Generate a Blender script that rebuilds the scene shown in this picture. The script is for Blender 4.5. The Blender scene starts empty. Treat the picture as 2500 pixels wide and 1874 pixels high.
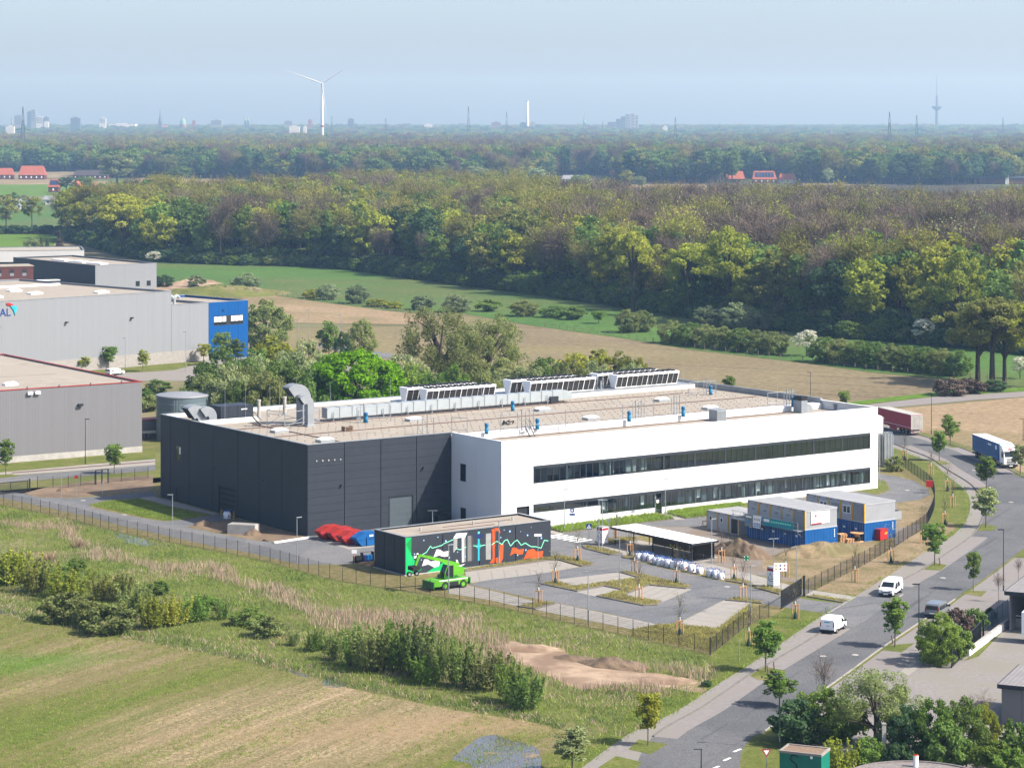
import bpy, bmesh, math, random
import numpy as np
from mathutils import Vector, Matrix
random.seed(7); RNG = np.random.default_rng(7)
SC = bpy.context.scene
COL = SC.collection
R = math.radians
# ------------------------------------------------------------------ camera, sky, sun, exposure
FPX, HC, YH, CX = 6000.0, 59.0, 303.0, 1250.0        # focal length (px of a 2500 px wide frame), eye height, horizon row
cam = bpy.data.cameras.new('camera'); camo = bpy.data.objects.new('camera', cam); COL.objects.link(camo)
camo.location = (0, 0, HC); camo.rotation_euler = (R(90), 0, 0)
cam.sensor_width = 36; cam.lens = FPX / 2500 * 36; cam.shift_y = -(937 - YH) / 2500
cam.clip_start = 1; cam.clip_end = 60000
SC.camera = camo
SUN_EL, SUN_PHI = R(44), R(20)
SUNV = Vector((math.cos(SUN_PHI) * math.cos(SUN_EL), -math.sin(SUN_PHI) * math.cos(SUN_EL), math.sin(SUN_EL)))
W = bpy.data.worlds.new('World'); SC.world = W; W.use_nodes = True
nt = W.node_tree; bg = nt.nodes['Background']
sky = nt.nodes.new('ShaderNodeTexSky'); sky.sky_type = 'NISHITA'; sky.sun_disc = False
sky.sun_elevation = SUN_EL; sky.sun_rotation = math.atan2(SUNV.x, SUNV.y)
sky.altitude = 60; sky.air_density = 0.7; sky.dust_density = 2.7; sky.ozone_density = 2.0
nt.links.new(sky.outputs[0], bg.inputs[0]); bg.inputs[1].default_value = 0.105
sl = bpy.data.lights.new('sun', 'SUN'); sl.energy = 3.8; sl.angle = R(0.53); sl.color = (1.0, 0.95, 0.87)
slo = bpy.data.objects.new('sun', sl); COL.objects.link(slo); slo.rotation_euler = SUNV.to_track_quat('Z', 'Y').to_euler(); slo.location = (300, 0, 400)
vs = SC.view_settings; vs.view_transform = 'Standard'; vs.look = 'None'; vs.exposure = 1.35; vs.gamma = 1
cy = SC.cycles if hasattr(SC, 'cycles') else None
SC.render.engine = 'CYCLES'
SC.cycles.use_denoising = True; SC.cycles.max_bounces = 6; SC.cycles.diffuse_bounces = 2; SC.cycles.glossy_bounces = 3
SC.cycles.transparent_max_bounces = 8; SC.cycles.transmission_bounces = 4; SC.cycles.volume_bounces = 0
SC.cycles.sample_clamp_indirect = 4

# ------------------------------------------------------------------ geometry of the view (pixel -> ground)
CR = {'f': (0, 0, .8848), 'a': (0, 580, 3.4547), 'b': (0, 960, 3.4547), 'c': (600, 900, 3.4547), 'd': (1200, 860, 3.4547),
      'e': (1700, 860, 3.4547), 'h': (1860, 860, 3.4547), 'i': (1200, 1180, 3.4547), 'j': (1700, 1180, 3.4547),
      'k': (1860, 1394, 3.4547), 'l': (1220, 1394, 3.4547), 'm': (0, 1200, 3.4547), 'n': (500, 1300, 2.765),
      'o': (0, 220, 3.4547), 'p': (600, 120, 3.4547), 'q': (1200, 220, 3.4547), 'r': (1860, 180, 3.4547),
      's': (960, 880, 2.989), 't': (1400, 880, 2.989), 'u': (420, 900, 3.456), 'v': (900, 1240, 4.608),
      'w': (1700, 1190, 4.254), 'x': (2000, 940, 4.424), 'y': (500, 640, 2.765), 'z': (1700, 600, 2.765),
      'A': (1000, 1280, 9.755), 'B': (760, 1260, 9.2125), 'C': (2280, 1080, 10.05), 'D': (2300, 1320, 5.92),
      'E': (1980, 1380, 6.144), 'F': (1480, 1270, 6.9125), 'G': (1840, 1340, 11.84), 'H': (1860, 1700, 3.456)}
def px(c, x, y):
    a = CR[c]; return a[0] + x / a[2], a[1] + y / a[2]
def W3(x, y, z=0.0):                      # photo pixel, known height -> world point
    Y = FPX * (HC - z) / (y - YH); return Vector(((x - CX) * Y / FPX, Y, z))
def G(c, x, y, z=0.0): return W3(*px(c, x, y), z)
def atY(x, y, Y): return Vector(((x - CX) * Y / FPX, Y, HC - (y - YH) * Y / FPX))   # pixel at a known depth
def hgt(yb, yt): return HC * (yb - yt) / (yb - YH)
def gp(c, pts): return [tuple(G(c, x, y)[:2]) for x, y in pts]
def pp(pts): return [tuple(W3(x, y)[:2]) for x, y in pts]
def mixp(*items):                         # ('i',x,y) triples or (x,y) world pairs
    out = []
    for it in items: out.append(tuple(G(*it)[:2]) if isinstance(it[0], str) else tuple(it))
    return out
TH = R(35.25); U = Vector((math.cos(TH), math.sin(TH), 0)); V = Vector((-math.sin(TH), math.cos(TH), 0))
C1 = Vector((-29.28, 351.7, 0))
def B2W(u, v, z=0): return C1 + U * u + V * v + Vector((0, 0, z))
def on_wall(P0, ang, c, x, y):            # pixel -> (along, height) on a vertical wall through P0
    X, Yp = px(c, x, y); d = Vector(((X - CX) / FPX, 1, -(Yp - YH) / FPX)); u = Vector((math.cos(ang), math.sin(ang), 0)); n = Vector((-u.y, u.x, 0))
    t = P0.dot(n) / d.dot(n); P = Vector((0, 0, HC)) + d * t
    return (P - P0).dot(u), P.z
def S(r, g, b): return tuple((c / 255 / 12.92 if c / 255 <= .04045 else ((c / 255 + .055) / 1.055) ** 2.4) for c in (r, g, b))

# ------------------------------------------------------------------ materials
MATS = {}
KEEP = 'white_paint white_wall linepaint car_white bag_white m_white m_mint far_white room_wall bark_white lamp_glass concrete office_grey office_light'.split()
def nodes(name):
    m = bpy.data.materials.new(name); m.use_nodes = True; t = m.node_tree; b = t.nodes['Principled BSDF']; MATS[name] = m
    return m, t, b
def ramp(t, fac, stops):
    r = t.nodes.new('ShaderNodeValToRGB'); e = r.color_ramp.elements
    e[0].position, e[0].color = stops[0][0], (*stops[0][1], 1); e[1].position, e[1].color = stops[-1][0], (*stops[-1][1], 1)
    for p, c in stops[1:-1]:
        n = e.new(p); n.color = (*c, 1)
    t.links.new(fac, r.inputs[0]); return r.outputs[0]
def noise(t, scale, detail=4, rough=.6, co='Object', stretch=None, dist=0):
    n = t.nodes.new('ShaderNodeTexNoise'); n.inputs['Scale'].default_value = scale; n.inputs['Detail'].default_value = detail
    n.inputs['Roughness'].default_value = rough; n.inputs['Distortion'].default_value = dist
    tc = t.nodes.new('ShaderNodeTexCoord'); o = tc.outputs[co]
    if stretch:
        mp = t.nodes.new('ShaderNodeMapping'); mp.inputs['Scale'].default_value = stretch[:3]
        if len(stretch) > 3: mp.vector_type = 'TEXTURE'; mp.inputs['Rotation'].default_value = (0, 0, stretch[3]); mp.inputs['Scale'].default_value = [1 / s for s in stretch[:3]]
        t.links.new(o, mp.inputs[0]); o = mp.outputs[0]
    t.links.new(o, n.inputs['Vector']); return n.outputs['Fac']
def mixc(t, f, a, b, mode='MIX'):
    m = t.nodes.new('ShaderNodeMix'); m.data_type = 'RGBA'; m.blend_type = mode
    for s, v in ((m.inputs[0], f), (m.inputs[6], a), (m.inputs[7], b)):
        if hasattr(v, 'links') or isinstance(v, bpy.types.NodeSocket): t.links.new(v, s)
        elif isinstance(v, (int, float)): s.default_value = v
        else: s.default_value = (*v, 1)
    return m.outputs[2]
def pm(name, c1, c2=None, scale=1.0, rough=.6, metal=0, bump=0, stretch=None, detail=4, c3=None, s2=.05, spec=.3, lo=.35, hi=.65):
    if name in MATS: return MATS[name]
    m, t, b = nodes(name); b.inputs['Roughness'].default_value = rough; b.inputs['Metallic'].default_value = metal
    b.inputs['Specular IOR Level'].default_value = spec
    if c2 is None: c2 = tuple(x * .82 for x in c1)
    if name not in KEEP: c1, c2, c3 = [tuple(x * .62 for x in q) if q else None for q in (c1, c2, c3)]
    f = noise(t, scale, detail, stretch=stretch); c = ramp(t, f, [(lo, c2), (hi, c1)])
    if c3:
        f2 = noise(t, s2, 3); f2 = ramp(t, f2, [(.42, (0, 0, 0)), (.6, (1, 1, 1))]); c = mixc(t, f2, c, c3)
    t.links.new(c, b.inputs['Base Color'])
    if bump:
        bn = t.nodes.new('ShaderNodeBump'); bn.inputs['Strength'].default_value = bump; bn.inputs['Distance'].default_value = .1
        t.links.new(f, bn.inputs['Height']); t.links.new(bn.outputs[0], b.inputs['Normal'])
    return m
def leafmat(name, c1, c2, var=.25, trans=.42, hue=.012):
    m, t, b = nodes(name); out = t.nodes['Material Output']
    c1, c2 = [tuple(x * 1.75 for x in q) for q in (c1, c2)]
    f = noise(t, .55, 2); c = ramp(t, f, [(.35, c2), (.65, c1)])
    oi = t.nodes.new('ShaderNodeObjectInfo'); hs = t.nodes.new('ShaderNodeHueSaturation')
    mr = t.nodes.new('ShaderNodeMapRange'); mr.inputs[3].default_value = 1 - var; mr.inputs[4].default_value = 1 + var; t.links.new(oi.outputs['Random'], mr.inputs[0])
    m2 = t.nodes.new('ShaderNodeMath'); m2.operation = 'MULTIPLY'; m2.inputs[1].default_value = 7.31; t.links.new(oi.outputs['Random'], m2.inputs[0])
    m3 = t.nodes.new('ShaderNodeMath'); m3.operation = 'FRACT'; t.links.new(m2.outputs[0], m3.inputs[0])
    mh = t.nodes.new('ShaderNodeMapRange'); mh.inputs[3].default_value = .5 - hue; mh.inputs[4].default_value = .5 + hue; t.links.new(m3.outputs[0], mh.inputs[0])
    t.links.new(mr.outputs[0], hs.inputs['Value']); t.links.new(mh.outputs[0], hs.inputs['Hue']); t.links.new(c, hs.inputs['Color']); c = hs.outputs[0]
    d = t.nodes.new('ShaderNodeBsdfDiffuse'); tr = t.nodes.new('ShaderNodeBsdfTranslucent'); mx = t.nodes.new('ShaderNodeMixShader')
    t.links.new(c, d.inputs[0]); t.links.new(c, tr.inputs[0]); mx.inputs[0].default_value = trans
    t.links.new(d.outputs[0], mx.inputs[1]); t.links.new(tr.outputs[0], mx.inputs[2]); t.links.new(mx.outputs[0], out.inputs[0])
    return m
def glassmat(name, tint=(.35, .42, .45), refl=.25, rough=.03):
    m, t, b = nodes(name); out = t.nodes['Material Output']
    tr = t.nodes.new('ShaderNodeBsdfTransparent'); tr.inputs[0].default_value = (*tint, 1)
    gl = t.nodes.new('ShaderNodeBsdfGlossy'); gl.inputs['Roughness'].default_value = rough; gl.inputs[0].default_value = (.9, .95, 1, 1)
    lw = t.nodes.new('ShaderNodeLayerWeight'); lw.inputs[0].default_value = .5; fr = t.nodes.new('ShaderNodeMath'); fr.operation = 'POWER'; fr.inputs[1].default_value = 4; t.links.new(lw.outputs['Facing'], fr.inputs[0])
    ad = t.nodes.new('ShaderNodeMath'); ad.operation = 'ADD'; ad.inputs[1].default_value = refl * .3; t.links.new(fr.outputs[0], ad.inputs[0])
    mx = t.nodes.new('ShaderNodeMixShader'); t.links.new(ad.outputs[0], mx.inputs[0]); t.links.new(tr.outputs[0], mx.inputs[1]); t.links.new(gl.outputs[0], mx.inputs[2])
    t.links.new(mx.outputs[0], out.inputs[0]); return m

# ------------------------------------------------------------------ mesh builder
class MB:
    def __init__(s): s.v = []; s.f = []
    def add(s, vs, fs):
        n = len(s.v); s.v += [tuple(v) for v in vs]; s.f += [tuple(i + n for i in f) for f in fs]; return s
    def box(s, x0, x1, y0, y1, z0, z1):
        return s.add([(x0, y0, z0), (x1, y0, z0), (x1, y1, z0), (x0, y1, z0), (x0, y0, z1), (x1, y0, z1), (x1, y1, z1), (x0, y1, z1)],
                     [(0, 3, 2, 1), (4, 5, 6, 7), (0, 1, 5, 4), (1, 2, 6, 5), (2, 3, 7, 6), (3, 0, 4, 7)])
    def obox(s, c, size, rz=0, rx=0, ry=0):
        m = Matrix.Translation(c) @ Matrix.Rotation(rz, 4, 'Z') @ Matrix.Rotation(ry, 4, 'Y') @ Matrix.Rotation(rx, 4, 'X')
        a, b, d = [q / 2 for q in size]; t = MB().box(-a, a, -b, b, -d, d); return s.add([m @ Vector(v) for v in t.v], t.f)
    def cyl(s, p0, p1, r0, r1=None, n=8, caps=True):
        r1 = r0 if r1 is None else r1; p0, p1 = Vector(p0), Vector(p1); d = (p1 - p0).normalized()
        a = d.orthogonal().normalized(); b = d.cross(a); vs = []
        for p, r in ((p0, r0), (p1, r1)):
            for i in range(n):
                t = 2 * math.pi * i / n; vs.append(p + (a * math.cos(t) + b * math.sin(t)) * r)
        fs = [(i, (i + 1) % n, n + (i + 1) % n, n + i) for i in range(n)]
        if caps: fs += [tuple(range(n))[::-1], tuple(range(n, 2 * n))]
        return s.add(vs, fs)
    def tube(s, pts, r, n=6):
        for a, b in zip(pts[:-1], pts[1:]): s.cyl(a, b, r, r, n)
        return s
    def prism(s, pts, z0, z1):
        n = len(pts); A = sum(pts[i][0] * pts[(i + 1) % n][1] - pts[(i + 1) % n][0] * pts[i][1] for i in range(n))
        if A < 0: pts = pts[::-1]
        return s.add([(x, y, z0) for x, y in pts] + [(x, y, z1) for x, y in pts],
                     [tuple(range(n))[::-1], tuple(range(n, 2 * n))] + [(i, (i + 1) % n, n + (i + 1) % n, n + i) for i in range(n)])
    def face(s, pts): return s.add(pts, [tuple(range(len(pts)))])
    def slab(s, pts, off):                 # planar polygon given thickness along a vector
        n = len(pts); off = Vector(off); return s.add([Vector(p) for p in pts] + [Vector(p) + off for p in pts],
            [tuple(range(n)), tuple(range(n, 2 * n))[::-1]] + [(i, n + i, n + (i + 1) % n, (i + 1) % n) for i in range(n)])
    def lathe(s, prof, n=16, c=(0, 0)):
        k = len(prof); vs = []
        for i in range(n):
            t = 2 * math.pi * i / n
            for r, z in prof: vs.append((c[0] + r * math.cos(t), c[1] + r * math.sin(t), z))
        fs = []
        for i in range(n):
            j = (i + 1) % n
            for q in range(k - 1): fs.append((i * k + q, j * k + q, j * k + q + 1, i * k + q + 1))
        return s.add(vs, fs)
    def mesh(s, name, mat, smooth=False):
        m = bpy.data.meshes.new(name); m.from_pydata(s.v, [], s.f); m.materials.append(mat if not isinstance(mat, str) else MATS[mat])
        bm = bmesh.new(); bm.from_mesh(m); bmesh.ops.recalc_face_normals(bm, faces=bm.faces); bm.to_mesh(m); bm.free()
        if smooth: m.polygons.foreach_set('use_smooth', [True] * len(m.polygons))
        m.update(); return m
    def build(s, name, mat, parent=None, smooth=False, loc=None, rz=0):
        return obj(name, s.mesh(name, mat, smooth), parent, loc, rz)
def obj(name, mesh, parent=None, loc=None, rz=0, sc=None):
    o = bpy.data.objects.new(name, mesh); COL.objects.link(o); o.parent = parent
    if loc is not None: o.location = loc
    if rz: o.rotation_euler = (0, 0, rz)
    if sc is not None: o.scale = sc if not isinstance(sc, (int, float)) else (sc, sc, sc)
    return o
def tag(o, label=None, cat=None, group=None, kind=None):
    if label: o['label'] = label
    if cat: o['category'] = cat
    if group: o['group'] = group
    if kind: o['kind'] = kind
    return o
def thing(name, label, cat, loc=(0, 0, 0), rz=0, group=None, sc=None): return tag(obj(name, None, None, loc, rz, sc), label, cat, group)
def copy_tree(o, loc=None, rz=None, label=None, parent=None, sc=None):
    c = o.copy(); COL.objects.link(c); c.parent = parent
    if loc is not None: c.location = loc
    if rz is not None: c.rotation_euler = (0, 0, rz)
    if sc is not None: c.scale = sc if not isinstance(sc, (int, float)) else (sc, sc, sc)
    if label: c['label'] = label
    for ch in list(o.children): copy_tree(ch, parent=c)
    return c
def struct(o): o['kind'] = 'structure'; return o
def sheet(name, pts, mat, z, smooth=0, parent=None):
    if smooth: pts = cr(pts, smooth)
    m = MB().face([(x, y, z) for x, y in pts]); o = m.build(name, mat, parent)
    if o.data.polygons and o.data.polygons[0].normal.z < 0: o.data.flip_normals()
    return struct(o) if parent is None else o
def cr(pts, k=4, closed=True):             # Catmull-Rom smoothing
    out = []; n = len(pts)
    for i in range(n if closed else n - 1):
        g = (lambda q: pts[q % n]) if closed else (lambda q: pts[min(max(q, 0), n - 1)])
        p0, p1, p2, p3 = [Vector(g(i + d)) for d in (-1, 0, 1, 2)]
        for j in range(k):
            t = j / k; out.append(tuple(.5 * (2 * p1 + (p2 - p0) * t + (2 * p0 - 5 * p1 + 4 * p2 - p3) * t * t + (3 * p1 - p0 - 3 * p2 + p3) * t ** 3)))
    if not closed: out.append(tuple(pts[-1]))
    return out
def offset(pts, d, closed=False):
    n = len(pts); out = []
    for i in range(n):
        a = Vector(pts[(i - 1) % n] if closed or i > 0 else pts[0]); b = Vector(pts[(i + 1) % n] if closed or i < n - 1 else pts[-1])
        t = (b - a).normalized(); out.append((pts[i][0] - t.y * d, pts[i][1] + t.x * d))
    return out
def ccw(pts):
    n = len(pts); A = sum(pts[i][0] * pts[(i + 1) % n][1] - pts[(i + 1) % n][0] * pts[i][1] for i in range(n)); return pts if A > 0 else pts[::-1]
def inset(pts, d):
    pts = ccw(pts); n = len(pts); out = []
    for i in range(n):
        p, a, b = Vector(pts[i]), Vector(pts[i - 1]), Vector(pts[(i + 1) % n])
        e1, e2 = (p - a).normalized(), (b - p).normalized(); n1, n2 = Vector((-e1.y, e1.x)), Vector((-e2.y, e2.x))
        k = max(.35, 1 + n1.dot(n2)); q = p + (n1 + n2) * (d / k); out.append((q.x, q.y))
    return out
def text_mesh(body, size):
    cu = bpy.data.curves.new('txt', 'FONT'); cu.body = body; cu.size = size; cu.resolution_u = 3
    o = bpy.data.objects.new('txt', cu); COL.objects.link(o); bpy.context.view_layer.update()
    me = bpy.data.meshes.new_from_object(o.evaluated_get(bpy.context.evaluated_depsgraph_get()))
    bpy.data.objects.remove(o); bpy.data.curves.remove(cu); return me
def np_mesh(name, verts, nv, mats, mi=None):   # faces of nv verts each, laid out consecutively
    n = len(verts); me = bpy.data.meshes.new(name); me.vertices.add(n); me.vertices.foreach_set('co', np.ascontiguousarray(verts, dtype=np.float32).ravel())
    nf = n // nv; me.loops.add(n); me.loops.foreach_set('vertex_index', np.arange(n, dtype=np.int32)); me.polygons.add(nf)
    me.polygons.foreach_set('loop_start', np.arange(0, n, nv, dtype=np.int32))
    for m in mats: me.materials.append(MATS[m] if isinstance(m, str) else m)
    if mi is not None: me.polygons.foreach_set('material_index', np.asarray(mi, dtype=np.int32))
    me.update(calc_edges=True); return me
# ------------------------------------------------------------------ palette
pm('asphalt_pale', (.31, .285, .27), (.25, .23, .22), 1.3, .9, c3=(.28, .25, .23), s2=.12)
pm('paving', (.41, .38, .34), (.34, .315, .28), .9, .9, c3=(.37, .34, .30), s2=.1)
pm('paving_grey', (.33, .30, .28), (.25, .23, .215), 2.2, .9, c3=(.28, .26, .22), s2=.2)
pm('concrete', (.36, .345, .32), (.28, .27, .25), .8, .9)
pm('kerbstone', (.24, .22, .205), (.17, .16, .15), 1.4, .9)
pm('kerb_pale', (.44, .41, .38), (.36, .34, .31), 1.4, .9)
pm('linepaint', (.80, .79, .76), (.62, .61, .58), 3, .7)
pm('soil', (.22, .155, .105), (.15, .105, .07), .8, .95, bump=.5, c3=(.27, .19, .12), s2=.15)
pm('sand', (.52, .39, .27), (.36, .25, .165), .5, .95, bump=.4, c3=(.27, .18, .12), s2=.16)
pm('gravelly', (.30, .265, .235), (.21, .185, .165), 1.1, .95, bump=.3, c3=(.24, .19, .145), s2=.2)
pm('white_paint', (.82, .82, .81), (.77, .77, .77), .4, .45)
pm('white_wall', (.66, .665, .67), (.60, .605, .61), .12, .5, stretch=(1, 1, .25))
pm('dark_clad', (.044, .053, .069), (.038, .046, .06), .5, .5, spec=.22)
pm('dark_joint', (.012, .014, .018), None, 1, .6)
pm('grey_clad', (.245, .245, .258), (.228, .228, .24), .3, .5, stretch=(3, 3, .02))
pm('light_clad', (.325, .34, .365), (.30, .315, .34), .3, .5, stretch=(3, 3, .02))
pm('blue_clad', (.003, .10, .35), (.0025, .09, .32), .4, .6, spec=.1)
pm('roof_felt', (.45, .395, .325), (.37, .32, .26), .35, .9, c3=(.41, .36, .295), s2=.06)
pm('rust_strip', (.17, .09, .07), (.12, .06, .05), 1, .8)
pm('galv', (.60, .64, .67), (.50, .54, .57), .8, .38, metal=.55)
pm('galv_dull', (.42, .45, .48), (.35, .38, .41), .8, .5, metal=.3)
pm('silver', (.60, .66, .69), (.50, .56, .59), .6, .4, metal=.35)
pm('coil', (.055, .05, .048), (.04, .037, .036), 4, .6)
pm('black', (.018, .019, .021), None, 1, .6)
pm('frame_dark', (.045, .055, .066), (.04, .048, .06), 1, .4)
pm('anthracite', (.032, .036, .042), None, 1, .5)
pm('blind', (.055, .075, .08), (.045, .062, .067), 1, .5)
pm('room_wall', (.55, .56, .55), None, .5, .8)
pm('room_floor', (.22, .22, .22), None, .5, .7)
pm('red_paint', (.50, .035, .022), (.40, .025, .018), .9, .5)
pm('red_dark', (.62, .045, .095), (.56, .04, .085), .9, .5)
pm('red_bright', (.62, .03, .03), None, 1, .4)
pm('blue_paint', (.008, .145, .43), (.007, .12, .37), .9, .45)
pm('blue_box', (.006, .14, .46), (.005, .115, .38), .8, .5)
pm('vent_blue', (.01, .27, .52), None, 1, .4)
pm('office_grey', (.36, .375, .40), (.32, .335, .36), .5, .5)
pm('office_light', (.25, .26, .275), (.22, .23, .245), .5, .5)
pm('yellow', (.95, .56, .02), None, 1, .5)
pm('wood', (.80, .47, .24), (.66, .37, .18), 3, .8)
pm('wood_old', (.33, .23, .16), (.24, .16, .11), 3, .85)
pm('bark', (.10, .08, .062), (.065, .052, .042), 3, .95)
pm('bark_pale', (.20, .165, .13), (.14, .115, .09), 3, .95)
pm('bark_white', (.7, .68, .64), None, 3, .8)
pm('plastic_green', (.012, .05, .035), None, 2, .7)
pm('lime', (.15, .52, .02), (.13, .46, .018), 1, .4)
pm('lime_dark', (.02, .22, .03), None, 1, .4)
pm('tyre', (.035, .034, .034), None, 2, .85)
pm('rim', (.45, .45, .44), None, 2, .4, metal=.4)
pm('car_white', (.80, .81, .82), (.78, .79, .80), .6, .22, spec=.5)
pm('car_silver', (.42, .45, .49), None, .6, .25, metal=.5)
pm('car_glass', (.02, .03, .035), None, 1, .08, spec=.6)
pm('lamp_glass', (.7, .7, .68), None, 1, .2)
pm('tail_red', (.45, .015, .012), None, 1, .3)
pm('teal', (.01, .38, .45), (.008, .34, .41), .8, .5)
pm('teal_box', (.006, .24, .17), (.005, .20, .14), .8, .5)
pm('brick', (.16, .055, .048), (.11, .04, .036), 3, .85)
pm('tile_red', (.46, .135, .075), (.36, .10, .06), .6, .8)
pm('tile_dark', (.075, .06, .06), None, .6, .8)
pm('solar', (.03, .055, .13), None, .6, .2)
pm('far_grey', (.33, .34, .36), (.28, .29, .31), .05, .8)
pm('far_white', (.50, .50, .49), (.42, .42, .42), .05, .8)
pm('far_dark', (.12, .14, .17), None, .05, .8)
pm('far_red', (.36, .13, .10), None, .05, .8)
pm('copper_green', (.25, .45, .36), None, .05, .8)
pm('bag_white', (.78, .78, .80), (.64, .65, .70), 2.5, .7)
pm('bag_blue', (.08, .19, .55), None, 2, .7)
pm('bag_print', (.38, .10, .10), None, 2, .7)
pm('pipe_orange', (.6, .1, .02), None, 1, .6)
pm('m_green', (.0, .62, .17), None, 1, .6); pm('m_green2', (.0, .38, .07), None, 1, .6); pm('m_mint', (.22, .78, .50), None, 1, .6)
pm('m_white', (.72, .72, .72), (.62, .62, .63), 1, .6); pm('m_grey', (.24, .24, .24), None, 1, .6); pm('m_greyd', (.07, .07, .07), None, 1, .6)
pm('m_grey2', (.40, .41, .40), None, 1, .6); pm('m_cyan', (.02, .55, .72), None, 1, .6); pm('m_orange', (.80, .13, .02), (.70, .10, .015), 1, .6)
pm('m_blue', (.12, .36, .72), None, 1, .6); pm('m_dblue', (.015, .03, .16), None, 1, .6); pm('m_halo', (.02, .34, .32), None, 1, .6)
pm('sign_blue', (.01, .07, .33), None, 1, .4); pm('sign_green', (.0, .24, .10), None, 1, .4)
pm('print_red', (.55, .03, .06), None, 1, .5); pm('print_dark', (.05, .06, .07), None, 1, .5); pm('print_grey', (.42, .44, .46), None, 1, .5)
pm('dry_straw', (.50, .38, .24), (.38, .28, .17), 1, .95)
glassmat('glass', (.84, .90, .90), .3); glassmat('glass_dark', (.55, .62, .66), .4); glassmat('screen', (.20, .20, .22), .1)
leafmat('leaf_green', (.098, .145, .036), (.06, .094, .023)); leafmat('leaf_fresh', (.104, .155, .031), (.066, .106, .02)); leafmat('leaf_bright', (.10, .20, .008), (.06, .13, .005), var=.05)
leafmat('leaf_yellow', (.185, .20, .03), (.12, .135, .02)); leafmat('leaf_olive', (.135, .142, .036), (.09, .098, .026)); leafmat('leaf_dark', (.052, .088, .038), (.034, .06, .026))
leafmat('leaf_grey', (.15, .18, .095), (.095, .12, .06)); leafmat('leaf_willow', (.138, .16, .055), (.092, .11, .037)); leafmat('leaf_pale', (.185, .21, .095), (.12, .145, .062))
leafmat('twig', (.088, .068, .052), (.06, .046, .036), trans=.1); leafmat('twig_dark', (.06, .046, .038), (.042, .033, .028), trans=.1); leafmat('twig_yellow', (.125, .11, .038), (.085, .074, .028), trans=.15)
leafmat('blossom', (.42, .42, .35), (.28, .28, .22), var=.05, hue=.0); leafmat('leaf_bronze', (.19, .15, .045), (.13, .10, .03))
leafmat('conifer_dark', (.055, .043, .035), (.035, .03, .025), trans=.1)
leafmat('grass', (.14, .185, .038), (.095, .13, .026), var=0, hue=0); leafmat('grass_dark', (.085, .125, .035), (.06, .09, .026), var=0, hue=0)
leafmat('reed', (.255, .19, .15), (.18, .13, .10), var=0, trans=.2, hue=0); leafmat('plant_low', (.21, .20, .06), (.14, .125, .05), var=0, hue=0); leafmat('bulb_green', (.15, .21, .035), (.11, .15, .03), var=0, hue=0)
def ground_mat(name, stops, scale, stops2=None, s2=.02, streak=None, bump=.3, det=8, fine=3.0):
    m, t, b = nodes(name); b.inputs['Roughness'].default_value = .95; b.inputs['Specular IOR Level'].default_value = .1
    f = noise(t, scale, det, .65); c = ramp(t, f, stops)
    if stops2:
        c2 = ramp(t, noise(t, scale * 1.7, det, .7), stops2); k = ramp(t, noise(t, s2, 5, .6, dist=.6), [(.44, (0, 0, 0)), (.56, (1, 1, 1))]); c = mixc(t, k, c, c2)
    if streak:
        sc, rot, col, lo = streak; k = ramp(t, noise(t, sc, 5, .6, stretch=(.05, 1, 1, rot)), [(lo, (0, 0, 0)), (lo + .12, (1, 1, 1))]); c = mixc(t, k, c, col)
    fn = noise(t, fine, 3, .7); k = ramp(t, fn, [(.3, (.62, .62, .62)), (.7, (1.25, 1.25, 1.25))]); c = mixc(t, 1.0, c, k, 'MULTIPLY')
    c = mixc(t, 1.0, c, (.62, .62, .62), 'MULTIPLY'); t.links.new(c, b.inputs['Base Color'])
    if bump:
        bn = t.nodes.new('ShaderNodeBump'); bn.inputs['Strength'].default_value = bump; bn.inputs['Distance'].default_value = .15; t.links.new(fn, bn.inputs['Height']); t.links.new(bn.outputs[0], b.inputs['Normal'])
    return m, t, b, c
ground_mat('rough_ground', [(.3, (.10, .125, .038)), (.5, (.19, .19, .065)), (.7, (.31, .25, .15))], .12, [(.3, (.13, .165, .04)), (.7, (.22, .22, .07))], .03)
ground_mat('meadow', [(.3, (.075, .165, .04)), (.7, (.115, .21, .045))], .02, [(.3, (.10, .16, .045)), (.7, (.16, .19, .065))], .008, fine=.5)
ground_mat('meadow_bright', [(.3, (.10, .20, .022)), (.7, (.15, .25, .03))], .03, fine=.4)
ground_mat('lawn', [(.3, (.11, .15, .03)), (.55, (.17, .19, .045)), (.75, (.30, .245, .13))], .25, fine=2.5)
ground_mat('dry_lawn', [(.3, (.15, .15, .055)), (.5, (.30, .23, .13)), (.7, (.40, .30, .19))], .2, fine=2.2)
ground_mat('planted', [(.3, (.15, .145, .045)), (.5, (.24, .205, .085)), (.7, (.36, .275, .16))], .9, fine=3)
ground_mat('brown_field', [(.3, (.215, .17, .10)), (.7, (.295, .24, .145))], .02, [(.3, (.25, .215, .105)), (.7, (.30, .25, .13))], .006, streak=(.25, R(150), (.15, .10, .07), .58), fine=.6)
ground_mat('tan_field', [(.3, (.34, .25, .15)), (.7, (.42, .31, .19))], .04, [(.3, (.24, .20, .10)), (.7, (.33, .25, .14))], .015, streak=(.3, R(150), (.20, .14, .09), .62), fine=.7)
ground_mat('far_land', [(.3, (.09, .14, .05)), (.7, (.16, .18, .07))], .004, [(.3, (.22, .19, .10)), (.7, (.33, .26, .16))], .0014, fine=.02, bump=0)
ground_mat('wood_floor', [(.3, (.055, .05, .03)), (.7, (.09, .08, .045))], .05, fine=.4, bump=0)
ground_mat('asphalt', [(.3, (.165, .17, .18)), (.7, (.215, .22, .23))], .25, [(.3, (.21, .21, .215)), (.7, (.255, .25, .25))], .06, streak=(.9, TH, (.15, .153, .16), .57), fine=5, bump=.05)
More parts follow.
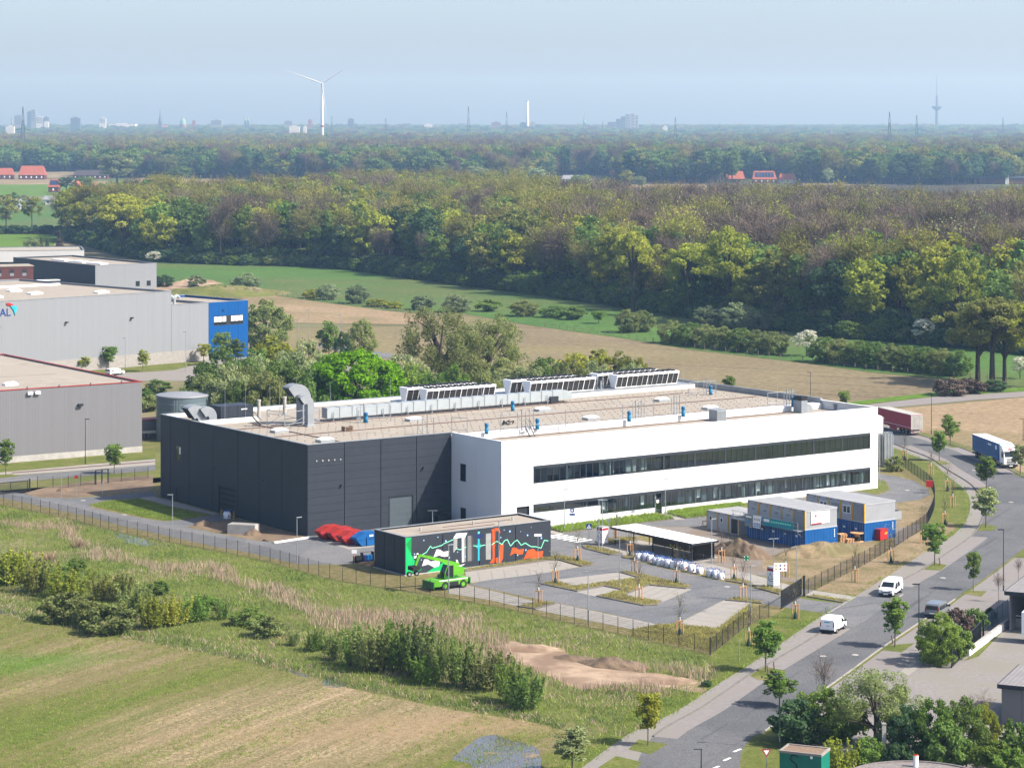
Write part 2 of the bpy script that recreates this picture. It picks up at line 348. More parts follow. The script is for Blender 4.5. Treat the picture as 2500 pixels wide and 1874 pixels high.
ground_mat('asphalt_dark', [(.3, (.135, .138, .146)), (.7, (.165, .168, .176))], .2, [(.3, (.165, .166, .172)), (.7, (.195, .195, .2))], .05, streak=(.8, R(64), (.115, .118, .125), .57), fine=5, bump=.05)
# foreground crop field: thin green crop, bare streaks, bare bleached patch, fresher green at the left
m, t, b = nodes('crop_field'); b.inputs['Roughness'].default_value = .95; b.inputs['Specular IOR Level'].default_value = .1
def wsum(t, items):
    o = None
    for f, w in items:
        q = t.nodes.new('ShaderNodeMath'); q.operation = 'MULTIPLY_ADD'; q.inputs[1].default_value = w; q.inputs[2].default_value = 0
        t.links.new(f, q.inputs[0])
        if o: t.links.new(o, q.inputs[2])
        o = q.outputs[0]
    return o
SR = R(63); rows = noise(t, .55, 4, .7, stretch=(.03, 1, 1, SR)); drift = noise(t, .17, 5, .65, stretch=(.12, 1, 1, SR)); patch = noise(t, .03, 6, .65); fine_ = noise(t, 2.6, 4, .8)
c = ramp(t, wsum(t, [(rows, .38), (drift, .34), (patch, .38), (fine_, .22)]), [(.56, (.085, .108, .022)), (.66, (.118, .115, .036)), (.73, (.15, .125, .06)), (.82, (.25, .19, .11))])
def blob(t, c, centre, rx, ry, rot, col, n_scale=.06, soft=(.55, 1.0), amt=.8):
    tc = t.nodes.new('ShaderNodeTexCoord'); mp = t.nodes.new('ShaderNodeMapping'); mp.vector_type = 'TEXTURE'; mp.inputs['Location'].default_value = (*centre, 0); mp.inputs['Rotation'].default_value = (0, 0, rot); mp.inputs['Scale'].default_value = (rx, ry, 1000)
    t.links.new(tc.outputs['Object'], mp.inputs[0]); ln = t.nodes.new('ShaderNodeVectorMath'); ln.operation = 'LENGTH'; t.links.new(mp.outputs[0], ln.inputs[0])
    n = noise(t, n_scale, 6, .65); a = t.nodes.new('ShaderNodeMath'); a.operation = 'MULTIPLY_ADD'; a.inputs[1].default_value = 1.1; t.links.new(n, a.inputs[0])
    s = t.nodes.new('ShaderNodeMath'); s.operation = 'ADD'; s.inputs[1].default_value = -.55; t.links.new(ln.outputs['Value'], s.inputs[0]); t.links.new(s.outputs[0], a.inputs[2])
    k = ramp(t, a.outputs[0], [(soft[0], (amt,) * 3), (soft[1], (0, 0, 0))]); return mixc(t, k, c, col)
bare = ramp(t, wsum(t, [(rows, .45), (fine_, .75), (drift, .1)]), [(.54, (.108, .108, .038)), (.65, (.175, .142, .075)), (.77, (.32, .24, .15))])
c2 = blob(t, c, G('n', 640, 1300)[:2], 19, 30, R(-27), bare, amt=1)
c2 = blob(t, c2, G('m', 230, 1440)[:2], 13, 7, R(20), (.07, .135, .02), amt=.75, soft=(.3, 1.1))
c2 = blob(t, c2, G('n', 1600, 1300)[:2], 34, 7, R(12), (.23, .165, .095), amt=.75, soft=(.3, 1.1))
k = ramp(t, noise(t, 1.1, 6, .8), [(.3, (.72, .72, .72)), (.7, (1.2, 1.2, 1.2))]); c2 = mixc(t, 1.0, c2, k, 'MULTIPLY'); t.links.new(c2, b.inputs['Base Color'])
bn = t.nodes.new('ShaderNodeBump'); bn.inputs['Strength'].default_value = .5; bn.inputs['Distance'].default_value = .2; t.links.new(wsum(t, [(rows, 1.0), (fine_, .6)]), bn.inputs['Height']); t.links.new(bn.outputs[0], b.inputs['Normal'])
m, t, b = nodes('water'); b.inputs['Specular IOR Level'].default_value = .7; kw = noise(t, .35, 7, .7); t.links.new(ramp(t, kw, [(.36, (.17, .125, .08)), (.42, (.085, .078, .065))]), b.inputs['Base Color']); t.links.new(ramp(t, kw, [(.36, (.95, .95, .95)), (.43, (.08, .08, .08))]), b.inputs['Roughness'])
# ------------------------------------------------------------------ terrain: one sheet, flat around the site, rising gently far out
def terr(Y):
    return 0.0 if Y < 4200 else 30 * min(1, (Y - 4200) / 5200) ** 1.2
ys = [60, 150, 250, 400, 700, 1200, 2000, 3000, 4200, 5000, 6000, 7000, 8000, 9400, 11000, 14000]
bm_ = MB(); xs = [-2600, -900, -200, 200, 900, 2600]
vv = [(x * (1 if Y < 3000 else Y / 3000), Y, terr(Y)) for Y in ys for x in xs]; n6 = len(xs)
bm_.add(vv, [(j * n6 + i, j * n6 + i + 1, (j + 1) * n6 + i + 1, (j + 1) * n6 + i) for j in range(len(ys) - 1) for i in range(n6 - 1)])
struct(bm_.build('ground', 'far_land'))
ZL = {}
def lay(name, pts, mat, lvl, smooth=0): return sheet(name, pts, mat, .03 + lvl * .005, smooth)
lay('rough_meadow', [(-140, 180), (140, 180), (140, 480), (-140, 480)], 'rough_ground', 0)
EDGE = [(-60, 1488), (0, 1500), (203, 1540), (376, 1572), (572, 1608), (825, 1673), (1079, 1727), (1300, 1763), (1382, 1785), (1400, 1880), (1380, 1960), (-200, 1960)]
lay('crop_field', cr(pp(EDGE[:9]), 4, False) + pp(EDGE[9:]), 'crop_field', 1)
for i, pts in enumerate((gp('n', [(1670, 1530), (1760, 1450), (1850, 1385), (1960, 1365), (2060, 1400), (2180, 1425), (2260, 1480), (2230, 1620), (1850, 1640), (1790, 1560)]),
                         gp('n', [(790, 1010), (830, 982), (900, 990), (960, 1030), (880, 1045), (820, 1035)]),
                         gp('m', [(960, 350), (1080, 370), (1200, 400), (1290, 430), (1290, 458), (1130, 442), (1010, 410)]),
                         gp('m', [(-60, 975), (60, 990), (190, 1028), (60, 1026), (-60, 1015)]), gp('n', [(560, 925), (690, 965), (680, 975), (600, 950)]),
                         gp('y', [(1290, 372), (1450, 365), (1500, 385), (1420, 402), (1340, 398)]))):
    lay('puddle', pts, 'water', 3, 4)
DIRT = gp('l', [(90, 590), (300, 640), (560, 690), (760, 790), (1150, 850), (1400, 870), (1600, 930), (1740, 985), (1690, 1028), (1450, 990), (1200, 958), (900, 968), (680, 1005), (520, 930), (330, 850), (200, 790), (70, 700)])
lay('dirt_patch', DIRT, 'sand', 3, 3)
for a, b2 in (((290, 1600), (820, 1345)), ((1020, 1600), (1500, 1385)), ((230, 1610), (770, 1352)), ((-340, 1420), (560, 1060)), ((-500, 1330), (420, 1000)), ((650, 1610), (1250, 1330))):
    p, q = Vector(G('n', *a)[:2]), Vector(G('n', *b2)[:2]); nn = Vector((-(q - p).y, (q - p).x)).normalized(); P_ = [p.lerp(q, k / 14) + nn * (.07 * math.sin(k * 1.7 + a[0])) for k in range(15)]; wd = [.05 + .16 * abs(math.sin(k * 2.3 + a[1])) for k in range(15)]
    lay('field_track', [tuple(v - nn * w_) for v, w_ in zip(P_, wd)] + [tuple(v + nn * w_) for v, w_ in reversed(list(zip(P_, wd)))], 'tan_field', 2)
# ------------------------------------------------------------------ site: planted ground, asphalt, paving
FENCE_L = cr(pp([(-120, 1208), (3, 1232), (168, 1265.4), (315.5, 1303), (622, 1362), (807, 1412), (1039, 1450), (1253.5, 1488.3), (1444.6, 1531.7), (1606.7, 1568), (1735, 1598.3)]), 4, False)
FENCE_R1 = pp([(1735, 1598.3), (1769.6, 1572), (1822, 1528.8), (1892.5, 1501.3)])
FENCE_R2 = cr(pp([(1963, 1456), (1975, 1447.8), (2108, 1379.7), (2186.3, 1333.4), (2250, 1293), (2267.3, 1274), (2281.8, 1233.4), (2276, 1195.8), (2258.7, 1178.4), (2229.7, 1158), (2202, 1138)]), 5, False)
lay('site_ground', FENCE_L + FENCE_R1[1:] + FENCE_R2 + [tuple(B2W(112, 0)[:2]), tuple(B2W(106, 60)[:2]), tuple(B2W(-40, 60)[:2]), tuple(B2W(-46, 0)[:2])], 'planted', 2)
A1 = mixp(('b', 0, 835), ('b', 200, 845), ('b', 330, 880), ('b', 600, 886), ('b', 900, 865), ('b', 1290, 825), ('b', 1330, 885), ('b', 1180, 885), ('b', 900, 905), ('b', 780, 928), ('b', 748, 945), ('b', 800, 972), ('b', 1000, 1012),
          ('b', 1300, 1070), ('b', 1400, 1080), ('b', 1600, 1060), ('b', 1840, 1022), ('b', 1990, 1062), ('b', 1800, 1085), ('b', 1600, 1120), ('b', 1580, 1130), ('b', 1800, 1175), ('b', 2200, 1250), ('c', 150, 1440), ('c', 250, 1475),
          ('c', 520, 1420), tuple(B2W(10, -.1)[:2]), tuple(B2W(24.7, -.1)[:2]), tuple(B2W(24.7, -13)[:2]), tuple(B2W(30, -13.1)[:2]), ('i', 480, 400), ('v', 2022, 555), ('v', 1700, 300), ('v', 95, 668), ('B', 1060, 1042), ('B', 700, 1088), ('c', 450, 1650),
          ('c', 0, 1545), ('b', 1800, 1290), ('b', 1400, 1200), ('b', 1000, 1112), ('b', 800, 1052), ('b', 500, 985), ('b', 250, 930), ('b', 0, 880), ('b', -300, 830), ('b', -300, 800))
lay('access_road', A1, 'asphalt', 3)
A3 = mixp(('i', 480, 400), ('i', 610, 425), ('i', 1060, 362), ('i', 1560, 305), ('i', 1830, 282), ('e', 300, 1290), ('e', 1370, 1172), ('e', 1530, 1205), ('e', 1640, 1160), ('e', 1595, 1085), ('e', 1490, 1068), ('e', 1490, 1015), ('e', 1700, 1050), ('e', 1850, 1090), ('e', 1945, 1150), ('e', 1972, 1198), ('e', 1900, 1240), ('e', 1690, 1270), ('e', 1200, 1330), ('i', 1830, 365), ('i', 1330, 365), ('i', 1240, 440), ('i', 1000, 520), ('i', 1100, 600), ('i', 1200, 650), ('i', 1460, 720),
          ('i', 1650, 760), ('i', 1980, 835), ('i', 2211, 885), ('j', 700, 945), ('j', 880, 970), ('j', 1010, 990), ('j', 1240, 1015), ('j', 1110, 1100), ('j', 880, 1065), ('j', 720, 1045), ('j', 560, 1015), ('j', 230, 990), ('i', 1960, 985), ('i', 1600, 1160), ('i', 1560, 1180),
          ('i', 1400, 1190), ('i', 1000, 1100), ('i', 560, 1010), ('i', 0, 895), ('v', 1120, 862), ('i', 0, 810), ('i', 400, 765), ('i', 740, 708), ('i', 870, 690), ('i', 740, 640), ('i', 480, 605))
lay('parking_lot', A3, 'asphalt', 4)
PAV = [mixp(('v', 1085, 722), ('i', 480, 655), ('i', 560, 650), ('i', 740, 705), ('i', 400, 765), ('i', 0, 812), ('v', 1110, 852)),
       mixp(('v', 900, 912), ('v', 1110, 872), ('i', 0, 905), ('i', 380, 997), ('i', 200, 1035), ('i', 0, 985), ('v', 900, 960)),
       gp('i', [(560, 1015), (1400, 1190), (1190, 1232), (370, 1065)]), gp('i', [(1960, 985), (2190, 1005), (1910, 1220), (1610, 1190), (1600, 1165)]),
       gp('i', [(545, 812), (1060, 752), (1245, 798), (700, 868)]), gp('i', [(715, 917), (950, 872), (1095, 900), (880, 955)]), gp('i', [(1125, 945), (1320, 862), (1690, 893), (1440, 1003)]),
       gp('i', [(920, 527), (1040, 505), (1250, 480), (1920, 622), (1790, 665), (1640, 690), (1200, 655), (1090, 590)]),
       mixp(('i', 1640, 680), ('i', 1790, 665), ('j', 500, 775), ('j', 900, 890), ('j', 1010, 905), ('j', 1340, 955), ('j', 1290, 985), ('j', 940, 945), ('j', 720, 928), ('j', 470, 848), ('j', 250, 800)),
       gp('i', [(485, 395), (620, 422), (590, 432), (485, 420)]), gp('i', [(1385, 262), (1480, 253), (1650, 300), (1550, 308)]),
       gp('c', [(580, 1430), (900, 1385), (1110, 1370), (1110, 1500), (870, 1525)]), gp('b', [(1180, 882), (1290, 872), (1530, 930), (1840, 1018), (1800, 1025), (1400, 945)])]
for i, p in enumerate(PAV): lay('paving', p, 'paving', 5)
def bays(a0, a1, b0, b1, n):
    for k in range(1, n):
        p, q = Vector(a0).lerp(Vector(a1), k / n), Vector(b0).lerp(Vector(b1), k / n); d = (q - p).normalized() * .07; w = Vector((-d.y, d.x)); lay('bay_line', [tuple(p - w), tuple(q - w), tuple(q + w), tuple(p + w)], 'paving_grey', 6)
bays(*mixp(('v', 1085, 722), ('i', 740, 703), ('v', 1110, 852), ('i', 740, 710)), 9); bays(*gp('i', [(1960, 985), (1600, 1165), (2190, 1005), (1910, 1220)]), 7); bays(*gp('i', [(560, 1015), (1400, 1190), (370, 1065), (1190, 1232)]), 9); bays(*gp('i', [(545, 812), (700, 868), (1060, 752), (1245, 798)]), 2); bays(*gp('i', [(1320, 862), (1690, 893), (1125, 945), (1440, 1003)]), 4); bays(*mixp(('v', 1110, 872), ('i', 380, 997), ('v', 900, 960), ('i', 200, 1035)), 6)
lay('muddy_yard', mixp(('i', 1330, 368), ('i', 1830, 366), ('e', 1200, 1335), ('e', 1690, 1275), ('e', 1900, 1245), ('e', 1960, 1440), ('j', 1680, 530), ('j', 1300, 700), ('j', 950, 860), ('j', 500, 770), ('j', 0, 680), ('i', 1930, 620), ('i', 1500, 500)), 'gravelly', 3)
lay('dry_ground', mixp(('j', 560, 640), ('j', 860, 600), ('j', 1250, 520), ('j', 1680, 460), ('j', 1680, 525), ('j', 1300, 700), ('j', 950, 850), ('j', 760, 790), ('j', 560, 720)), 'dry_lawn', 4)
lay('dry_ground', mixp(('e', 1690, 1275), ('e', 1900, 1245), ('e', 1985, 1200), ('e', 2005, 1290), ('e', 1950, 1440), ('e', 1700, 1480)), 'dry_lawn', 4)
lay('soil_bed', gp('b', [(200, 842), (330, 876), (600, 882), (900, 850), (1290, 815), (1290, 690), (900, 720), (400, 790)]), 'soil', 3)
lay('soil_bed', mixp(('b', 1600, 1128), ('b', 2000, 1062), ('c', 520, 1412), ('c', 240, 1458), ('b', 2200, 1246)), 'soil', 3)
lay('lawn', gp('b', [(760, 945), (800, 932), (900, 908), (1180, 890), (1400, 950), (1740, 1032), (1600, 1055), (1400, 1076), (1200, 1045)]), 'lawn', 4)
lay('lawn', mixp(('e', 1360, 1175), ('e', 1480, 1070), ('e', 1590, 1090), ('e', 1625, 1155), ('e', 1520, 1200)), 'lawn', 5)
for j in range(12):                                        # zebra crossing
    a = Vector((*G('i', 510, 438)[:2],)); b2 = Vector((*G('i', 815, 492)[:2],)); t = (j + .5) / 12
    if j % 2 == 0:
        c = a.lerp(b2, t); d = (b2 - a).normalized(); w = (b2 - a).length / 12 * .5; nn = Vector((-d.y, d.x)) * 1.6
        lay('road_marking', [tuple(c - d * w - nn), tuple(c + d * w - nn), tuple(c + d * w + nn), tuple(c - d * w + nn)], 'linepaint', 6)
def island(name, pts, top='planted'):
    pts = ccw(pts); e = struct(MB().prism(pts, .02, .17).build(name, 'kerbstone'))
    sheet('planting_bed', inset(pts, .16), top, .185)
ISL = [gp('i', [(410, 850), (530, 822), (700, 868), (1240, 800), (1075, 750), (1100, 742), (1260, 765), (1700, 872), (1640, 892), (1330, 862), (1130, 945), (1160, 957), (1440, 998), (1400, 1032), (1280, 1035), (880, 955), (1095, 900), (950, 870), (720, 915)]),
       mixp(('v', 1090, 690), ('i', 480, 625), ('i', 560, 612), ('i', 700, 630), ('i', 870, 682), ('i', 840, 697), ('i', 760, 702), ('i', 560, 648), ('i', 480, 652), ('v', 1085, 718)),
       gp('i', [(760, 525), (870, 538), (1110, 592), (1000, 607), (780, 552)]), gp('i', [(870, 492), (1040, 465), (1240, 452), (1235, 482), (1000, 518), (890, 502)]), gp('i', [(1095, 622), (1200, 605), (1215, 640), (1120, 634)]),
       gp('j', [(250, 825), (320, 800), (480, 842), (430, 856)]), gp('j', [(490, 882), (570, 865), (740, 905), (700, 938)]), gp('j', [(240, 988), (320, 965), (575, 1002), (550, 1016)]),
       gp('i', [(210, 1040), (420, 1000), (555, 1013), (370, 1063)]), gp('j', [(930, 958), (1010, 945), (1285, 992), (1240, 1010)])]
for p in ISL: island('kerb_island', p)
for p in (gp('i', [(488, 380), (1370, 262), (1545, 303), (605, 420)]), gp('i', [(1482, 252), (1830, 190), (2300, 140), (2300, 190), (1830, 280), (1640, 300)])): island('kerb_island', p, 'lawn')
# ------------------------------------------------------------------ public road
KL = cr(pp([(1545, 1890), (1593, 1798), (1712, 1727), (1822, 1651.6), (1871.6, 1622.7), (1999, 1547.4), (2100, 1482), (2201.6, 1417), (2245, 1394), (2300, 1358), (2352, 1323), (2382, 1296), (2399, 1262), (2401, 1235), (2394, 1213), (2384, 1198.7), (2363.7, 1178.4), (2311.6, 1146.6), (2274, 1120.5), (2219, 1098.8), (2181, 1084), (2100, 1055)]), 4, False)
KR = cr(pp([(1805, 1890), (1810.5, 1837), (1836.5, 1799), (1860, 1790.6), (1894.7, 1767.4), (2059.7, 1651.6), (2166.8, 1573.5), (2320, 1472), (2346, 1452), (2427, 1394), (2500, 1338), (2560, 1295), (2600, 1250), (2590, 1205), (2540, 1180), (2500, 1165), (2470.8, 1149.5), (2372, 1103), (2334.7, 1090), (2288, 1074), (2250.8, 1064), (2170, 1038)]), 4, False)
SW = cr(pp([(1385, 1895), (1422, 1873), (1530, 1795), (1648, 1738), (1750, 1672), (1831, 1622), (1903, 1573), (2019, 1495), (2091, 1454), (2193, 1390), (2270, 1340), (2329, 1305), (2363, 1262), (2368, 1221), (2352, 1192.9), (2311.6, 1161), (2274, 1129), (2219, 1109), (2193, 1097), (2100, 1070)]), 4, False)
lay('verge', SW + list(reversed(FENCE_R2)) + list(reversed(FENCE_R1)) + pp([(1735, 1640), (1600, 1700), (1450, 1800), (1300, 1895)]), 'lawn', 2)
lay('verge', gp('j', [(1010, 900), (1260, 740), (1680, 520), (1900, 400), (2130, 330), (2211, 360), (1800, 680), (1560, 830), (1370, 945), (1250, 935)]), 'dry_lawn', 3)
lay('pavement', SW + list(reversed(KL)), 'paving_grey', 4)
lay('road', KL + list(reversed(KR)), 'asphalt_dark', 3)
def strip(name, pl, d0, d1, z0, z1, mat, i0=0, i1=None, sheet_=False):
    pl = pl[i0:i1]; a, b = offset(pl, d0), offset(pl, d1); m = MB(); n = len(pl)
    if sheet_: m.add([(x, y, z1) for x, y in a] + [(x, y, z1) for x, y in b], [(i, i + 1, n + i + 1, n + i) for i in range(n - 1)])
    else:
        m.add([(x, y, z) for z in (z0, z1) for x, y in a] + [(x, y, z) for z in (z0, z1) for x, y in b], sum(([(i, i + 1, n + i + 1, n + i), (2 * n + i + 1, 2 * n + i, 3 * n + i, 3 * n + i + 1), (n + i, n + i + 1, 3 * n + i + 1, 3 * n + i)] for i in range(n - 1)), []) + [(0, n, 3 * n, 2 * n), (n - 1, 3 * n - 1, 4 * n - 1, 2 * n - 1)])
    return struct(m.build(name, mat))
strip('kerb', KL, -.18, .0, .02, .17, 'kerbstone', 4, 22); strip('kerb', KL, -.18, .0, .02, .17, 'kerbstone', 26)
strip('kerb', KR, 0, .18, .02, .12, 'kerb_pale', 12, 30); strip('kerb', KR, 0, .18, .02, .15, 'kerbstone', 44)
strip('parking_lane', KL, -.18, -2.5, 0, .052, 'asphalt_pale', 4, 22, True); strip('parking_lane', KL, -.18, -2.5, 0, .052, 'asphalt_pale', 27, 43, True); strip('parking_lane', KL, -.18, -2.4, 0, .052, 'asphalt_pale', 62, 80, True)
strip('gutter', KL, -2.5, -2.75, 0, .054, 'kerb_pale', 22, 27, True); strip('parking_lane', KR, .18, 2.5, 0, .052, 'asphalt_pale', 62, None, True)
lay('road_apron', mixp(('j', 1110, 1100), ('j', 1240, 1015), ('j', 1340, 955), ('E', 880, 460), ('E', 1180, 480), ('E', 1100, 640), ('E', 640, 930), ('E', 505, 915), ('E', 400, 800), ('E', 240, 740)), 'asphalt', 5)
lay('gutter', gp('E', [(240, 712), (660, 468), (690, 472), (260, 722)]), 'kerb_pale', 6)
for a, b2 in (((1975, 1500), (2035, 1525)), ((1890, 1575), (1945, 1600)), ((1790, 1645), (1850, 1670))):   # dashes at the junction
    (x0, y0), (x1, y1) = (a[0], b2[1]), (b2[0], a[1])
    p, q = Vector(G('l', x0, y0)[:2]), Vector(G('l', x1, y1)[:2]); d = (q - p).normalized() * .14; nn = Vector((-d.y, d.x)); lay('road_marking', [tuple(p - nn), tuple(q - nn), tuple(q + nn), tuple(p + nn)], 'linepaint', 6)
# right-hand plot
lay('yard', pp([(1900, 1771), (2063, 1655), (2170, 1577), (2324, 1475), (2350, 1455), (2431, 1397), (2504, 1341), (2700, 1400), (2800, 1900), (1870, 1960)]), 'asphalt_pale', 2)
lay('yard', gp('k', [(1230, 920), (1400, 770), (1600, 830), (1800, 700), (2100, 480), (2400, 600), (2500, 1658), (1400, 1200)]), 'paving_grey', 3)
lay('paving', gp('k', [(1170, 850), (1290, 740), (1380, 770), (1235, 885)]), 'paving', 5)
LC = [6, 5, 4, 3, 2, 1, 0]
for p in (gp('k', [(1000, 665), (1070, 625), (1290, 608), (1180, 685)]), gp('k', [(1680, 190), (1720, 165), (1900, 170), (1850, 215)]), gp('k', [(-60, 1420), (120, 1290), (330, 1350), (200, 1658), (-200, 1800)]), gp('l', [(2050, 1590), (2110, 1480), (2400, 1250), (2400, 1590), (2200, 1610)]), gp('k', [(1700, 760), (1880, 620), (2080, 440), (2060, 480), (1830, 720)]), gp('D', [(1050, 245), (1184, 130), (1260, 250)])):
    lay('lawn', p, 'lawn', 5 + .2 * LC.pop())
for p in (gp('l', [(1085, 1505), (1170, 1420), (1420, 1460), (1270, 1545)]), gp('l', [(830, 1658), (980, 1560), (1200, 1610), (1130, 1700), (800, 1720)]), gp('j', [(440, 1615), (570, 1545), (760, 1580), (700, 1655), (520, 1660)]),
          gp('j', [(1890, 725), (1990, 665), (2115, 690), (2060, 735)]), gp('h', [(1795, 1160), (1900, 1130), (1985, 1230), (1960, 1290), (1880, 1300), (1830, 1250)]), gp('h', [(1805, 1505), (1860, 1445), (1985, 1470), (1960, 1505)]), gp('h', [(1410, 910), (1530, 915), (1585, 940), (1500, 955)]), gp('h', [(1500, 770), (1600, 765), (1690, 795), (1610, 808)]), gp('h', [(2110, 1020), (2211, 1010), (2260, 1050), (2180, 1055)])):
    lay('tree_bed', p, 'lawn', 6)
for p in (('E', 1975, 190), ('E', 660, 1345), ('j', 1070, 1458), ('C', 980, 688), ('C', 1890, 1470), ('j', 258, 873), ('b', 700, 905), ('b', 1050, 1025), ('e', 1780, 1165)):
    c = G(*p); struct(MB().lathe([(0, .075), (.38, .075), (.38, .04)], 12, (c.x, c.y)).build('manhole_cover', 'concrete'))
# ------------------------------------------------------------------ fields behind, left-hand road
FOREST_FRONT = [(150, 585), (300, 625), (382, 640), (600, 648), (800, 652), (1080, 690), (1360, 725), (1590, 760), (1810, 795), (2040, 822), (2260, 840), (2500, 862), (2620, 880)]
lay('meadow', pp(FOREST_FRONT[2:] + [(2620, 960), (2333, 928), (2134, 909), (1953, 884), (1700, 855), (1500, 822), (1300, 795), (1130, 765), (927, 757), (640, 717), (590, 715), (540, 720), (380, 730)]), 'meadow', 3)
lay('ploughed_field', pp([(590, 726), (640, 718), (927, 757), (1060, 772), (1110, 782), (1000, 792), (720, 788), (600, 800)]), 'tan_field', 5)
lay('ploughed_field', pp([(600, 806), (720, 801), (1000, 797), (1130, 771), (1300, 797), (1500, 824), (1700, 857), (1953, 886), (2134, 911), (2333, 929), (2400, 945), (2280, 963), (2080, 982), (1500, 1000), (900, 900), (600, 860)]), 'brown_field', 4)
lay('stubble_field', pp([(2190, 998), (2350, 984), (2500, 970), (2650, 958), (2650, 1230), (2500, 1156), (2372, 1092), (2290, 1066), (2180, 1035)]), 'tan_field', 4)
lay('service_road', pp([(2060, 994), (2112, 988.8), (2279, 969), (2500, 956), (2650, 946), (2650, 958), (2500, 969), (2387, 976), (2188, 994), (2060, 1004)]), 'asphalt_pale', 6)
lay('meadow', pp([(2060, 993), (2279, 968), (2500, 955), (2500, 946), (2300, 955), (2070, 982)]), 'meadow_bright', 5)
lay('meadow', pp([(-90, 570), (150, 573), (130, 600), (60, 618), (-90, 622)]), 'meadow_bright', 3)
lay('rubble_ground', pp([(380, 690), (470, 688), (560, 705), (590, 716), (520, 730), (370, 725)]), 'sand', 5)
lay('gravel_yard', pp([(240, 880), (500, 850), (700, 830), (760, 800), (960, 850), (1100, 905), (900, 905), (600, 900), (480, 930), (300, 930)]), 'paving_grey', 3)
lay('service_road', gp('y', [(770, 545), (880, 560), (1100, 595), (1420, 640), (1400, 665), (1100, 640), (760, 570)]), 'asphalt', 5)
lay('lawn', gp('a', [(760, 1125), (1440, 1060), (1700, 1030), (1700, 1060), (1480, 1115), (1380, 1125), (900, 1150)]), 'lawn', 5)
lay('road', gp('b', [(-400, 790), (0, 760), (700, 700), (1310, 650), (1310, 606), (700, 652), (160, 692), (0, 715), (-400, 745)]), 'asphalt', 4)
lay('pavement', gp('b', [(-400, 712), (0, 690), (160, 688), (700, 650), (1310, 604), (1310, 555), (700, 605), (0, 668), (-400, 700)]), 'paving', 4)
lay('verge', gp('b', [(-400, 700), (0, 668), (700, 605), (1310, 553), (1310, 478), (1195, 488), (0, 605), (-400, 640)]), 'lawn', 5)
lay('kerb', gp('b', [(100, 668), (700, 620), (1310, 572), (1310, 579), (700, 628), (100, 676)]), 'rust_strip', 6)
for p in (gp('b', [(-20, 690), (100, 682), (165, 700), (0, 715)]), gp('b', [(830, 695), (900, 680), (1060, 675), (1050, 690), (860, 706)])): lay('tree_bed', p, 'lawn', 6)
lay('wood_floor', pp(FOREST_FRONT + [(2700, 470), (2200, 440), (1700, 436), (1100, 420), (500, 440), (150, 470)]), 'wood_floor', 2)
# ------------------------------------------------------------------ main factory building (local x along the long front, y to the back)
fb = thing('factory_building', 'large flat-roofed factory with dark grey hall and long white two-storey front', 'building', C1, TH)
GAP = .02; JW = {'dark_clad': .055, 'white_wall': .03}
def cells(a0, a1, z0, z1, holes):
    xs = sorted({a0, a1, *[h[0] for h in holes if a0 < h[0] < a1], *[h[1] for h in holes if a0 < h[1] < a1]}); zs = sorted({z0, z1, *[h[2] for h in holes if z0 < h[2] < z1], *[h[3] for h in holes if z0 < h[3] < z1]})
    for i in range(len(xs) - 1):
        for j in range(len(zs) - 1):
            cx_, cz_ = (xs[i] + xs[i + 1]) / 2, (zs[j] + zs[j + 1]) / 2
            if not any(h[0] < cx_ < h[1] and h[2] < cz_ < h[3] for h in holes): yield xs[i], xs[i + 1], zs[j], zs[j + 1]
def panel_y(a0, a1, z0, z1, y, th, mat, holes=(), par=fb):      # wall facing -y
    m = MB()
    g = JW.get(mat, GAP); cl = list(cells(a0 + g, a1 - g, z0 + GAP * .6, z1 - GAP * .6, holes))
    if len(cl) > 1 and len({(c[2], c[3]) for c in cl}) == 1 and len(cl) < 4:
        for c in cl: MB().box(c[0], c[1], y, y + th, c[2], c[3]).build('wall_panel', mat, par)
        return
    for c in cl: m.box(c[0], c[1], y, y + th, c[2], c[3])
    if m.v: return m.build('wall_panel', mat, par)
def panel_x(a0, a1, z0, z1, x, th, mat, holes=(), par=fb):
    m = MB()
    g = JW.get(mat, GAP)
    for c in cells(a0 + g, a1 - g, z0 + GAP * .6, z1 - GAP * .6, holes): m.box(x, x + th, c[0], c[1], c[2], c[3])
    if m.v: return m.build('wall_panel', mat, par)
ZT = 13.1
# dark hall front
GATE_F, DOOR_F = (13.95, 17.9, 0, 4.4), (19.8, 21.1, 0, 2.2)
for a0, a1 in zip((0, 6.2, 12.4, 18.6), (6.2, 12.4, 18.6, 24.8)):
    for k in range(12): panel_y(a0, a1, k * 1.1, min(ZT, (k + 1) * 1.1), 0, .12, 'dark_clad', (GATE_F, DOOR_F))
MB().box(.1, 24.8, .14, .5, 0, 12.9).build('wall_core', 'dark_joint', fb)
g = MB(); [g.box(13.95, 17.9, .1 + .02 * (k % 2), .15, k * .44, (k + 1) * .44) for k in range(10)]; g = g.build('roller_gate', pm('gate_grey', (.10, .125, .145), (.09, .115, .13), 1, .5), fb)
MB().box(13.75, 13.95, -.03, .15, 0, 4.6).box(17.9, 18.12, -.03, .15, 0, 4.6).box(13.95, 17.9, -.03, .15, 4.4, 4.6).build('gate_frame', 'anthracite', g)
MB().box(19.85, 21.05, .06, .13, .03, 2.15).build('door', 'anthracite', fb)
for x in (5.5, 19.6): MB().box(x - .05, x + .25, -.5, -.06, 6.9 if x < 10 else 8.3, 7.0 if x < 10 else 8.4).box(x + .05, x + .12, -.1, .02, 6.6 if x < 10 else 8.0, 7.0 if x < 10 else 8.4).build('wall_light', 'anthracite', fb)
for k in range(5): MB().cyl((1.5 + k * 1.0, .02, 10.7 - k * .02), (1.5 + k * 1.0, -.12, 10.7 - k * .02), .12, n=8).build('wall_vent', 'concrete', fb)
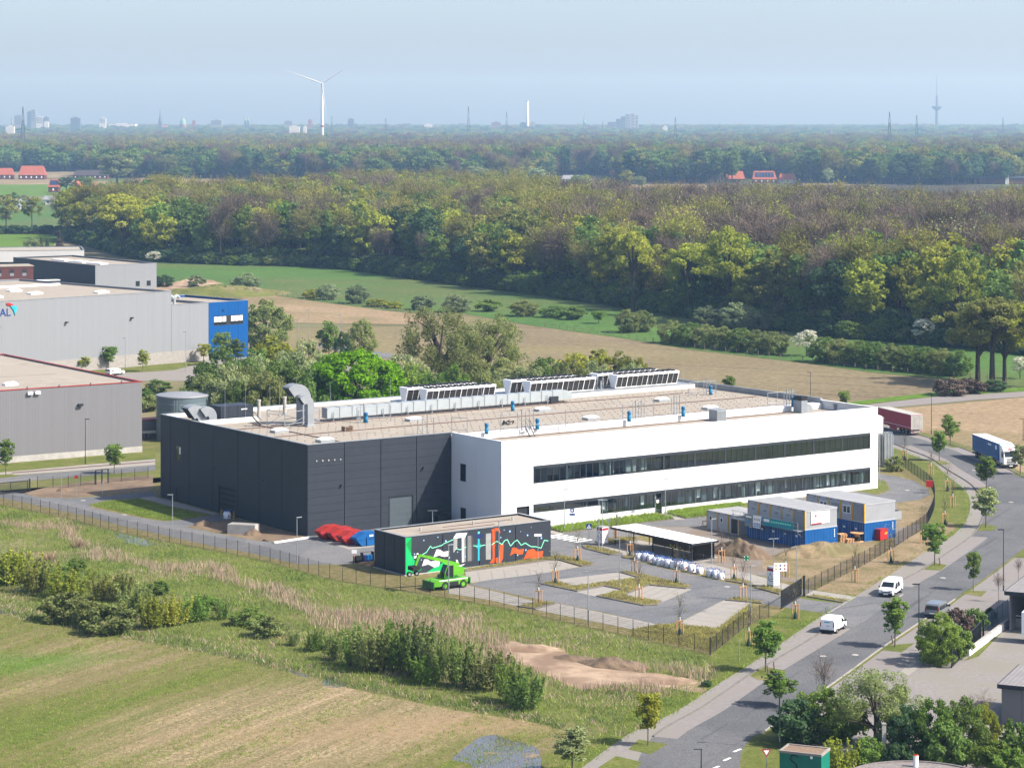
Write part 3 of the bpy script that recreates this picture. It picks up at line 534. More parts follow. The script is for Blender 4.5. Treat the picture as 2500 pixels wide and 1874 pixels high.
# dark hall left side
YB = (0, 7.3, 14, 20.5, 28.3, 36, 42.2, 45.7)
HL = ((21.3, 26.5, 0, 4.1), (38.8, 40.5, 6.4, 8.8), (38.8, 40.4, 0, 2.15))
for a0, a1 in zip(YB[:-1], YB[1:]): panel_x(a0, a1, 0, ZT, 0, .12, 'dark_clad', HL)
MB().box(.14, .5, .3, 45.5, 0, 12.9).build('wall_core', 'dark_joint', fb)
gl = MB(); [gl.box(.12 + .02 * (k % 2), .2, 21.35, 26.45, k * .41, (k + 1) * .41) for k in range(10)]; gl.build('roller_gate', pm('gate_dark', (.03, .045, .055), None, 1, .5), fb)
wn = MB().box(.03, .1, 38.8, 40.5, 6.4, 6.5).box(.03, .1, 38.8, 40.5, 8.7, 8.8).box(.03, .1, 38.8, 38.9, 6.5, 8.7).box(.03, .1, 40.4, 40.5, 6.5, 8.7).build('window', 'anthracite', fb)
MB().box(.05, .08, 38.9, 40.4, 6.5, 8.7).build('pane', 'car_glass', wn); MB().box(.04, .07, 38.95, 39.4, 7.5, 8.6).build('blind', 'white_paint', wn)
MB().box(.05, .1, 38.85, 40.35, .03, 2.1).build('door', 'anthracite', fb)
for y0 in (27.5, 12.5): MB().box(-.35, -.02, y0, y0 + .3, 6.6, 6.7).build('wall_light', 'anthracite', fb)
# back and right walls
for k in range(16): panel_y(k * 6.206, (k + 1) * 6.206, 0, ZT, 45.58, .12, 'dark_clad')
for a0, a1 in zip((-13, -6.5, 0, 9, 18, 27, 36), (-6.5, 0, 9, 18, 27, 36, 45.7)): panel_x(a0, a1, 0, ZT, 99.18, .12, 'white_wall')
# white stub facing left
for a0, a1 in ((-13, -6.5), (-6.5, 0)): panel_x(a0, a1, 0, ZT, 24.8, .12, 'white_wall', ((-3.84, -2.3, 6.2, 8.8), (-3.84, -2.3, 0, 2.3)))
wn = MB().box(24.84, 24.92, -3.84, -2.3, 6.2, 6.32).box(24.84, 24.92, -3.84, -2.3, 8.68, 8.8).box(24.84, 24.92, -3.84, -3.7, 6.3, 8.7).box(24.84, 24.92, -2.44, -2.3, 6.3, 8.7).build('window', 'anthracite', fb); MB().box(24.87, 24.9, -3.7, -2.44, 6.32, 8.68).build('pane', 'car_glass', wn)
MB().box(24.86, 24.95, -3.8, -2.35, .03, 2.28).build('door', 'anthracite', fb)
# white front: bays of 6.1 m with two window bands
BX = [24.8, 30.5] + [30.5 + 6.1 * k for k in range(1, 12)] + [99.3]
ZU0, ZU1, ZL0, ZL1 = 6.57, 9.13, .99, 3.54
UP, LOW = (30.5, 97.6, ZU0, ZU1), (42.8, 97.6, ZL0, ZL1); LOWS = (30.5, 42.8, 2.28, ZL1); DOORW, DOOR1 = (53.1, 54.5, 0, ZL1), (27.5, 29.8, 0, 3.4)
for a0, a1 in zip(BX[:-1], BX[1:]):
    for z0, z1 in ((0, 3.54), (3.54, 6.57), (6.57, ZT)): panel_y(a0, a1, z0, z1, -13, .14, 'white_wall', (UP, LOW, LOWS, DOORW, DOOR1))
def win_bay(a0, a1, z0, z1, n, blinds, seed):
    rr = random.Random(seed); fr = MB(); ed = .16
    fr.box(a0, a1, -12.96, -12.82, z0, z0 + .1).box(a0, a1, -13.02, -12.8, z1 - .42, z1)
    ws = [a0 + ed + (a1 - a0 - 2 * ed) * k / n for k in range(n + 1)]
    fr.box(a0, a0 + ed, -12.97, -12.8, z0 + .1, z1 - .42).box(a1 - ed, a1, -12.97, -12.8, z0 + .1, z1 - .42)
    for k in range(1, n): fr.box(ws[k] - .05, ws[k] + .05, -12.95, -12.84, z0 + .1, z1 - .42)
    wf = fr.build('window', 'frame_dark', fb)
    for k in range(n): MB().box(ws[k] + .05, ws[k + 1] - .05, -12.91, -12.89, z0 + .1, z1 - .42).build('pane', 'glass_dark' if blinds else 'glass', wf)
    if blinds:
        bl = MB(); [bl.box(a0 + ed, a1 - ed, -12.80, -12.78, z0 + .12 + .12 * q, z0 + .20 + .12 * q) for q in range(int((z1 - z0 - .55) / .12))]; bl.build('blind', 'blind', wf)
    return wf
for k in range(11):
    a0, a1 = 30.5 + 6.1 * k, 30.5 + 6.1 * (k + 1)
    win_bay(a0, a1, ZU0, ZU1, 5, k >= 4, k)
    if k < 2: win_bay(a0, a1, 2.28, ZL1, 2, False, k)
    elif k == 3: win_bay(a0 + .02, 53.1, ZL0, ZL1, 3, False, 50); win_bay(54.5, a1, ZL0, ZL1, 1, False, 51)
    else: win_bay(a0, a1, ZL0, ZL1, 5, False, 20 + k)
dr = MB().box(53.1, 53.22, -12.97, -12.84, 0, ZL1).box(54.38, 54.5, -12.97, -12.84, 0, ZL1).box(53.22, 54.38, -12.97, -12.84, 2.3, 2.42).box(53.22, 54.38, -12.97, -12.84, 3.1, ZL1).build('entrance_door', 'frame_dark', fb)
MB().box(53.22, 54.38, -12.92, -12.9, .05, 2.3).build('pane', 'glass', dr); MB().box(53.5, 53.95, -12.95, -12.93, 1.7, 2.15).build('notice', 'white_paint', dr)
MB().box(27.5, 29.8, -12.7, -12.6, 0, 3.4).build('recessed_door', 'anthracite', fb); MB().box(27.5, 28.6, -12.74, -12.71, .1, 2.4).build('pane', 'car_glass', fb)
# rooms behind the glass
rm = MB().box(30.3, 97.8, -12.6, -6, -.02, .25).box(30.3, 97.8, -12.75, -6, ZL1 + .3, ZL1 + .5).box(30.3, 97.8, -12.75, -6, ZU0 - .4, ZU0 - .2).box(30.3, 97.8, -12.75, -6, ZU1 + .2, ZU1 + .4); rm.build('room_floor', 'room_floor', fb)
MB().box(30.3, 97.8, -6, -5.9, 0, 9.5).build('room_wall', 'room_wall', fb)
rr = random.Random(3)
CT = [pm('curtain%d' % i, c, None, .5, .8) for i, c in enumerate(((.30, .36, .36), (.16, .20, .22), (.55, .60, .58), (.08, .11, .14)))]
for z0, z1, n in ((ZU0 + .1, ZU1 - .45, 13), (ZL0 + .1, ZL1 - .45, 46)):
    for k in range(n): x = rr.uniform(31 if z0 > 4 else 43, 55 if z0 > 4 else 96); MB().box(x, x + rr.choice((.3, .6, 1.1)), -12.6 + rr.uniform(0, 1.5), -11, z0, z1 - rr.choice((0, 0, .5))).build('curtain', rr.choice(CT), fb)
for k in range(16):
    x = 33 + 4.1 * k + rr.uniform(-1, 1); z0 = .25 if k % 3 else ZU0 - .2; MB().box(x, x + .12, -12.5, -6, z0, z0 + 2.9).build('partition', 'room_wall', fb)
for k in range(14):
    x = 44 + 3.7 * k + rr.uniform(-1, 1); MB().box(x, x + rr.uniform(.4, 1.1), -11.9, -11.8, 1.2 + rr.uniform(0, .5), 3.2).build('wall_board', 'white_paint', fb)
# roof
MB().prism([(.2, .2), (25, .2), (99.1, .2), (99.1, 45.4), (.2, 45.4)], 12.3, 12.5).build('roof_deck', 'roof_felt', fb)
MB().box(24.95, 99.15, -12.85, .2, 11.5, 11.7).build('roof_deck', 'roof_felt', fb)
up = MB().box(25.2, 98.9, 0, 1.8, 11.72, 12.62); up.build('upstand', 'white_wall', fb)
MB().box(24.8, 99.3, -13.03, -12.6, ZT, ZT + .05).box(24.77, 25.1, -12.6, 0, ZT, ZT + .05).box(98.9, 99.33, -12.6, .3, ZT, ZT + .05).build('coping', 'white_paint', fb)
MB().box(-.05, 24.8, -.05, .35, ZT, ZT + .06).box(-.05, .35, .35, 45.7, ZT, ZT + .06).box(.35, 98.9, 45.35, 45.75, ZT, ZT + .06).build('coping', 'galv', fb)
MB().box(98.9, 99.33, .3, 45.75, 13.1, 13.45).build('coping', 'galv_dull', fb)
MB().box(98.95, 99.17, .3, 45.3, 12.5, 13.1).build('parapet', 'galv_dull', fb)  # inner face coloured grey to carry the shade on it
bp = MB().box(.4, 98.9, 45.3, 45.5, 12.3, 13.05); [bp.box(.5 + k * .5, .7 + k * .5, 45.25, 45.3, 12.5, 13.0) for k in range(196)]; bp.build('parapet', 'white_wall', fb)
MB().box(.5, 10.5, 33.5, 33.8, 12.5, 13.2).box(10.5, 10.8, 33.5, 45, 12.5, 13.0).build('upstand', 'white_wall', fb)
pf = MB().box(40, 97.5, 31.3, 41, 12.51, 13.15).build('plant_platform', 'white_wall', fb); MB().box(40.1, 97.4, 31.4, 40.9, 13.16, 13.2).build('top_sheet', 'galv_dull', pf)
st = MB()
for v in (2.2, 14.2, 25.4): st.box(2, 97, v, v + .22, 12.51, 12.6)
st.box(26, 90, -1.2, -1.0, 11.71, 11.8); st.box(7.8, 8.05, 2, 30, 12.51, 12.6); st.build('cable_strip', 'rust_strip', fb)
dots = MB()
for v in np.arange(3.5, 30, 2.25):
    for q, u in enumerate(np.arange(1.5, 97, 1.35)):
        if RNG.random() < .82: dots.box(u, u + .16, v + .15 * math.sin(u), v + .14 + .15 * math.sin(u), 12.5, 12.58)
tag(dots.build('roof_weights', 'kerbstone', fb), kind='stuff')
# ------------------------------------------------------------------ roof plant
def roof(c, x, y, z=12.5): return G(c, x, y, z)
def loc_(P): r = P - C1; return r.dot(U), r.dot(V)
def cooler(label, u, v, L=13.8):
    t = thing('roof_cooler', label, 'cooler', B2W(u, v, 13.2), TH, 'white roof coolers in two rows')
    b, tp, h = .55, 1.2, 2.35
    for x in (0, L - .1): MB().slab([(x, -b, .15), (x, b, .15), (x, tp, h - .35), (x, tp, h), (x, -tp, h), (x, -tp, h - .35)], (.1, 0, 0)).build('end_plate', 'white_paint', t)
    dk = MB().box(0, L, -tp, tp, h, h + .06).box(0, L, -tp - .03, -tp, h - .3, h + .06).box(0, L, tp, tp + .03, h - .3, h + .06).build('fan_deck', 'white_paint', t)
    n = 12; w = (L - .3) / n
    for s in (-1, 1):
        me = None
        for k in range(n):
            x0 = .15 + k * w + .03; x1 = x0 + w - .06
            MB().slab([(x0, s * b, .2), (x1, s * b, .2), (x1, s * (tp - .05), h - .32), (x0, s * (tp - .05), h - .32)], (0, -s * .06, .03)).build('coil_panel', 'coil', t)
        fr = MB()
        for k in range(n + 1):
            x = .15 + k * w; ww = .06 if k % 4 == 2 else .022; fr.slab([(x - ww, s * b, .15), (x + ww, s * b, .15), (x + ww, s * tp, h - .3), (x - ww, s * tp, h - .3)], (0, s * .05, -.02))
        fr.box(.1, L - .1, s * b - .06, s * b + .06, .1, .22).build('coil_frame', 'white_paint', t)
    fan = MB().cyl((0, 0, h + .06), (0, 0, h + .28), .42, .42, 10).mesh('fan', MATS['black'])
    for k in range(11):
        for s in (-.55, .55): obj('fan', fan, t, (.9 + k * 1.2, s, 0))
    lg = MB(); [lg.box(x, x + .12, -.5, .5, 0, .16) for x in (.5, 4.6, 9, L - .6)]; lg.build('base_frame', 'galv', t)
for (u, nm) in ((41.7, 'left'), (62.6, 'middle'), (81.0, 'right')):
    cooler(f'white V-shaped roof cooler with dark coil panels, front row, {nm} of three', u, 33.6); cooler(f'white V-shaped roof cooler mostly hidden, rear row, {nm} of three', u - 1.5, 37.2)
pipes = thing('cooler_pipework', 'dark pipes and valves standing between the middle and right roof coolers', 'pipes', B2W(77.8, 34, 13.2), TH)
for k in range(8): MB().cyl((.3 * k, (k % 3) * .9, 0), (.3 * k, (k % 3) * .9, 1.5 + .2 * (k % 3)), .09 + .04 * (k % 2), n=8).build('pipe', 'galv' if k % 2 else 'anthracite', pipes)
MB().box(0, 2.4, -.1, .1, 1.4, 1.5).box(0, 2.4, 1.7, 1.9, 1.2, 1.3).build('rail', 'anthracite', pipes)
du = thing('ventilation_duct', 'long galvanised rectangular ventilation duct running along the roof', 'duct', B2W(19, 26.2, 12.5), TH)
sec = MB().box(0, 2.28, 0, 1.5, .55, 2.1).mesh('duct_section', MATS['silver']); fl = MB().box(-.05, .05, -.05, 1.55, .5, 2.15).mesh('flange', MATS['galv_dull'])
for k in range(20):
    s_ = obj('duct_section', sec, du, (k * 2.3, 0, 0)); obj('flange', fl, s_)
sup = MB().box(0, .1, -.3, -.2, 0, 1.5).box(0, .1, 1.6, 1.7, 0, 1.5).box(0, .1, -.3, 1.7, .4, .5).mesh('support', MATS['galv'])
for k in range(10): obj('support', sup, du, (1 + k * 4.6, 0, 0))
el = MB(); prof = [(46 + 1.9 * math.sin(a), .55 + 1.55 * (1 - (1 - math.cos(a)))) for a in np.linspace(0, math.pi / 2, 7)]
el.slab([(46, 0, .55)] + [(x, 0, z) for x, z in prof], (0, 1.5, 0)); el.build('elbow', 'silver', du)
MB().box(43, 44.6, -.4, .0, .1, 1.2).build('damper_box', 'anthracite', du)
def gooseneck(label, u, v, w, d, h, rad, base_z=12.5):
    t = thing('exhaust_gooseneck', label, 'exhaust duct', B2W(u, v, base_z), TH)
    MB().box(-w * .62, w * .62, -d * .62, d * .62, 0, .35).build('curb', 'galv', t)
    path = [(0, .3), (0, h - rad)] + [(-rad * (1 - math.cos(a)), h - rad + rad * math.sin(a)) for a in np.linspace(.25, 2.35, 9)]
    m = MB(); ring = []
    for i, p in enumerate(path):
        a = path[max(0, i - 1)]; b = path[min(len(path) - 1, i + 1)]; tx, tz = b[0] - a[0], b[1] - a[1]; l = math.hypot(tx, tz); nx, nz = tz / l, -tx / l; g_ = 1 + .25 * i / len(path)
        ring.append([(p[0] + nx * w / 2 * s * g_, q * d / 2, p[1] + nz * w / 2 * s * g_) for s, q in ((-1, -1), (1, -1), (1, 1), (-1, 1))])
    for r in ring: m.v += r
    for i in range(len(ring) - 1):
        for k in range(4): m.f.append((i * 4 + k, i * 4 + (k + 1) % 4, i * 4 + 4 + (k + 1) % 4, i * 4 + 4 + k))
    m.build('duct_body', 'galv_dull', t); e = ring[-1]; MB().face([tuple(Vector(p) * .995 + Vector((.05, 0, .12))) for p in e]).build('grille', 'black', t)
    return t
P = loc_(roof('c', 455, 470)); gooseneck('tall galvanised gooseneck exhaust, the larger of the pair on the roof', P[0] + 1, P[1] + .5, 1.45, 2.0, 5.5, 1.6)
P = loc_(roof('c', 535, 485)); gooseneck('shorter galvanised gooseneck exhaust standing in front of the larger one', P[0], P[1], 1.1, 1.1, 4.2, .9)
P = loc_(roof('u', 235, 455)); gooseneck('low galvanised exhaust hood at the far left roof corner', P[0], P[1], 1.7, 2.2, 1.9, 1.2)
P = loc_(roof('u', 330, 455)); gooseneck('low galvanised exhaust hood beside the dark roof screen', P[0], P[1], 1.3, 1.3, 1.9, 1.0)
def frame3(label, pts, h, mat='galv'):
    o = pts[0]; t = thing('roof_frame', label, 'frame', o); L = [p - o for p in pts]
    for i, p in enumerate(L): MB().box(p.x - .06, p.x + .06, p.y - .06, p.y + .06, 0, h).build('post', mat, t)
    for i in range(len(L)):
        if len(L) == 2 and i == 1: break
        a, b = L[i], L[(i + 1) % len(L)]
        for z in (h - .05, h * .28): MB().cyl(a + Vector((0, 0, z)), b + Vector((0, 0, z)), .05, n=6).build('rail', mat, t)
        if len(L) > 2: MB().cyl(a + Vector((0, 0, .3)), b + Vector((0, 0, h - .1)), .03, n=5).build('brace', mat, t)
    return t
frame3('galvanised scaffold frame around the roof goosenecks', [roof('c', 180, 485), roof('c', 330, 512), roof('c', 620, 472), roof('c', 470, 445)], 2.6)
def portal(label, a, b, h, npipe, f0, f1, blue=False):
    t = frame3(label, [a, b], h)
    for k in range(npipe):
        p = (b - a) * (f0 + (f1 - f0) * (k / max(1, npipe - 1))); MB().cyl((p.x, p.y, 0), (p.x, p.y, h + .35 * (k % 2) + .2), .055 + .03 * (k % 2), n=6).build('pipe', 'galv_dull' if k % 3 else 'galv', t)
portal('galvanised pipe portal on the roof beside the long duct', roof('c', 938, 457), roof('c', 1222, 440), 2.5, 2, .1, .2)
portal('galvanised pipe portal above the dark hall front edge, left', roof('c', 1450, 560), roof('c', 1585, 548), 2.5, 2, .3, .6)
portal('galvanised pipe portal above the dark hall front edge, right', roof('c', 1737, 552), roof('c', 1868, 560), 2.6, 0, 0, 1)
portal('wide galvanised pipe portal by the roof stair', roof('s', 785, 522), roof('s', 1258, 487), 2.7, 5, .26, .5)
portal('galvanised pipe portal in the middle of the white roof edge', roof('s', 1675, 437), roof('s', 1898, 420), 2.5, 5, .33, .7)
portal('pipe cluster with thin posts right of the middle roof portal', roof('s', 2030, 402), roof('s', 2090, 398), 2.7, 4, 0, 1)
portal('pale pipe portal near the far right roof corner', roof('t', 842, 262), roof('t', 1040, 245), 2.4, 3, .55, .75)
portal('pale pipe portal near the right roof end', roof('t', 1418, 340), roof('t', 1615, 330), 2.4, 4, .6, .9)
for i, (x, y, nm) in enumerate(((893.8, 1031.7, 'beside the left pipe portal'), (1188, 1059, 'behind the white upstand, leftmost'), (1312, 1047.3, 'beside the roof stair'), (1251.7, 1003, 'in front of the long duct'), (1536, 1028.5, 'by the middle pipe portal'), (1668, 1016.5, 'by the thin pipe cluster'), (1735, 963.6, 'by the far right portal'), (1936, 993, 'at the right roof end'))):
    t = thing('vent_pipe', f'bright blue roof vent pipe {nm}', 'vent pipe', W3(x, y, 12.5), 0, 'blue vent pipes on the roof')
    MB().lathe([(0, 0), (.3, 0), (.3, .75), (.26, .8), (.26, 1.1)], 12).build('lower_pipe', 'vent_blue', t, True); MB().lathe([(.26, 1.1), (.31, 1.15), (.31, 1.5), (.22, 1.62), (.0, 1.62)], 12).build('cowl', pm('vent_blue2', (.02, .20, .42), None, 1, .4), t, True)
for x, y, z, nm in ((794, 1078, 12.5, 'near the dark hall corner'), (682, 1055, 12.5, 'left of the scaffold frame'), (1324, 1003, 12.5, 'in front of the duct end'), (1443, 1024, 12.5, 'in the middle of the roof'), (1734, 999, 12.5, 'towards the right roof end'), (1616, 979, 12.5, 'beyond the middle portal'), (1010, 1027, 12.5, 'behind the left pipe frames')):
    t = thing('roof_skylight', f'low white dome skylight {nm}', 'skylight', W3(x, y, z), TH, 'white roof skylights')
    MB().box(-1.2, 1.2, -.8, .8, 0, .4).build('curb', 'galv', t); d = MB().add([(-1.15, -.75, .4), (1.15, -.75, .4), (1.15, .75, .4), (-1.15, .75, .4), (-.7, -.4, .65), (.7, -.4, .65), (.7, .4, .65), (-.7, .4, .65)], [(0, 1, 5, 4), (1, 2, 6, 5), (2, 3, 7, 6), (3, 0, 4, 7), (4, 5, 6, 7)]); d.build('dome', 'white_paint', t)
t = thing('roof_unit', 'grey louvred box unit on the lower white roof', 'roof unit', W3(1752, 1026, 11.72), TH); MB().box(-1, 1, -1, 1, 0, 1.75).build('casing', 'galv_dull', t)
for k in range(9): MB().box(-.95, .95, -1.06, -1, .15 + k * .17, .25 + k * .17).build('louvre', 'galv', t)
t = thing('roof_unit', 'black-topped fan with curved grey duct at the right roof end', 'roof unit', W3(1958, 1006, 11.72), TH); MB().box(-1, .3, -1, 1, 0, 2.0).build('casing', 'galv_dull', t); MB().box(-.95, .4, -.9, .9, 2.02, 2.7).build('fan_head', 'black', t)
MB().slab([(.3, -.8, 0)] + [(.3 + 1.5 * math.sin(a), -.8, 1.5 * math.cos(a)) for a in np.linspace(0, math.pi / 2, 7)], (0, 1.6, 0)).build('curved_duct', 'galv', t)
for x, y, nm in ((2040, 1001, 'left'), (2054, 999, 'right')):
    t = thing('roof_cowl', f'round grey cowl at the right roof end, {nm} one of two', 'cowl', W3(x, y, 11.72), 0); MB().lathe([(0, 1.0), (.45, 1.0), (.45, .75), (.3, .7), (.3, 0)], 12).build('cowl', 'galv_dull', t); MB().lathe([(.5, .02), (.5, .1), (.3, .1)], 12).build('base_ring', 'galv', t)
def stairs(label, P, rz, n=5, w=.9):
    t = thing('roof_stair', label, 'stair', P, rz)
    for s in (0, w): MB().slab([(s, 0, 0), (s, .25, 0), (s, 1.5, 1.4), (s, 1.25, 1.4)], (.05, 0, 0)).build('stringer', 'anthracite', t); MB().tube([(s, .1, .9), (s, 1.3, 2.3), (s, 1.9, 2.3)], .03, 5).build('handrail', 'anthracite', t); MB().cyl((s, 1.3, 1.3), (s, 1.3, 2.3), .025, n=5).build('baluster', 'anthracite', t)
    for k in range(n): MB().box(0, w, .15 + k * .26, .4 + k * .26, .22 + k * .26, .26 + k * .26).build('tread', 'galv_dull', t)
stairs('small dark steel stair by the scaffold frame on the roof', roof('c', 140, 485), TH + 1.2); stairs('small dark steel stair over the white roof upstand', W3(1295, 1066, 11.72), TH)
t = thing('pallet_stack', 'small stack of timber pallets lying on the roof', 'pallets', W3(848, 1052, 12.5), TH)
for k in range(5): MB().box(-.75, .75, -.5, .5, k * .15, k * .15 + .05).box(-.75, -.6, -.5, .5, k * .15 + .05, k * .15 + .15).box(.6, .75, -.5, .5, k * .15 + .05, k * .15 + .15).build('pallet', 'wood_old', t)
t = thing('scrap_heap', 'dark heap of cable lying on the roof by the portal', 'heap', W3(1238, 1036, 12.5), TH)
for k in range(6): MB().tube([(random.uniform(-1, 1), random.uniform(-.5, .5), .1 + .1 * k), (random.uniform(-1, 1), random.uniform(-.5, .5), .2 + .1 * k), (random.uniform(-1.2, 1.2), random.uniform(-.5, .5), .1)], .1, 6).build('cable', 'black', t)
a_, b_ = loc_(roof('u', 412, 455)), loc_(roof('u', 722, 440)); t = thing('roof_screen', 'dark grey panelled screen box on the left part of the roof', 'screen', B2W(a_[0], a_[1], 12.5), TH)
Ls = b_[0] - a_[0]
for k in range(4): MB().box(k * Ls / 4, (k + 1) * Ls / 4 - .04, 0, .15, 0, 2.5).build('panel', 'dark_clad', t)
MB().box(0, Ls, .15, 4, 0, 2.45).build('body', 'dark_clad', t); MB().box(Ls * .62, Ls * .8, -.05, 0, 1.8, 1.95).build('lamp', 'white_paint', t)
for x, y in ((632, 1020), (695, 1012)):
    t = thing('flue_pipe', 'short white flue pipe beside the dark roof screen' if x < 650 else 'short white flue pipe behind the scaffold frame', 'flue', W3(x, y, 12.5)); MB().lathe([(0, 0), (.28, 0), (.28, 2.6), (.33, 2.65), (.33, 2.9), (0, 2.9)], 10).build('pipe', 'concrete', t); MB().lathe([(.42, .0), (.42, .15), (.28, .2)], 10).build('flashing', 'galv', t)
rod = MB().cyl((0, 0, 0), (0, 0, 5.2), .035, .018, 5).mesh('rod', MATS['galv']); ft = MB().lathe([(.25, 0), (.25, .15), (0, .18)], 8).mesh('foot', MATS['concrete'])
for c, x, y in (('u', 447, 455), ('u', 620, 440), ('u', 826, 400), ('u', 907, 395), ('u', 1050, 330), ('u', 1335, 400), ('u', 1842, 350), ('s', 645, 330), ('s', 905, 320), ('s', 1275, 250), ('s', 1525, 240), ('s', 1860, 225), ('t', 800, 240), ('t', 905, 255), ('t', 1488, 300)):
    t = thing('lightning_rod', 'thin grey lightning rod standing on the factory roof', 'rod', roof(c, x, y), 0, 'lightning rods on the factory roof'); obj('rod', rod, t); obj('foot', ft, t)
# silo and gas bottles at the right end
P = G('e', 1536, 955); t = thing('storage_silo', 'tall white cylindrical silo at the right end of the factory', 'silo', P)
MB().lathe([(0, .9), (.72, .9), (.72, 8.3), (.5, 8.6), (0, 8.75)], 24).build('vessel', 'white_paint', t, True); MB().lathe([(.62, 0), (.62, .9)], 16).build('skirt', 'galv', t); MB().box(.6, .95, -.2, .2, 8.0, 8.4).cyl((.85, 0, 1), (.85, 0, 8), .05, n=6).build('ladder', 'galv', t)
P = G('e', 1605, 960); t = thing('gas_vaporiser', 'bank of upright ribbed aluminium vaporiser tubes beside the white silo', 'vaporiser', P, TH)
for k in range(6):
    for q in range(3): MB().box(-1.0 + k * .36, -.78 + k * .36, -.6 + q * .5, -.38 + q * .5, .4, 5.7 - .15 * ((k + q) % 2)).build('finned_tube', 'galv_dull' if k % 2 else 'galv', t)
MB().box(-1.2, 1.3, -.8, .8, .2, .4).build('base', 'galv', t)
for k in range(6): MB().tube([(-.9 + k * .36, -.5, 5.6), (-.9 + k * .36, -.5, 5.9), (-.9 + k * .36, .5, 5.9), (-.9 + k * .36, .5, 5.6)], .04, 6).build('bend', 'silver', t)
# ------------------------------------------------------------------ small painted building
PG = G('v', 410, 765); TG = TH; LG, DG, HG = 23.6, 7.6, 5.1
gb = thing('mural_building', 'small flat-roofed dark building with a colourful painted mural', 'building', PG, TG)
for k in range(4): panel_y(k * LG / 4, (k + 1) * LG / 4, .15, HG, 0, .12, 'dark_clad', (), gb)
for k in range(3): panel_x(k * DG / 3, (k + 1) * DG / 3, .15, HG, 0, .12, 'dark_clad', (), gb)
MB().box(.13, LG - .13, .13, DG - .13, .15, HG - .4).build('wall_core', 'dark_joint', gb)
for k in range(4): panel_y(k * LG / 4, (k + 1) * LG / 4, .15, HG, DG - .12, .12, 'dark_clad', (), gb)
panel_x(0, DG, .15, HG, LG - .12, .12, 'dark_clad', (), gb)
MB().box(-.12, LG + .12, -.12, DG + .12, 0, .15).build('plinth', 'concrete', gb)
MB().box(.3, LG - .3, .3, DG - .3, HG - .4, HG - .2).build('roof_deck', 'roof_felt', gb)
MB().box(-.04, LG + .04, -.04, .3, HG, HG + .05).box(-.04, LG + .04, DG - .3, DG + .04, HG, HG + .05).box(-.04, .3, .3, DG - .3, HG, HG + .05).box(LG - .3, LG + .04, .3, DG - .3, HG, HG + .05).build('coping', 'galv', gb)
MB().box(4, 16, 2.5, 2.65, HG - .2, HG - .13).box(9, 20, 4.6, 4.7, HG - .2, HG - .13).build('cable_strip', 'rust_strip', gb)
for x in (5, 13.5, 20): MB().cyl((x, 4, HG - .2), (x, 4, HG + .3), .12, n=8).build('vent', 'concrete', gb)
def mural(c, pts, mat, lvl=1):
    q = [on_wall(PG, TG, c, x, y) for x, y in pts]; MB().face([(s, -.004 * lvl, z) for s, z in q]).build('mural_paint', mat, gb)
def stroke(c, pts, w, mat, lvl):
    q = [Vector(on_wall(PG, TG, c, x, y)) for x, y in pts]; m = MB()
    for a, b in zip(q[:-1], q[1:]):
        d = (b - a).normalized(); n_ = Vector((-d.y, d.x)) * w / 2; a2, b2 = a - d * w * .3, b + d * w * .3; m.face([(p.x, -.004 * lvl, p.y) for p in (a2 - n_, b2 - n_, b2 + n_, a2 + n_)])
    m.build('mural_paint', mat, gb)
def disc(c, x, y, r, mat, lvl):
    s, z = on_wall(PG, TG, c, x, y); MB().face([(s + r * math.cos(a), -.004 * lvl, z + r * math.sin(a)) for a in np.linspace(0, 2 * math.pi, 13)[:-1]]).build('mural_paint', mat, gb)
mural('v', [(415, 335), (480, 328), (478, 520), (545, 640), (415, 748)], 'm_green', 1); mural('v', [(478, 340), (478, 480), (472, 495), (418, 408)], 'm_green2', 2); mural('v', [(415, 420), (470, 500), (525, 640), (470, 745), (415, 748)], 'm_green', 3); mural('v', [(525, 640), (600, 690), (510, 735), (475, 745)], 'm_green2', 4)
mural('v', [(650, 725), (700, 690), (850, 600), (900, 600), (1090, 670), (1020, 690), (830, 710)], 'm_green', 1); mural('v', [(860, 598), (980, 625), (1090, 668), (1040, 680), (930, 650)], 'm_green2', 2)
stroke('v', [(525, 620), (590, 530), (650, 495), (695, 425), (715, 448), (830, 415), (840, 400), (900, 375), (950, 352), (975, 375), (990, 455), (1020, 465), (1050, 460)], .09, 'm_mint', 2)
stroke('v', [(1075, 440), (1095, 438)], .09, 'm_mint', 6); stroke('v', [(1165, 425), (1175, 418), (1225, 430), (1310, 412)], .1, 'm_mint', 4)
stroke('v', [(1385, 410), (1440, 370), (1500, 405), (1530, 362), (1560, 352), (1595, 425), (1640, 375), (1670, 355), (1715, 415), (1760, 390), (1825, 430), (1880, 432), (1940, 448), (1975, 360), (2018, 366)], .1, 'm_mint', 5)
mural('v', [(540, 505), (560, 505), (560, 535), (578, 535), (575, 560), (560, 560), (558, 590), (540, 590), (540, 562), (508, 562), (510, 535), (540, 535)], 'm_white', 3)
mural('v', [(955, 330), (985, 283), (1110, 275), (1085, 325), (1090, 600), (1050, 608), (1048, 330), (998, 335), (995, 440), (955, 500)], 'm_white', 3); mural('v', [(1066, 330), (1088, 335), (1090, 598), (1068, 606)], 'm_grey2', 4); mural('v', [(955, 340), (998, 338), (996, 430), (957, 495)], 'm_grey2', 4)
mural('v', [(730, 550), (765, 462), (800, 465), (840, 490), (908, 480), (890, 540), (850, 545), (790, 530)], 'm_white', 3); mural('v', [(600, 650), (625, 575), (660, 575), (700, 600), (810, 575), (790, 650), (740, 665), (670, 630)], 'm_white', 3); mural('v', [(980, 578), (1000, 580), (1018, 640), (1085, 625), (1040, 655), (1000, 650)], 'm_white', 4)
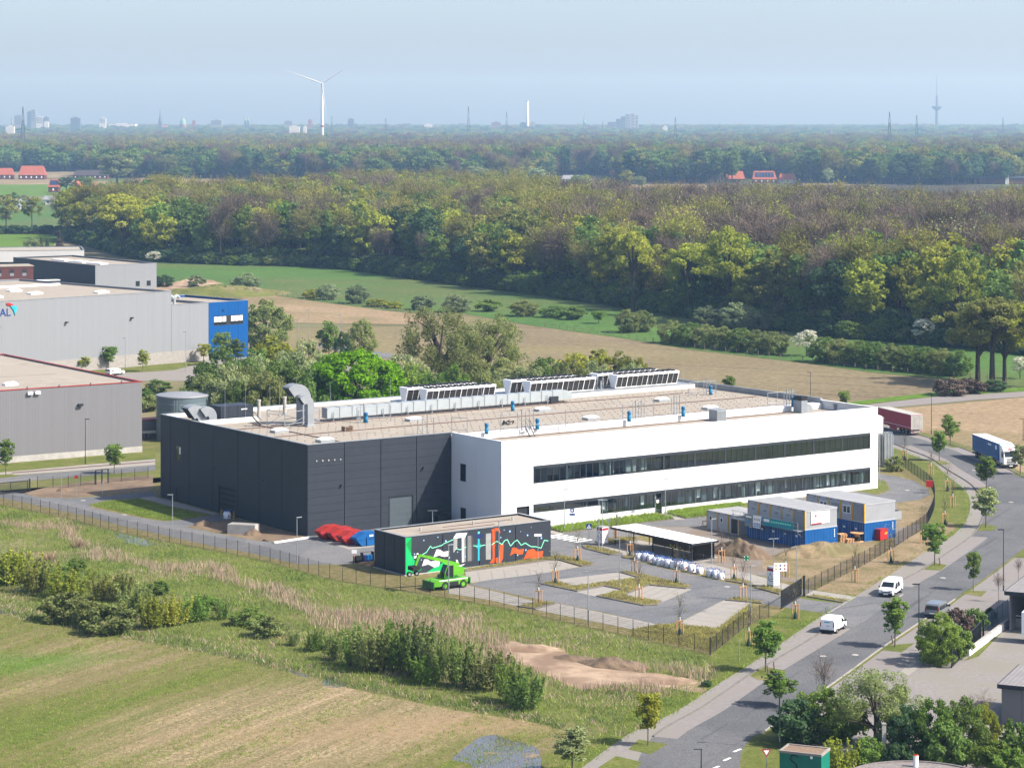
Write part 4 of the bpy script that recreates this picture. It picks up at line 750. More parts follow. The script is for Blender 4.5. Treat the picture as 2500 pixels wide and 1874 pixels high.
mural('v', [(1112, 312), (1155, 306), (1158, 592), (1112, 596)], 'm_grey', 3); mural('v', [(1155, 306), (1180, 330), (1180, 592), (1158, 592)], 'm_greyd', 4); mural('v', [(1195, 300), (1290, 290), (1290, 330), (1195, 335)], 'm_dblue', 3)
disc('v', 1238, 425, .42, 'm_halo', 3); mural('v', [(1228, 345), (1248, 343), (1248, 588), (1228, 590)], 'm_cyan', 5); disc('v', 1238, 275, .2, 'm_cyan', 4); disc('v', 1238, 272, .1, 'm_mint', 5)
mural('v', [(1318, 285), (1378, 280), (1375, 575), (1318, 578)], 'm_grey2', 3)
mural('v', [(1380, 245), (1430, 218), (1465, 225), (1485, 280), (1440, 250), (1428, 262), (1425, 560), (1470, 548), (1478, 410), (1518, 400), (1512, 560), (1490, 610), (1360, 618), (1395, 560), (1392, 268)], 'm_orange', 3)
mural('v', [(1590, 532), (1615, 445), (1650, 440), (1690, 465), (1748, 455), (1735, 515), (1690, 520), (1640, 505)], 'm_orange', 3); mural('v', [(1740, 578), (1790, 470), (1850, 455), (1890, 485), (1965, 480), (1950, 565), (1880, 572), (1800, 560)], 'm_orange', 3)
for x, y, r in ((778, 325, .1), (868, 368, .16), (620, 360, .12), (515, 515, .12), (592, 580, .1), (1000, 492, .1), (1085, 545, .13), (905, 555, .14), (1523, 243, .09), (1588, 260, .17), (1708, 262, .08), (1787, 303, .15), (1942, 335, .16), (1485, 328, .12), (1768, 470, .15), (1675, 528, .12), (1828, 215, .07)):
    disc('v', x, y, r, 'm_blue', 6); disc('v', x, y, r * .45, 'm_white', 7)
# ------------------------------------------------------------------ neighbouring halls
def hall(name, label, P, ang, x0, x1, d, h, wall, side, roofm, plinth=None, trim=None, pw=5.0, par=.5):
    t = thing(name, label, 'building', P, ang); n = max(1, round((x1 - x0) / pw)); w = (x1 - x0) / n; zb = plinth or 0
    for k in range(n):
        m = MB().box(x0 + k * w + .004, x0 + (k + 1) * w - .004, 0, .15, zb, h); q = max(1, int(w / .5))
        for r in range(q): m.box(x0 + k * w + .1 + r * w / q, x0 + k * w + .1 + r * w / q + .16, -.012, 0, zb + .02, h - .02)
        m.build('wall_panel', wall, t)
    n2 = max(1, round(d / pw)); w2 = (d - .3) / n2
    for k in range(n2):
        for xx in (x1 - .15, x0): MB().box(xx, xx + .15, .15 + k * w2 + .02, .15 + (k + 1) * w2 - .02, zb, h).build('wall_panel', side, t)
    MB().box(x0 + .2, x1 - .2, d - .15, d, zb, h).box(x0 + .2, x1 - .2, .17, .2, zb, h - .6).box(x1 - .2, x1 - .17, .2, d - .2, zb, h - .6).build('rear_wall', side, t)
    if plinth: MB().box(x0 - .05, x1 + .05, -.06, d + .05, 0, plinth).build('plinth', 'concrete' if plinth < 2 else 'kerb_pale', t)
    MB().box(x0 + .15, x1 - .15, .15, d - .15, h - par - .2, h - par).build('roof_deck', roofm, t)
    c = trim or 'galv_dull'; MB().box(x0 - .06, x1 + .06, -.08, .3, h, h + .12).box(x0 - .06, x1 + .06, d - .3, d + .08, h, h + .12).box(x1 - .3, x1 + .06, .3, d - .3, h, h + .12).box(x0 - .06, x0 + .3, .3, d - .3, h, h + .12).build('coping', c, t)
    return t
def sky_lights(t, pts, z, l=2.4, w=1.6):
    for x, y in pts: MB().box(x - l / 2, x + l / 2, y - w / 2, y + w / 2, z, z + .35).add([(x - l / 2, y - w / 2, z + .35), (x + l / 2, y - w / 2, z + .35), (x + l / 2, y + w / 2, z + .35), (x - l / 2, y + w / 2, z + .35), (x - l / 3, y, z + .65), (x + l / 3, y, z + .65)], [(0, 1, 5, 4), (2, 3, 4, 5), (1, 2, 5), (3, 0, 4)]).build('skylight', 'white_paint', t)
h1 = hall('grey_hall', 'mid-grey ribbed hall with a red roof edge, left of the factory', Vector((-66.6, 442.3, 0)), R(34), -75, 0, 64, 12.65, 'grey_clad', 'grey_clad', 'roof_felt', 1.1, 'red_paint', par=.25)
sky_lights(h1, [(-21, 10), (-38, 14), (-40, 30)], 12.4); MB().box(-45, -6, 24, 24.5, 12.42, 12.5).build('roof_strip', 'paving', h1)
for x in (-22, -20.6): MB().box(x, x + .9, -.5, -.09, 11.7, 12.2).build('wall_box', 'white_paint', h1)
MB().box(-12.5, -11.6, -.6, -.05, 9.1, 9.5).build('floodlight', 'anthracite', h1)
for k in range(12): MB().box(-70 + k * 6, -69.95 + k * 6, -.3, .3, 12.77, 13.1).build('rail_post', 'galv', h1)
t = thing('site_cabin', 'small grey cabin with red edge between the grey hall and factory', 'cabin', G('b', 1200, 385), R(34)); MB().box(0, 5, 0, 3, 0, 3.4).build('wall', 'grey_clad', t); MB().box(-.1, 5.1, -.1, 3.1, 3.4, 3.6).build('roof', 'red_paint', t)
t = thing('pipe_bridge', 'low blue-grey pipe bridge beside the grey hall', 'pipe bridge', G('b', 1200, 395), R(15)); MB().box(0, 9, 0, .5, 1.3, 1.7).build('beam', 'galv', t); MB().box(.5, .9, 0, .4, 0, 1.3).box(7, 7.4, 0, .4, 0, 1.3).build('leg', 'anthracite', t)
a2 = R(45); B0 = Vector((-75.8, 614.2, 0))
h2 = hall('light_hall', 'tall pale grey hall with a blue logo on its front', B0, a2, -95, -11.6, 66, 17.8, 'light_clad', 'light_clad', 'roof_felt', 3.0, None, par=.4)
sky_lights(h2, [(-24, 12), (-38, 20), (-36, 32), (-52, 16), (-60, 40)], 17.4, 3.4, 2.2); MB().box(-60, -14, 44, 44.8, 17.42, 17.9).build('roof_strip', 'white_paint', h2)
h2b = hall('light_hall', 'lower pale grey annex between the tall pale hall and the blue block', B0, a2, -11.55, -.05, 30, 14.4, 'light_clad', 'light_clad', 'roof_felt', 3.0)
for x in (-8.8, -6.9): MB().cyl((x, 5, 14), (x, 5, 15.8), .4, n=10).cyl((x, 5, 15.8), (x + .9, 5, 16.3), .4, n=10).cyl((x + .9, 5, 16.3), (x + 1.5, 5, 15.6), .4, n=10).build('vent_elbow', 'silver', h2b)
h3 = thing('blue_block', 'bright blue clad office block with a ribbon window', 'building', B0, a2)
for k in range(4): panel_y(k * 3.15, (k + 1) * 3.15, 0, 14.4, 0, .15, 'blue_clad', ((1.6, 11.0, 8.5, 10.9),), h3)
MB().box(0, .15, .2, 26, 0, 14.4).box(12.45, 12.6, .2, 26, 0, 14.4).box(0, 12.6, 25.8, 26, 0, 14.4).build('wall', 'blue_clad', h3); MB().box(.2, 12.4, .2, 25.8, 13.7, 13.9).build('roof_deck', 'roof_felt', h3); MB().box(-.05, 12.65, -.05, .25, 14.4, 14.52).box(12.4, 12.65, .25, 26, 14.4, 14.52).box(-.05, 12.65, 25.8, 26.05, 14.4, 14.52).build('coping', 'galv_dull', h3)
wf = MB().box(1.6, 11, .0, .12, 8.5, 8.65).box(1.6, 11, 0, .12, 10.75, 10.9).box(5.6, 7.0, 0, .12, 8.65, 10.75)
for x in (1.6, 2.95, 4.3, 8.3, 9.65, 10.9): wf.box(x - .05, x + .1, 0, .12, 8.65, 10.75)
wf = wf.build('window', 'anthracite', h3)
for x in (1.7, 3.05, 4.4, 7.1, 8.4, 9.75): MB().box(x, x + 1.2, .06, .08, 8.65, 10.75).build('pane', 'car_glass', wf); MB().box(x + .05, x + 1.12, .03, .05, 9.4, 10.7).build('blind', 'white_paint', wf)
MB().box(4.4, 4.8, -.3, -.02, 12.2, 12.45).build('wall_light', 'anthracite', h3)
for x in (-24, -43, -62): MB().box(x, x + .6, -.7, -.06, 11.8, 12.1).build('floodlight', 'anthracite', h2)
lt = text_mesh('AL', 2.6); q0 = on_wall(B0, a2, 'a', -4, 664)
lm = obj('logo_lettering', lt, h2); lt.materials.append(pm('logo_blue', (.01, .06, .36), None, 1, .5)); lm.location = (q0[0], -.12, q0[1]); lm.rotation_euler = (R(90), 0, 0)
def h2poly(pts, mat): MB().slab([(on_wall(B0, a2, 'a', x, y)[0], -.1, on_wall(B0, a2, 'a', x, y)[1]) for x, y in pts], (0, -.12, 0)).build('logo_sail', mat, h2)
h2poly([(50, 552), (75, 550), (100, 560), (112, 574), (58, 572)], 'red_bright'); h2poly([(82, 574), (115, 576), (143, 580), (135, 620), (125, 656), (112, 612)], 'm_cyan')
for y in (3, 9, 15, 21):
    pass
Pn, Pr, Pl = Vector((-147, 867, 0)), Vector((-127.5, 881.7, 0)), Vector((-185, 920.9, 0))
h4 = hall('two_tone_hall', 'low hall with dark left side and pale right side beyond the tall hall', Pn, R(37), 0, 24.4, 66, 9.15, 'light_clad', 'dark_clad', 'roof_felt')
sky_lights(h4, [(9, 16), (9, 30), (9, 44)], 8.7, 3.2, 11)
for x in (16, 20.4): MB().box(x, x + 1.6, -.06, .02, 1.2, 3).build('window', 'car_glass', h4)
bo = thing('brick_office', 'dark red brick office with tall windows beyond the pale hall', 'building', Vector((-171, 878, 0)), R(20)); MB().box(-40, 0, 0, 12, 0, 8.2).build('wall', 'brick', bo); MB().box(-40.2, .2, -.2, 12.2, 8.2, 8.5).build('roof', 'roof_felt', bo)
for k in range(7):
    for z in (1.2, 4.9): f = MB().box(-4 - k * 4.4, -2.4 - k * 4.4, -.06, 0, z, z + 2.4).build('window', 'anthracite', bo); MB().box(-3.9 - k * 4.4, -2.5 - k * 4.4, -.09, -.065, z, z + 1.0).build('pane', 'light_clad', f)
MB().box(1, 9, -4, -3.8, 3.2, 3.4).box(1, 9, -3.8, 0, 3.2, 3.4).build('canopy', 'white_paint', bo); MB().box(5, 7, -.1, 0, 0, 3).build('door', 'black', bo)
h5 = hall('white_hall', 'long white hall furthest back at the left edge', Vector((-168, 965, 0)), R(12), -80, 0, 30, 9.5, 'far_white', 'far_white', 'roof_felt'); MB().box(-42, -27, -.1, .02, 3.6, 5.2).build('window', 'car_glass', h5)
t = thing('water_tank', 'round blue-grey steel tank behind the factory', 'tank', W3(446.6, 1072.6), 0)
MB().lathe([(4.95, 0), (4.95, 8.3)], 48).build('shell', pm('tank_steel', (.21, .28, .31), (.18, .245, .275), .5, .45, metal=.2), t, True)
MB().lathe([(5.05, 8.2), (5.05, 8.45), (4.9, 8.5), (0, 9.0)], 48).build('roof', 'light_clad', t, True)
for k in range(1, 6): MB().lathe([(4.96, k * 1.4), (4.985, k * 1.4 + .03), (4.96, k * 1.4 + .06)], 48).build('seam', 'galv_dull', t)
MB().box(-.9, -.84, -5.4, -5.34, 0, 8).box(-.4, -.34, -5.4, -5.34, 0, 8).box(.2, 1.7, -5.9, -5.0, 6.0, 6.1).box(.2, .26, -5.9, -5.84, 6, 7.2).box(1.64, 1.7, -5.9, -5.84, 6, 7.2).box(.2, 1.7, -5.9, -5.84, 7.1, 7.2).build('ladder', 'galv', t)
# ------------------------------------------------------------------ site containers
def container(name, label, P, grp, kind, front=None, side=None):
    t = thing(name, label, 'container', P, TH, grp); L, Wd, H = 6.06, 2.42, 2.6 if kind == 'blue' else 2.75
    if kind == 'blue':
        m = MB(); n = 21
        for k in range(n): x0 = .1 + k * (L - .2) / n; m.box(x0, x0 + .17, .01, .06, .15, H - .12)
        m.box(.05, L - .05, .05, Wd - .05, .1, H - .06).build('corrugated_side', 'blue_box', t)
        m = MB()
        for x in (0, L - .12):
            for y in (0, Wd - .12): m.box(x, x + .12, y, y + .12, 0, H)
        m.box(.12, L - .12, 0, .1, 0, .14).box(.12, L - .12, 0, .1, H - .11, H).box(0, .1, .12, Wd - .12, H - .11, H).box(0, .1, .12, Wd - .12, 0, .12).build('frame', 'blue_paint', t)
        for s in (0, 1):
            d = MB().box(.0, .05, .14 + s * 1.08, 1.18 + s * 1.08, .14, H - .14).build('door', 'blue_box', t)
            for q in (.3, .75): MB().cyl((-.03, .14 + s * 1.08 + q, .15), (-.03, .14 + s * 1.08 + q, H - .15), .02, n=5).build('lock_rod', 'galv', d)
        MB().box(-.02, -.005, 1.5, 2.0, 1.5, 1.75).build('label_plate', 'white_paint', t)
        for k in range(4): MB().box(L - .62, L - .5, -.012, -.002, 1.25 + k * .3, 1.42 + k * .3).build('marking', 'white_paint', t)
    else:
        sd = 'office_light' if side else 'office_grey'
        MB().box(.06, L - .06, .05, Wd - .05, .1, H - .08).build('wall', sd, t); MB().box(0, L, 0, Wd, H - .08, H).build('roof', pm('office_roof', (.44, .445, .45), (.36, .365, .37), .6, .6), t)
        MB().box(-.02, .16, -.0, .16, 0, H - .09).build('corner_post', 'yellow', t); MB().box(-.02, .16, Wd - .05, Wd + .0, 0, H - .09).build('corner_post', 'yellow', t)
        MB().box(.0, .06, .16, Wd - .05, 0, .14).box(0, .06, .16, Wd - .05, H - .25, H - .09).box(.16, L, 0, .05, 0, .14).box(.16, L, 0, .05, H - .22, H - .09).build('floor_beam', 'office_grey', t)
        for q in (.35, 1.9): MB().box(-.04, 0, q, q + .25, H - .2, H - .1).build('bracket', 'rust_strip', t)
        if front == 'window':
            w = MB().box(-.03, .055, .45, 2.0, 1.0, 1.08).box(-.03, .055, .45, 2.0, 2.0, 2.08).box(-.03, .055, .45, .53, 1.08, 2.0).box(-.03, .055, 1.92, 2.0, 1.08, 2.0).box(-.03, .055, 1.18, 1.27, 1.08, 2.0).build('window', 'white_paint', t)
            for q in (.53, 1.27): MB().box(0, .05, q, q + .65, 1.08, 2.0).build('pane', 'car_glass', w)
        elif front == 'shutter':
            w = MB(); [w.box(-.02, .055, .45, 2.0, .95 + .1 * k, 1.04 + .1 * k) for k in range(12)]; w.build('window_shutter', 'office_light', t)
        elif front == 'small':
            w = MB().box(-.03, .055, 1.2, 1.75, 1.35, 2.05).build('window', 'white_paint', t); MB().box(-.045, -.031, 1.27, 1.68, 1.42, 1.98).build('pane', 'car_glass', w)
        elif front == 'panel':
            MB().box(.0, .055, .9, 1.5, 1.5, 1.8).build('vent_plate', 'office_light', t); MB().box(0, .055, .6, 1.0, 2.2, 2.35).build('vent_plate', 'office_light', t)
        else: MB().box(.0, .055, .5, 1.8, .15, 2.2).build('door', 'anthracite', t)  # dark panel paints the shade inside the open doorway
    return t
PS1 = G('w', 1130, 640); PS2 = G('w', 1747, 562)
ordn = ['nearest', 'second', 'third', 'fourth', 'farthest']
for k in range(5):
    container('storage_container', f'blue steel storage container, {ordn[k]} of five under the grey site offices with the banners', PS1 + V * (k * 2.44), 'blue containers under the left site offices', 'blue')
    container('office_container', f'grey site office, {ordn[k]} of five on top of the banner stack', PS1 + V * (k * 2.44) + Vector((0, 0, 2.62)), 'upper site offices of the left stack', 'office', 'panel', side=(k == 0))
    container('storage_container', f'blue steel storage container, {ordn[k]} of five under the right-hand site offices', PS2 + V * (k * 2.44), 'blue containers under the right site offices', 'blue')
    container('office_container', f'grey site office with {"rolled-down shutter" if k in (0, 2) else "white window"}, {ordn[k]} of five on the right-hand stack', PS2 + V * (k * 2.44) + Vector((0, 0, 2.62)), 'upper site offices of the right stack', 'office', ('shutter', 'window', 'shutter', 'window', 'panel')[k], side=(k == 0))
PS3 = PS1 + V * 14.0
for k in range(3): container('office_container', f'grey ground-level site office, {("nearest, with open doorway", "middle, with small window", "farthest, with small window")[k]}, beyond the banner stack', PS3 + V * (k * 2.44), 'single-storey site offices', 'office', (None, 'small', 'small')[k])
t = thing('access_gallery', 'steel access gallery with railing along the upper site offices', 'gallery', PS1 + Vector((0, 0, 2.6)) - U * 1.1, TH)
MB().box(0, 1.05, .3, 14.5, -.12, 0).build('deck', 'galv_dull', t)
for k in range(7): MB().box(0, .06, .3 + k * 2.3, .36 + k * 2.3, 0, 1.1).build('rail_post', 'galv', t)
for z in (.55, 1.08): MB().box(0, .05, .3, 14.4, z, z + .05).build('handrail', 'galv', t)
for k in range(4): MB().cyl((0, .6 + k * 3.5, -.1), (1.05, .6 + k * 3.5, -1.0), .05, n=5).build('bracket', 'galv', t)
def banner(name, label, c, pts, off, parts=()):
    P0 = PS1 - U * off; w = [on_wall(P0, TH + R(90), c, x, y) for x, y in pts]; return P0, w
P0b = PS1 - U * 1.16; t = thing('teal_banner', 'long teal banner with white lettering hung on the gallery railing', 'banner', P0b, TH + R(90))
q = [on_wall(P0b, TH + R(90), 'w', x, y) for x, y in ((690, 308), (1008, 362), (1008, 442), (690, 388))]; MB().slab([(s, 0, z) for s, z in q], (0, .02, 0)).build('cloth', 'teal', t)
def qd(t, P0, ang, c, pts, mat, y=.03, nm='print'):
    q = [on_wall(P0, ang, c, a, b) for a, b in pts]; MB().face([(s, y, z) for s, z in q]).build(nm, mat, t)
qd(t, P0b, TH + R(90), 'w', [(700, 318), (760, 328), (760, 358), (700, 348)], 'white_paint')
for k in range(9): qd(t, P0b, TH + R(90), 'w', [(775 + k * 24, 346 + k * 4), (793 + k * 24, 349 + k * 4), (793 + k * 24, 364 + k * 4), (775 + k * 24, 361 + k * 4)], 'm_mint')
t = thing('site_banner', 'pale banner with blue pictograms hung at the left end of the gallery', 'banner', P0b, TH + R(90)); q = [on_wall(P0b, TH + R(90), 'w', x, y) for x, y in ((590, 285), (676, 298), (664, 425), (590, 412))]; MB().slab([(s, 0, z) for s, z in q], (0, .02, 0)).build('cloth', 'white_paint', t)
for k in range(4):
    for r in range(2): qd(t, P0b, TH + R(90), 'w', [(598 + k * 17, 362 + k * 3 + r * 24), (610 + k * 17, 364 + k * 3 + r * 24), (610 + k * 17, 382 + k * 3 + r * 24), (598 + k * 17, 380 + k * 3 + r * 24)], 'm_blue')
    qd(t, P0b, TH + R(90), 'w', [(600 + k * 18, 315 + k * 3), (610 + k * 18, 317 + k * 3), (610 + k * 18, 338 + k * 3), (600 + k * 18, 336 + k * 3)], 'yellow' if k % 2 else 'print_grey')
t = thing('site_banner', 'grey-green printed site plan banner at the gallery corner', 'banner', P0b, TH + R(90)); q = [on_wall(P0b, TH + R(90), 'w', x, y) for x, y in ((500, 265), (588, 283), (588, 410), (503, 395))]; MB().slab([(s, 0, z) for s, z in q], (0, .02, 0)).build('cloth', pm('plan_print', (.35, .40, .36), (.20, .28, .27), 1.5, .6, detail=6), t)
qd(t, P0b, TH + R(90), 'w', [(515, 285), (575, 297), (575, 315), (515, 303)], 'white_paint'); qd(t, P0b, TH + R(90), 'w', [(515, 335), (550, 342), (550, 370), (515, 363)], 'm_blue')
P0s = PS1 - V * .03; t = thing('name_banner', 'white banner with a red mark and the name STOLL on the site office end', 'banner', P0s, TH)
q = [on_wall(P0s, TH, 'w', x, y) for x, y in ((1195, 252), (1385, 235), (1383, 358), (1192, 386))]; MB().slab([(s, 0, z) for s, z in q], (0, -.02, 0)).build('cloth', 'white_paint', t)
ml = text_mesh('STOLL', .72); o_ = obj('lettering', ml, t); ml.materials.append(MATS['print_dark']); s0, z0 = on_wall(P0s, TH, 'w', 1258, 315); o_.location = (s0, -.03, z0); o_.rotation_euler = (R(90), 0, 0)
qd(t, P0s, TH, 'w', [(1228, 285), (1238, 280), (1248, 283), (1252, 292), (1240, 310), (1230, 298)], 'print_red', -.03); qd(t, P0s, TH, 'w', [(1195, 372), (1300, 358), (1300, 372), (1195, 386)], 'print_red', -.03); qd(t, P0s, TH, 'w', [(1270, 345), (1360, 334), (1360, 339), (1270, 350)], 'print_grey', -.03)
t = thing('stair_platform', 'small grey steel platform at the right end of the site offices', 'platform', PS2 + U * 6.1 + V * .3 + Vector((0, 0, 2.6)), TH); MB().box(0, 1.4, 0, 2.4, -.1, 0).build('deck', 'galv', t); MB().box(0, 1.4, 0, .05, 0, 1.1).box(1.35, 1.4, .05, 2.4, 0, 1.1).build('guard', 'office_light', t); MB().cyl((1.2, .2, -.1), (0, .2, -1.2), .05, n=5).build('bracket', 'galv', t)
t = thing('red_box', 'red metal box with a yellow mark in front of the blue containers', 'box', G('w', 1845, 538) - V * 1.6 - U * .3, TH + R(8)); MB().box(0, 1.75, 0, 1.0, .12, 1.55).build('body', 'red_bright', t); MB().box(-.03, 1.78, -.03, 1.03, 1.55, 1.66).build('lid', 'red_paint', t); MB().box(.1, .25, .1, .9, 0, .12).box(1.5, 1.65, .1, .9, 0, .12).build('skid', 'black', t); MB().slab([(1.0, -.01, .85), (1.55, -.01, .95), (1.6, -.01, 1.2), (1.05, -.01, 1.1)], (0, -.01, 0)).build('mark', 'yellow', t)
t = thing('cable_drum', 'wooden cable drum lying flat between the container stacks', 'cable drum', G('w', 1668, 560)); MB().lathe([(0, 0), (.95, 0), (.95, .12), (.42, .12), (.42, 1.2), (.95, 1.2), (.95, 1.32), (0, 1.32)], 20).build('drum', 'wood', t); MB().lathe([(.43, .2), (.62, .22), (.62, .7), (.43, .75)], 16).build('cable', 'black', t)
def pallets(label, P, n, rz=TH):
    t = thing('pallet_stack', label, 'pallets', P, rz)
    for k in range(n):
        m = MB(); [m.box(-.6, .6, -.4 + q * .19, -.28 + q * .19, k * .15 + .11, k * .15 + .135) for q in range(5)]
        for x in (-.6, -.06, .46): m.box(x, x + .14, -.4, .5, k * .15, k * .15 + .11)
        m.build('pallet', 'wood', t, loc=(random.uniform(-.05, .05), random.uniform(-.05, .05), 0))
pallets('tall stack of pallets beside the blue containers', G('w', 1512, 575), 9); pallets('low stack of pallets beside the cable drum', G('w', 1585, 572), 4); pallets('row of loose pallets left of the mural building, nearest', G('B', 1330, 1115), 2, TH + .4); pallets('row of loose pallets left of the mural building, middle', G('B', 1200, 1080), 2, TH + .2); pallets('row of loose pallets left of the mural building, beside the drums', G('B', 1420, 1060), 2, TH)
# ------------------------------------------------------------------ bicycle shelter
A_, B_ = G('i', 1042, 520), G('i', 1692, 662); sa = math.atan2((B_ - A_).y, (B_ - A_).x); Ls = (B_ - A_).length; Hs = 2.5
t = thing('bike_shelter', 'long flat-roofed bicycle shelter with white roof and dark posts', 'shelter', A_, sa)
D_ = 4.0
m = MB().box(-.5, Ls + .4, -.4, D_ + .3, Hs, Hs + .04); [m.box(-.5, Ls + .4, -.4, -.35, 0, 0) for _ in ()]
for k in range(40): m.box(-.45 + k * (Ls + .8) / 40, -.38 + k * (Ls + .8) / 40, -.4, D_ + .3, Hs + .04, Hs + .08)
m.build('roof', 'white_paint', t)
MB().box(-.52, Ls + .42, -.46, -.4, Hs - .22, Hs + .1).box(-.52, Ls + .42, D_ + .3, D_ + .36, Hs - .22, Hs + .02).box(-.56, -.5, -.46, D_ + .36, Hs - .22, Hs + .06).box(Ls + .4, Ls + .46, -.46, D_ + .36, Hs - .22, Hs + .06).build('fascia', 'anthracite', t)
for k in range(5): MB().box(k * Ls / 4 - .06, k * Ls / 4 + .06, -.06, .06, 0, Hs).build('post', 'anthracite', t)
for k in range(1, 6): MB().box(Ls * (k - .2) / 5 - .05, Ls * (k - .2) / 5 + .05, D_, D_ + .1, 0, Hs).build('post', 'anthracite', t)
for k in range(5):
    x0 = Ls * (k + .75) / 5 if False else 3.4 + k * (Ls - 3.4) / 5; MB().box(x0, x0 + (Ls - 3.4) / 5 - .06, D_ + .02, D_ + .04, .25, Hs - .1).build('rear_screen', 'screen', t)
for k in range(2): MB().box(Ls + .02, Ls + .04, k * 2 + .05, k * 2 + 1.95, .25, Hs - .1).build('end_screen', 'screen', t)
MB().box(3.3, Ls + .1, D_ - .05, D_ + .12, .05, .2).build('kerb_rail', 'kerb_pale', t)
for k in range(3):
    x = Ls - 2.2 - k * 1.2; MB().tube([(x, 1.4, .05), (x, 1.4, .85), (x, 2.3, .85), (x, 2.3, .05)], .035, 6).build('bike_stand', 'galv', t)
# ------------------------------------------------------------------ bulk bags
def bag_mesh(seed):
    rr = random.Random(seed); m = MB(); lv = [(0, .40), (.12, .46), (.45, .50), (.75, .47), (.95, .40)]; n = 12; vs = []
    for z, r in lv:
        for i in range(n):
            a = 2 * math.pi * i / n; c, s_ = math.cos(a), math.sin(a); k = 1 / max(abs(c), abs(s_)) ** .75; vs.append((c * r * k * rr.uniform(.95, 1.05), s_ * r * k * rr.uniform(.95, 1.05), z + rr.uniform(-.03, .03)))
    m.add(vs + [(0, 0, .85)], [(j * n + i, j * n + (i + 1) % n, (j + 1) * n + (i + 1) % n, (j + 1) * n + i) for j in range(4) for i in range(n)] + [(4 * n + i, 4 * n + (i + 1) % n, 5 * n) for i in range(n)]); return m.mesh('bag', MATS['bag_white'], True)
bms = [bag_mesh(s) for s in range(3)]
lp = MB()
for sx in (-1, 1):
    for sy in (-1, 1): lp.tube([(sx * .40, sy * .18, .9), (sx * .43, sy * .34, 1.2), (sx * .20, sy * .42, 1.17), (sx * .15, sy * .44, .9)], .035, 5)
lpm = lp.mesh('lifting_loop', MATS['bag_blue']); prm = MB().face([(-.51, .16, .25), (-.51, -.16, .25), (-.52, 0, .62)]).face([(.16, -.51, .25), (-.16, -.51, .25), (0, -.52, .62)]).mesh('print', MATS['bag_print'])
BAGS = [(545, 680), (665, 690), (745, 712), (830, 745), (905, 768), (965, 775), (1040, 795), (1130, 820), (1215, 832), (1275, 838), (1325, 845), (1440, 885), (1575, 915), (1755, 960), (1845, 975), (1935, 1010)]
dsc = ['first from the shelter end', 'second from the shelter end', 'third from the shelter end', 'fourth in the row', 'fifth in the row', 'sixth in the row', 'seventh in the row', 'eighth, behind the staked tree', 'ninth, just past the staked tree', 'tenth in the row', 'eleventh, last of the close row', 'twelfth, standing wider apart', 'thirteenth, before the gap', 'first after the gap', 'second after the gap', 'last at the road end']
for k, (x, y) in enumerate(BAGS):
    t = thing('bulk_bag', f'white bulk bag before the shelter, {dsc[k]}', 'bulk bag', G('F', x, y - 12), TH + random.uniform(-.4, .4), 'bulk bags lined up by the shelter', random.uniform(.9, 1.12)); obj('bag', bms[k % 3], t); obj('lifting_loop', lpm, t); obj('print', prm, t)
t = thing('bulk_bag', 'white bulk bag standing before the dark side gate', 'bulk bag', G('b', 1915, 1055), TH, sc=1.1); obj('bag', bms[1], t); obj('lifting_loop', lpm, t); obj('print', prm, t)
for x, y, nm in ((1868, 1040, 'left'), (1972, 1062, 'right')):
    t = thing('bollard', f'yellow and black striped bollard {nm} of the side gate', 'bollard', G('b', x, y)); MB().cyl((0, 0, 0), (0, 0, 1.15), .13, n=10).build('post', 'yellow', t)
    for k in range(3): MB().cyl((0, 0, .2 + k * .35), (0, 0, .36 + k * .35), .134, n=10).build('band', 'black', t)
t = thing('concrete_chamber', 'pale precast concrete block lying by the dark side wall', 'concrete block', G('b', 1918, 1185), R(-14)); MB().box(0, 4.2, 0, 2.0, 0, 1.4).build('block', 'concrete', t); MB().box(.2, 4.0, .2, 1.8, 1.4, 1.43).build('lid', 'kerb_pale', t)
t = thing('roof_sheet_bundle', 'long pale metal profile lying on the asphalt by the skips', 'metal profile', G('c', 245, 1478), math.atan2((G('c', 580, 1428) - G('c', 245, 1478)).y, (G('c', 580, 1428) - G('c', 245, 1478)).x)); Lp = (G('c', 580, 1428) - G('c', 245, 1478)).length; MB().box(0, Lp, 0, .35, .1, .32).build('profile', 'white_paint', t); MB().box(1, 1.2, 0, .4, 0, .1).box(Lp - 1, Lp - .8, 0, .4, 0, .1).build('batten', 'wood', t)
# ------------------------------------------------------------------ skips
def skip(label, P, mat, dark):
    t = thing('skip', label, 'skip', P, TH); prof = [(0, .12), (2.3, .12), (3.25, 1.1), (3.1, 1.45), (2.3, 1.95), (.6, 1.95), (-.85, 1.3), (-.9, 1.1)]
    MB().slab([(x, .12, z) for x, z in prof], (0, 1.7, 0)).build('body', mat, t)
    for y in (.05, 1.82): MB().slab([(-.95, y, 1.05), (3.3, y, 1.05), (3.3, y, 1.17), (-.95, y, 1.17)], (0, .07, 0)).build('rim', dark, t)
    for y in (-.02, 1.86): MB().slab([(.75, y, .2), (.95, y, .2), (.95, y, 1.4), (.75, y, 1.4)], (0, .12, 0)).build('rib', dark, t)
    MB().slab([(1.0, .06, 1.2), (2.2, .06, 1.2), (2.2, .06, 1.8), (1.0, .06, 1.8)], (0, .05, 0)).build('hatch', dark, t); MB().face([(1.2, .05, 1.35), (1.8, .05, 1.35), (1.8, .05, 1.6), (1.2, .05, 1.6)]).build('label_plate', 'white_paint', t)
    for x in (.2, 1.9): MB().box(x, x + .2, .2, 1.7, 0, .12).build('skid', 'black', t)
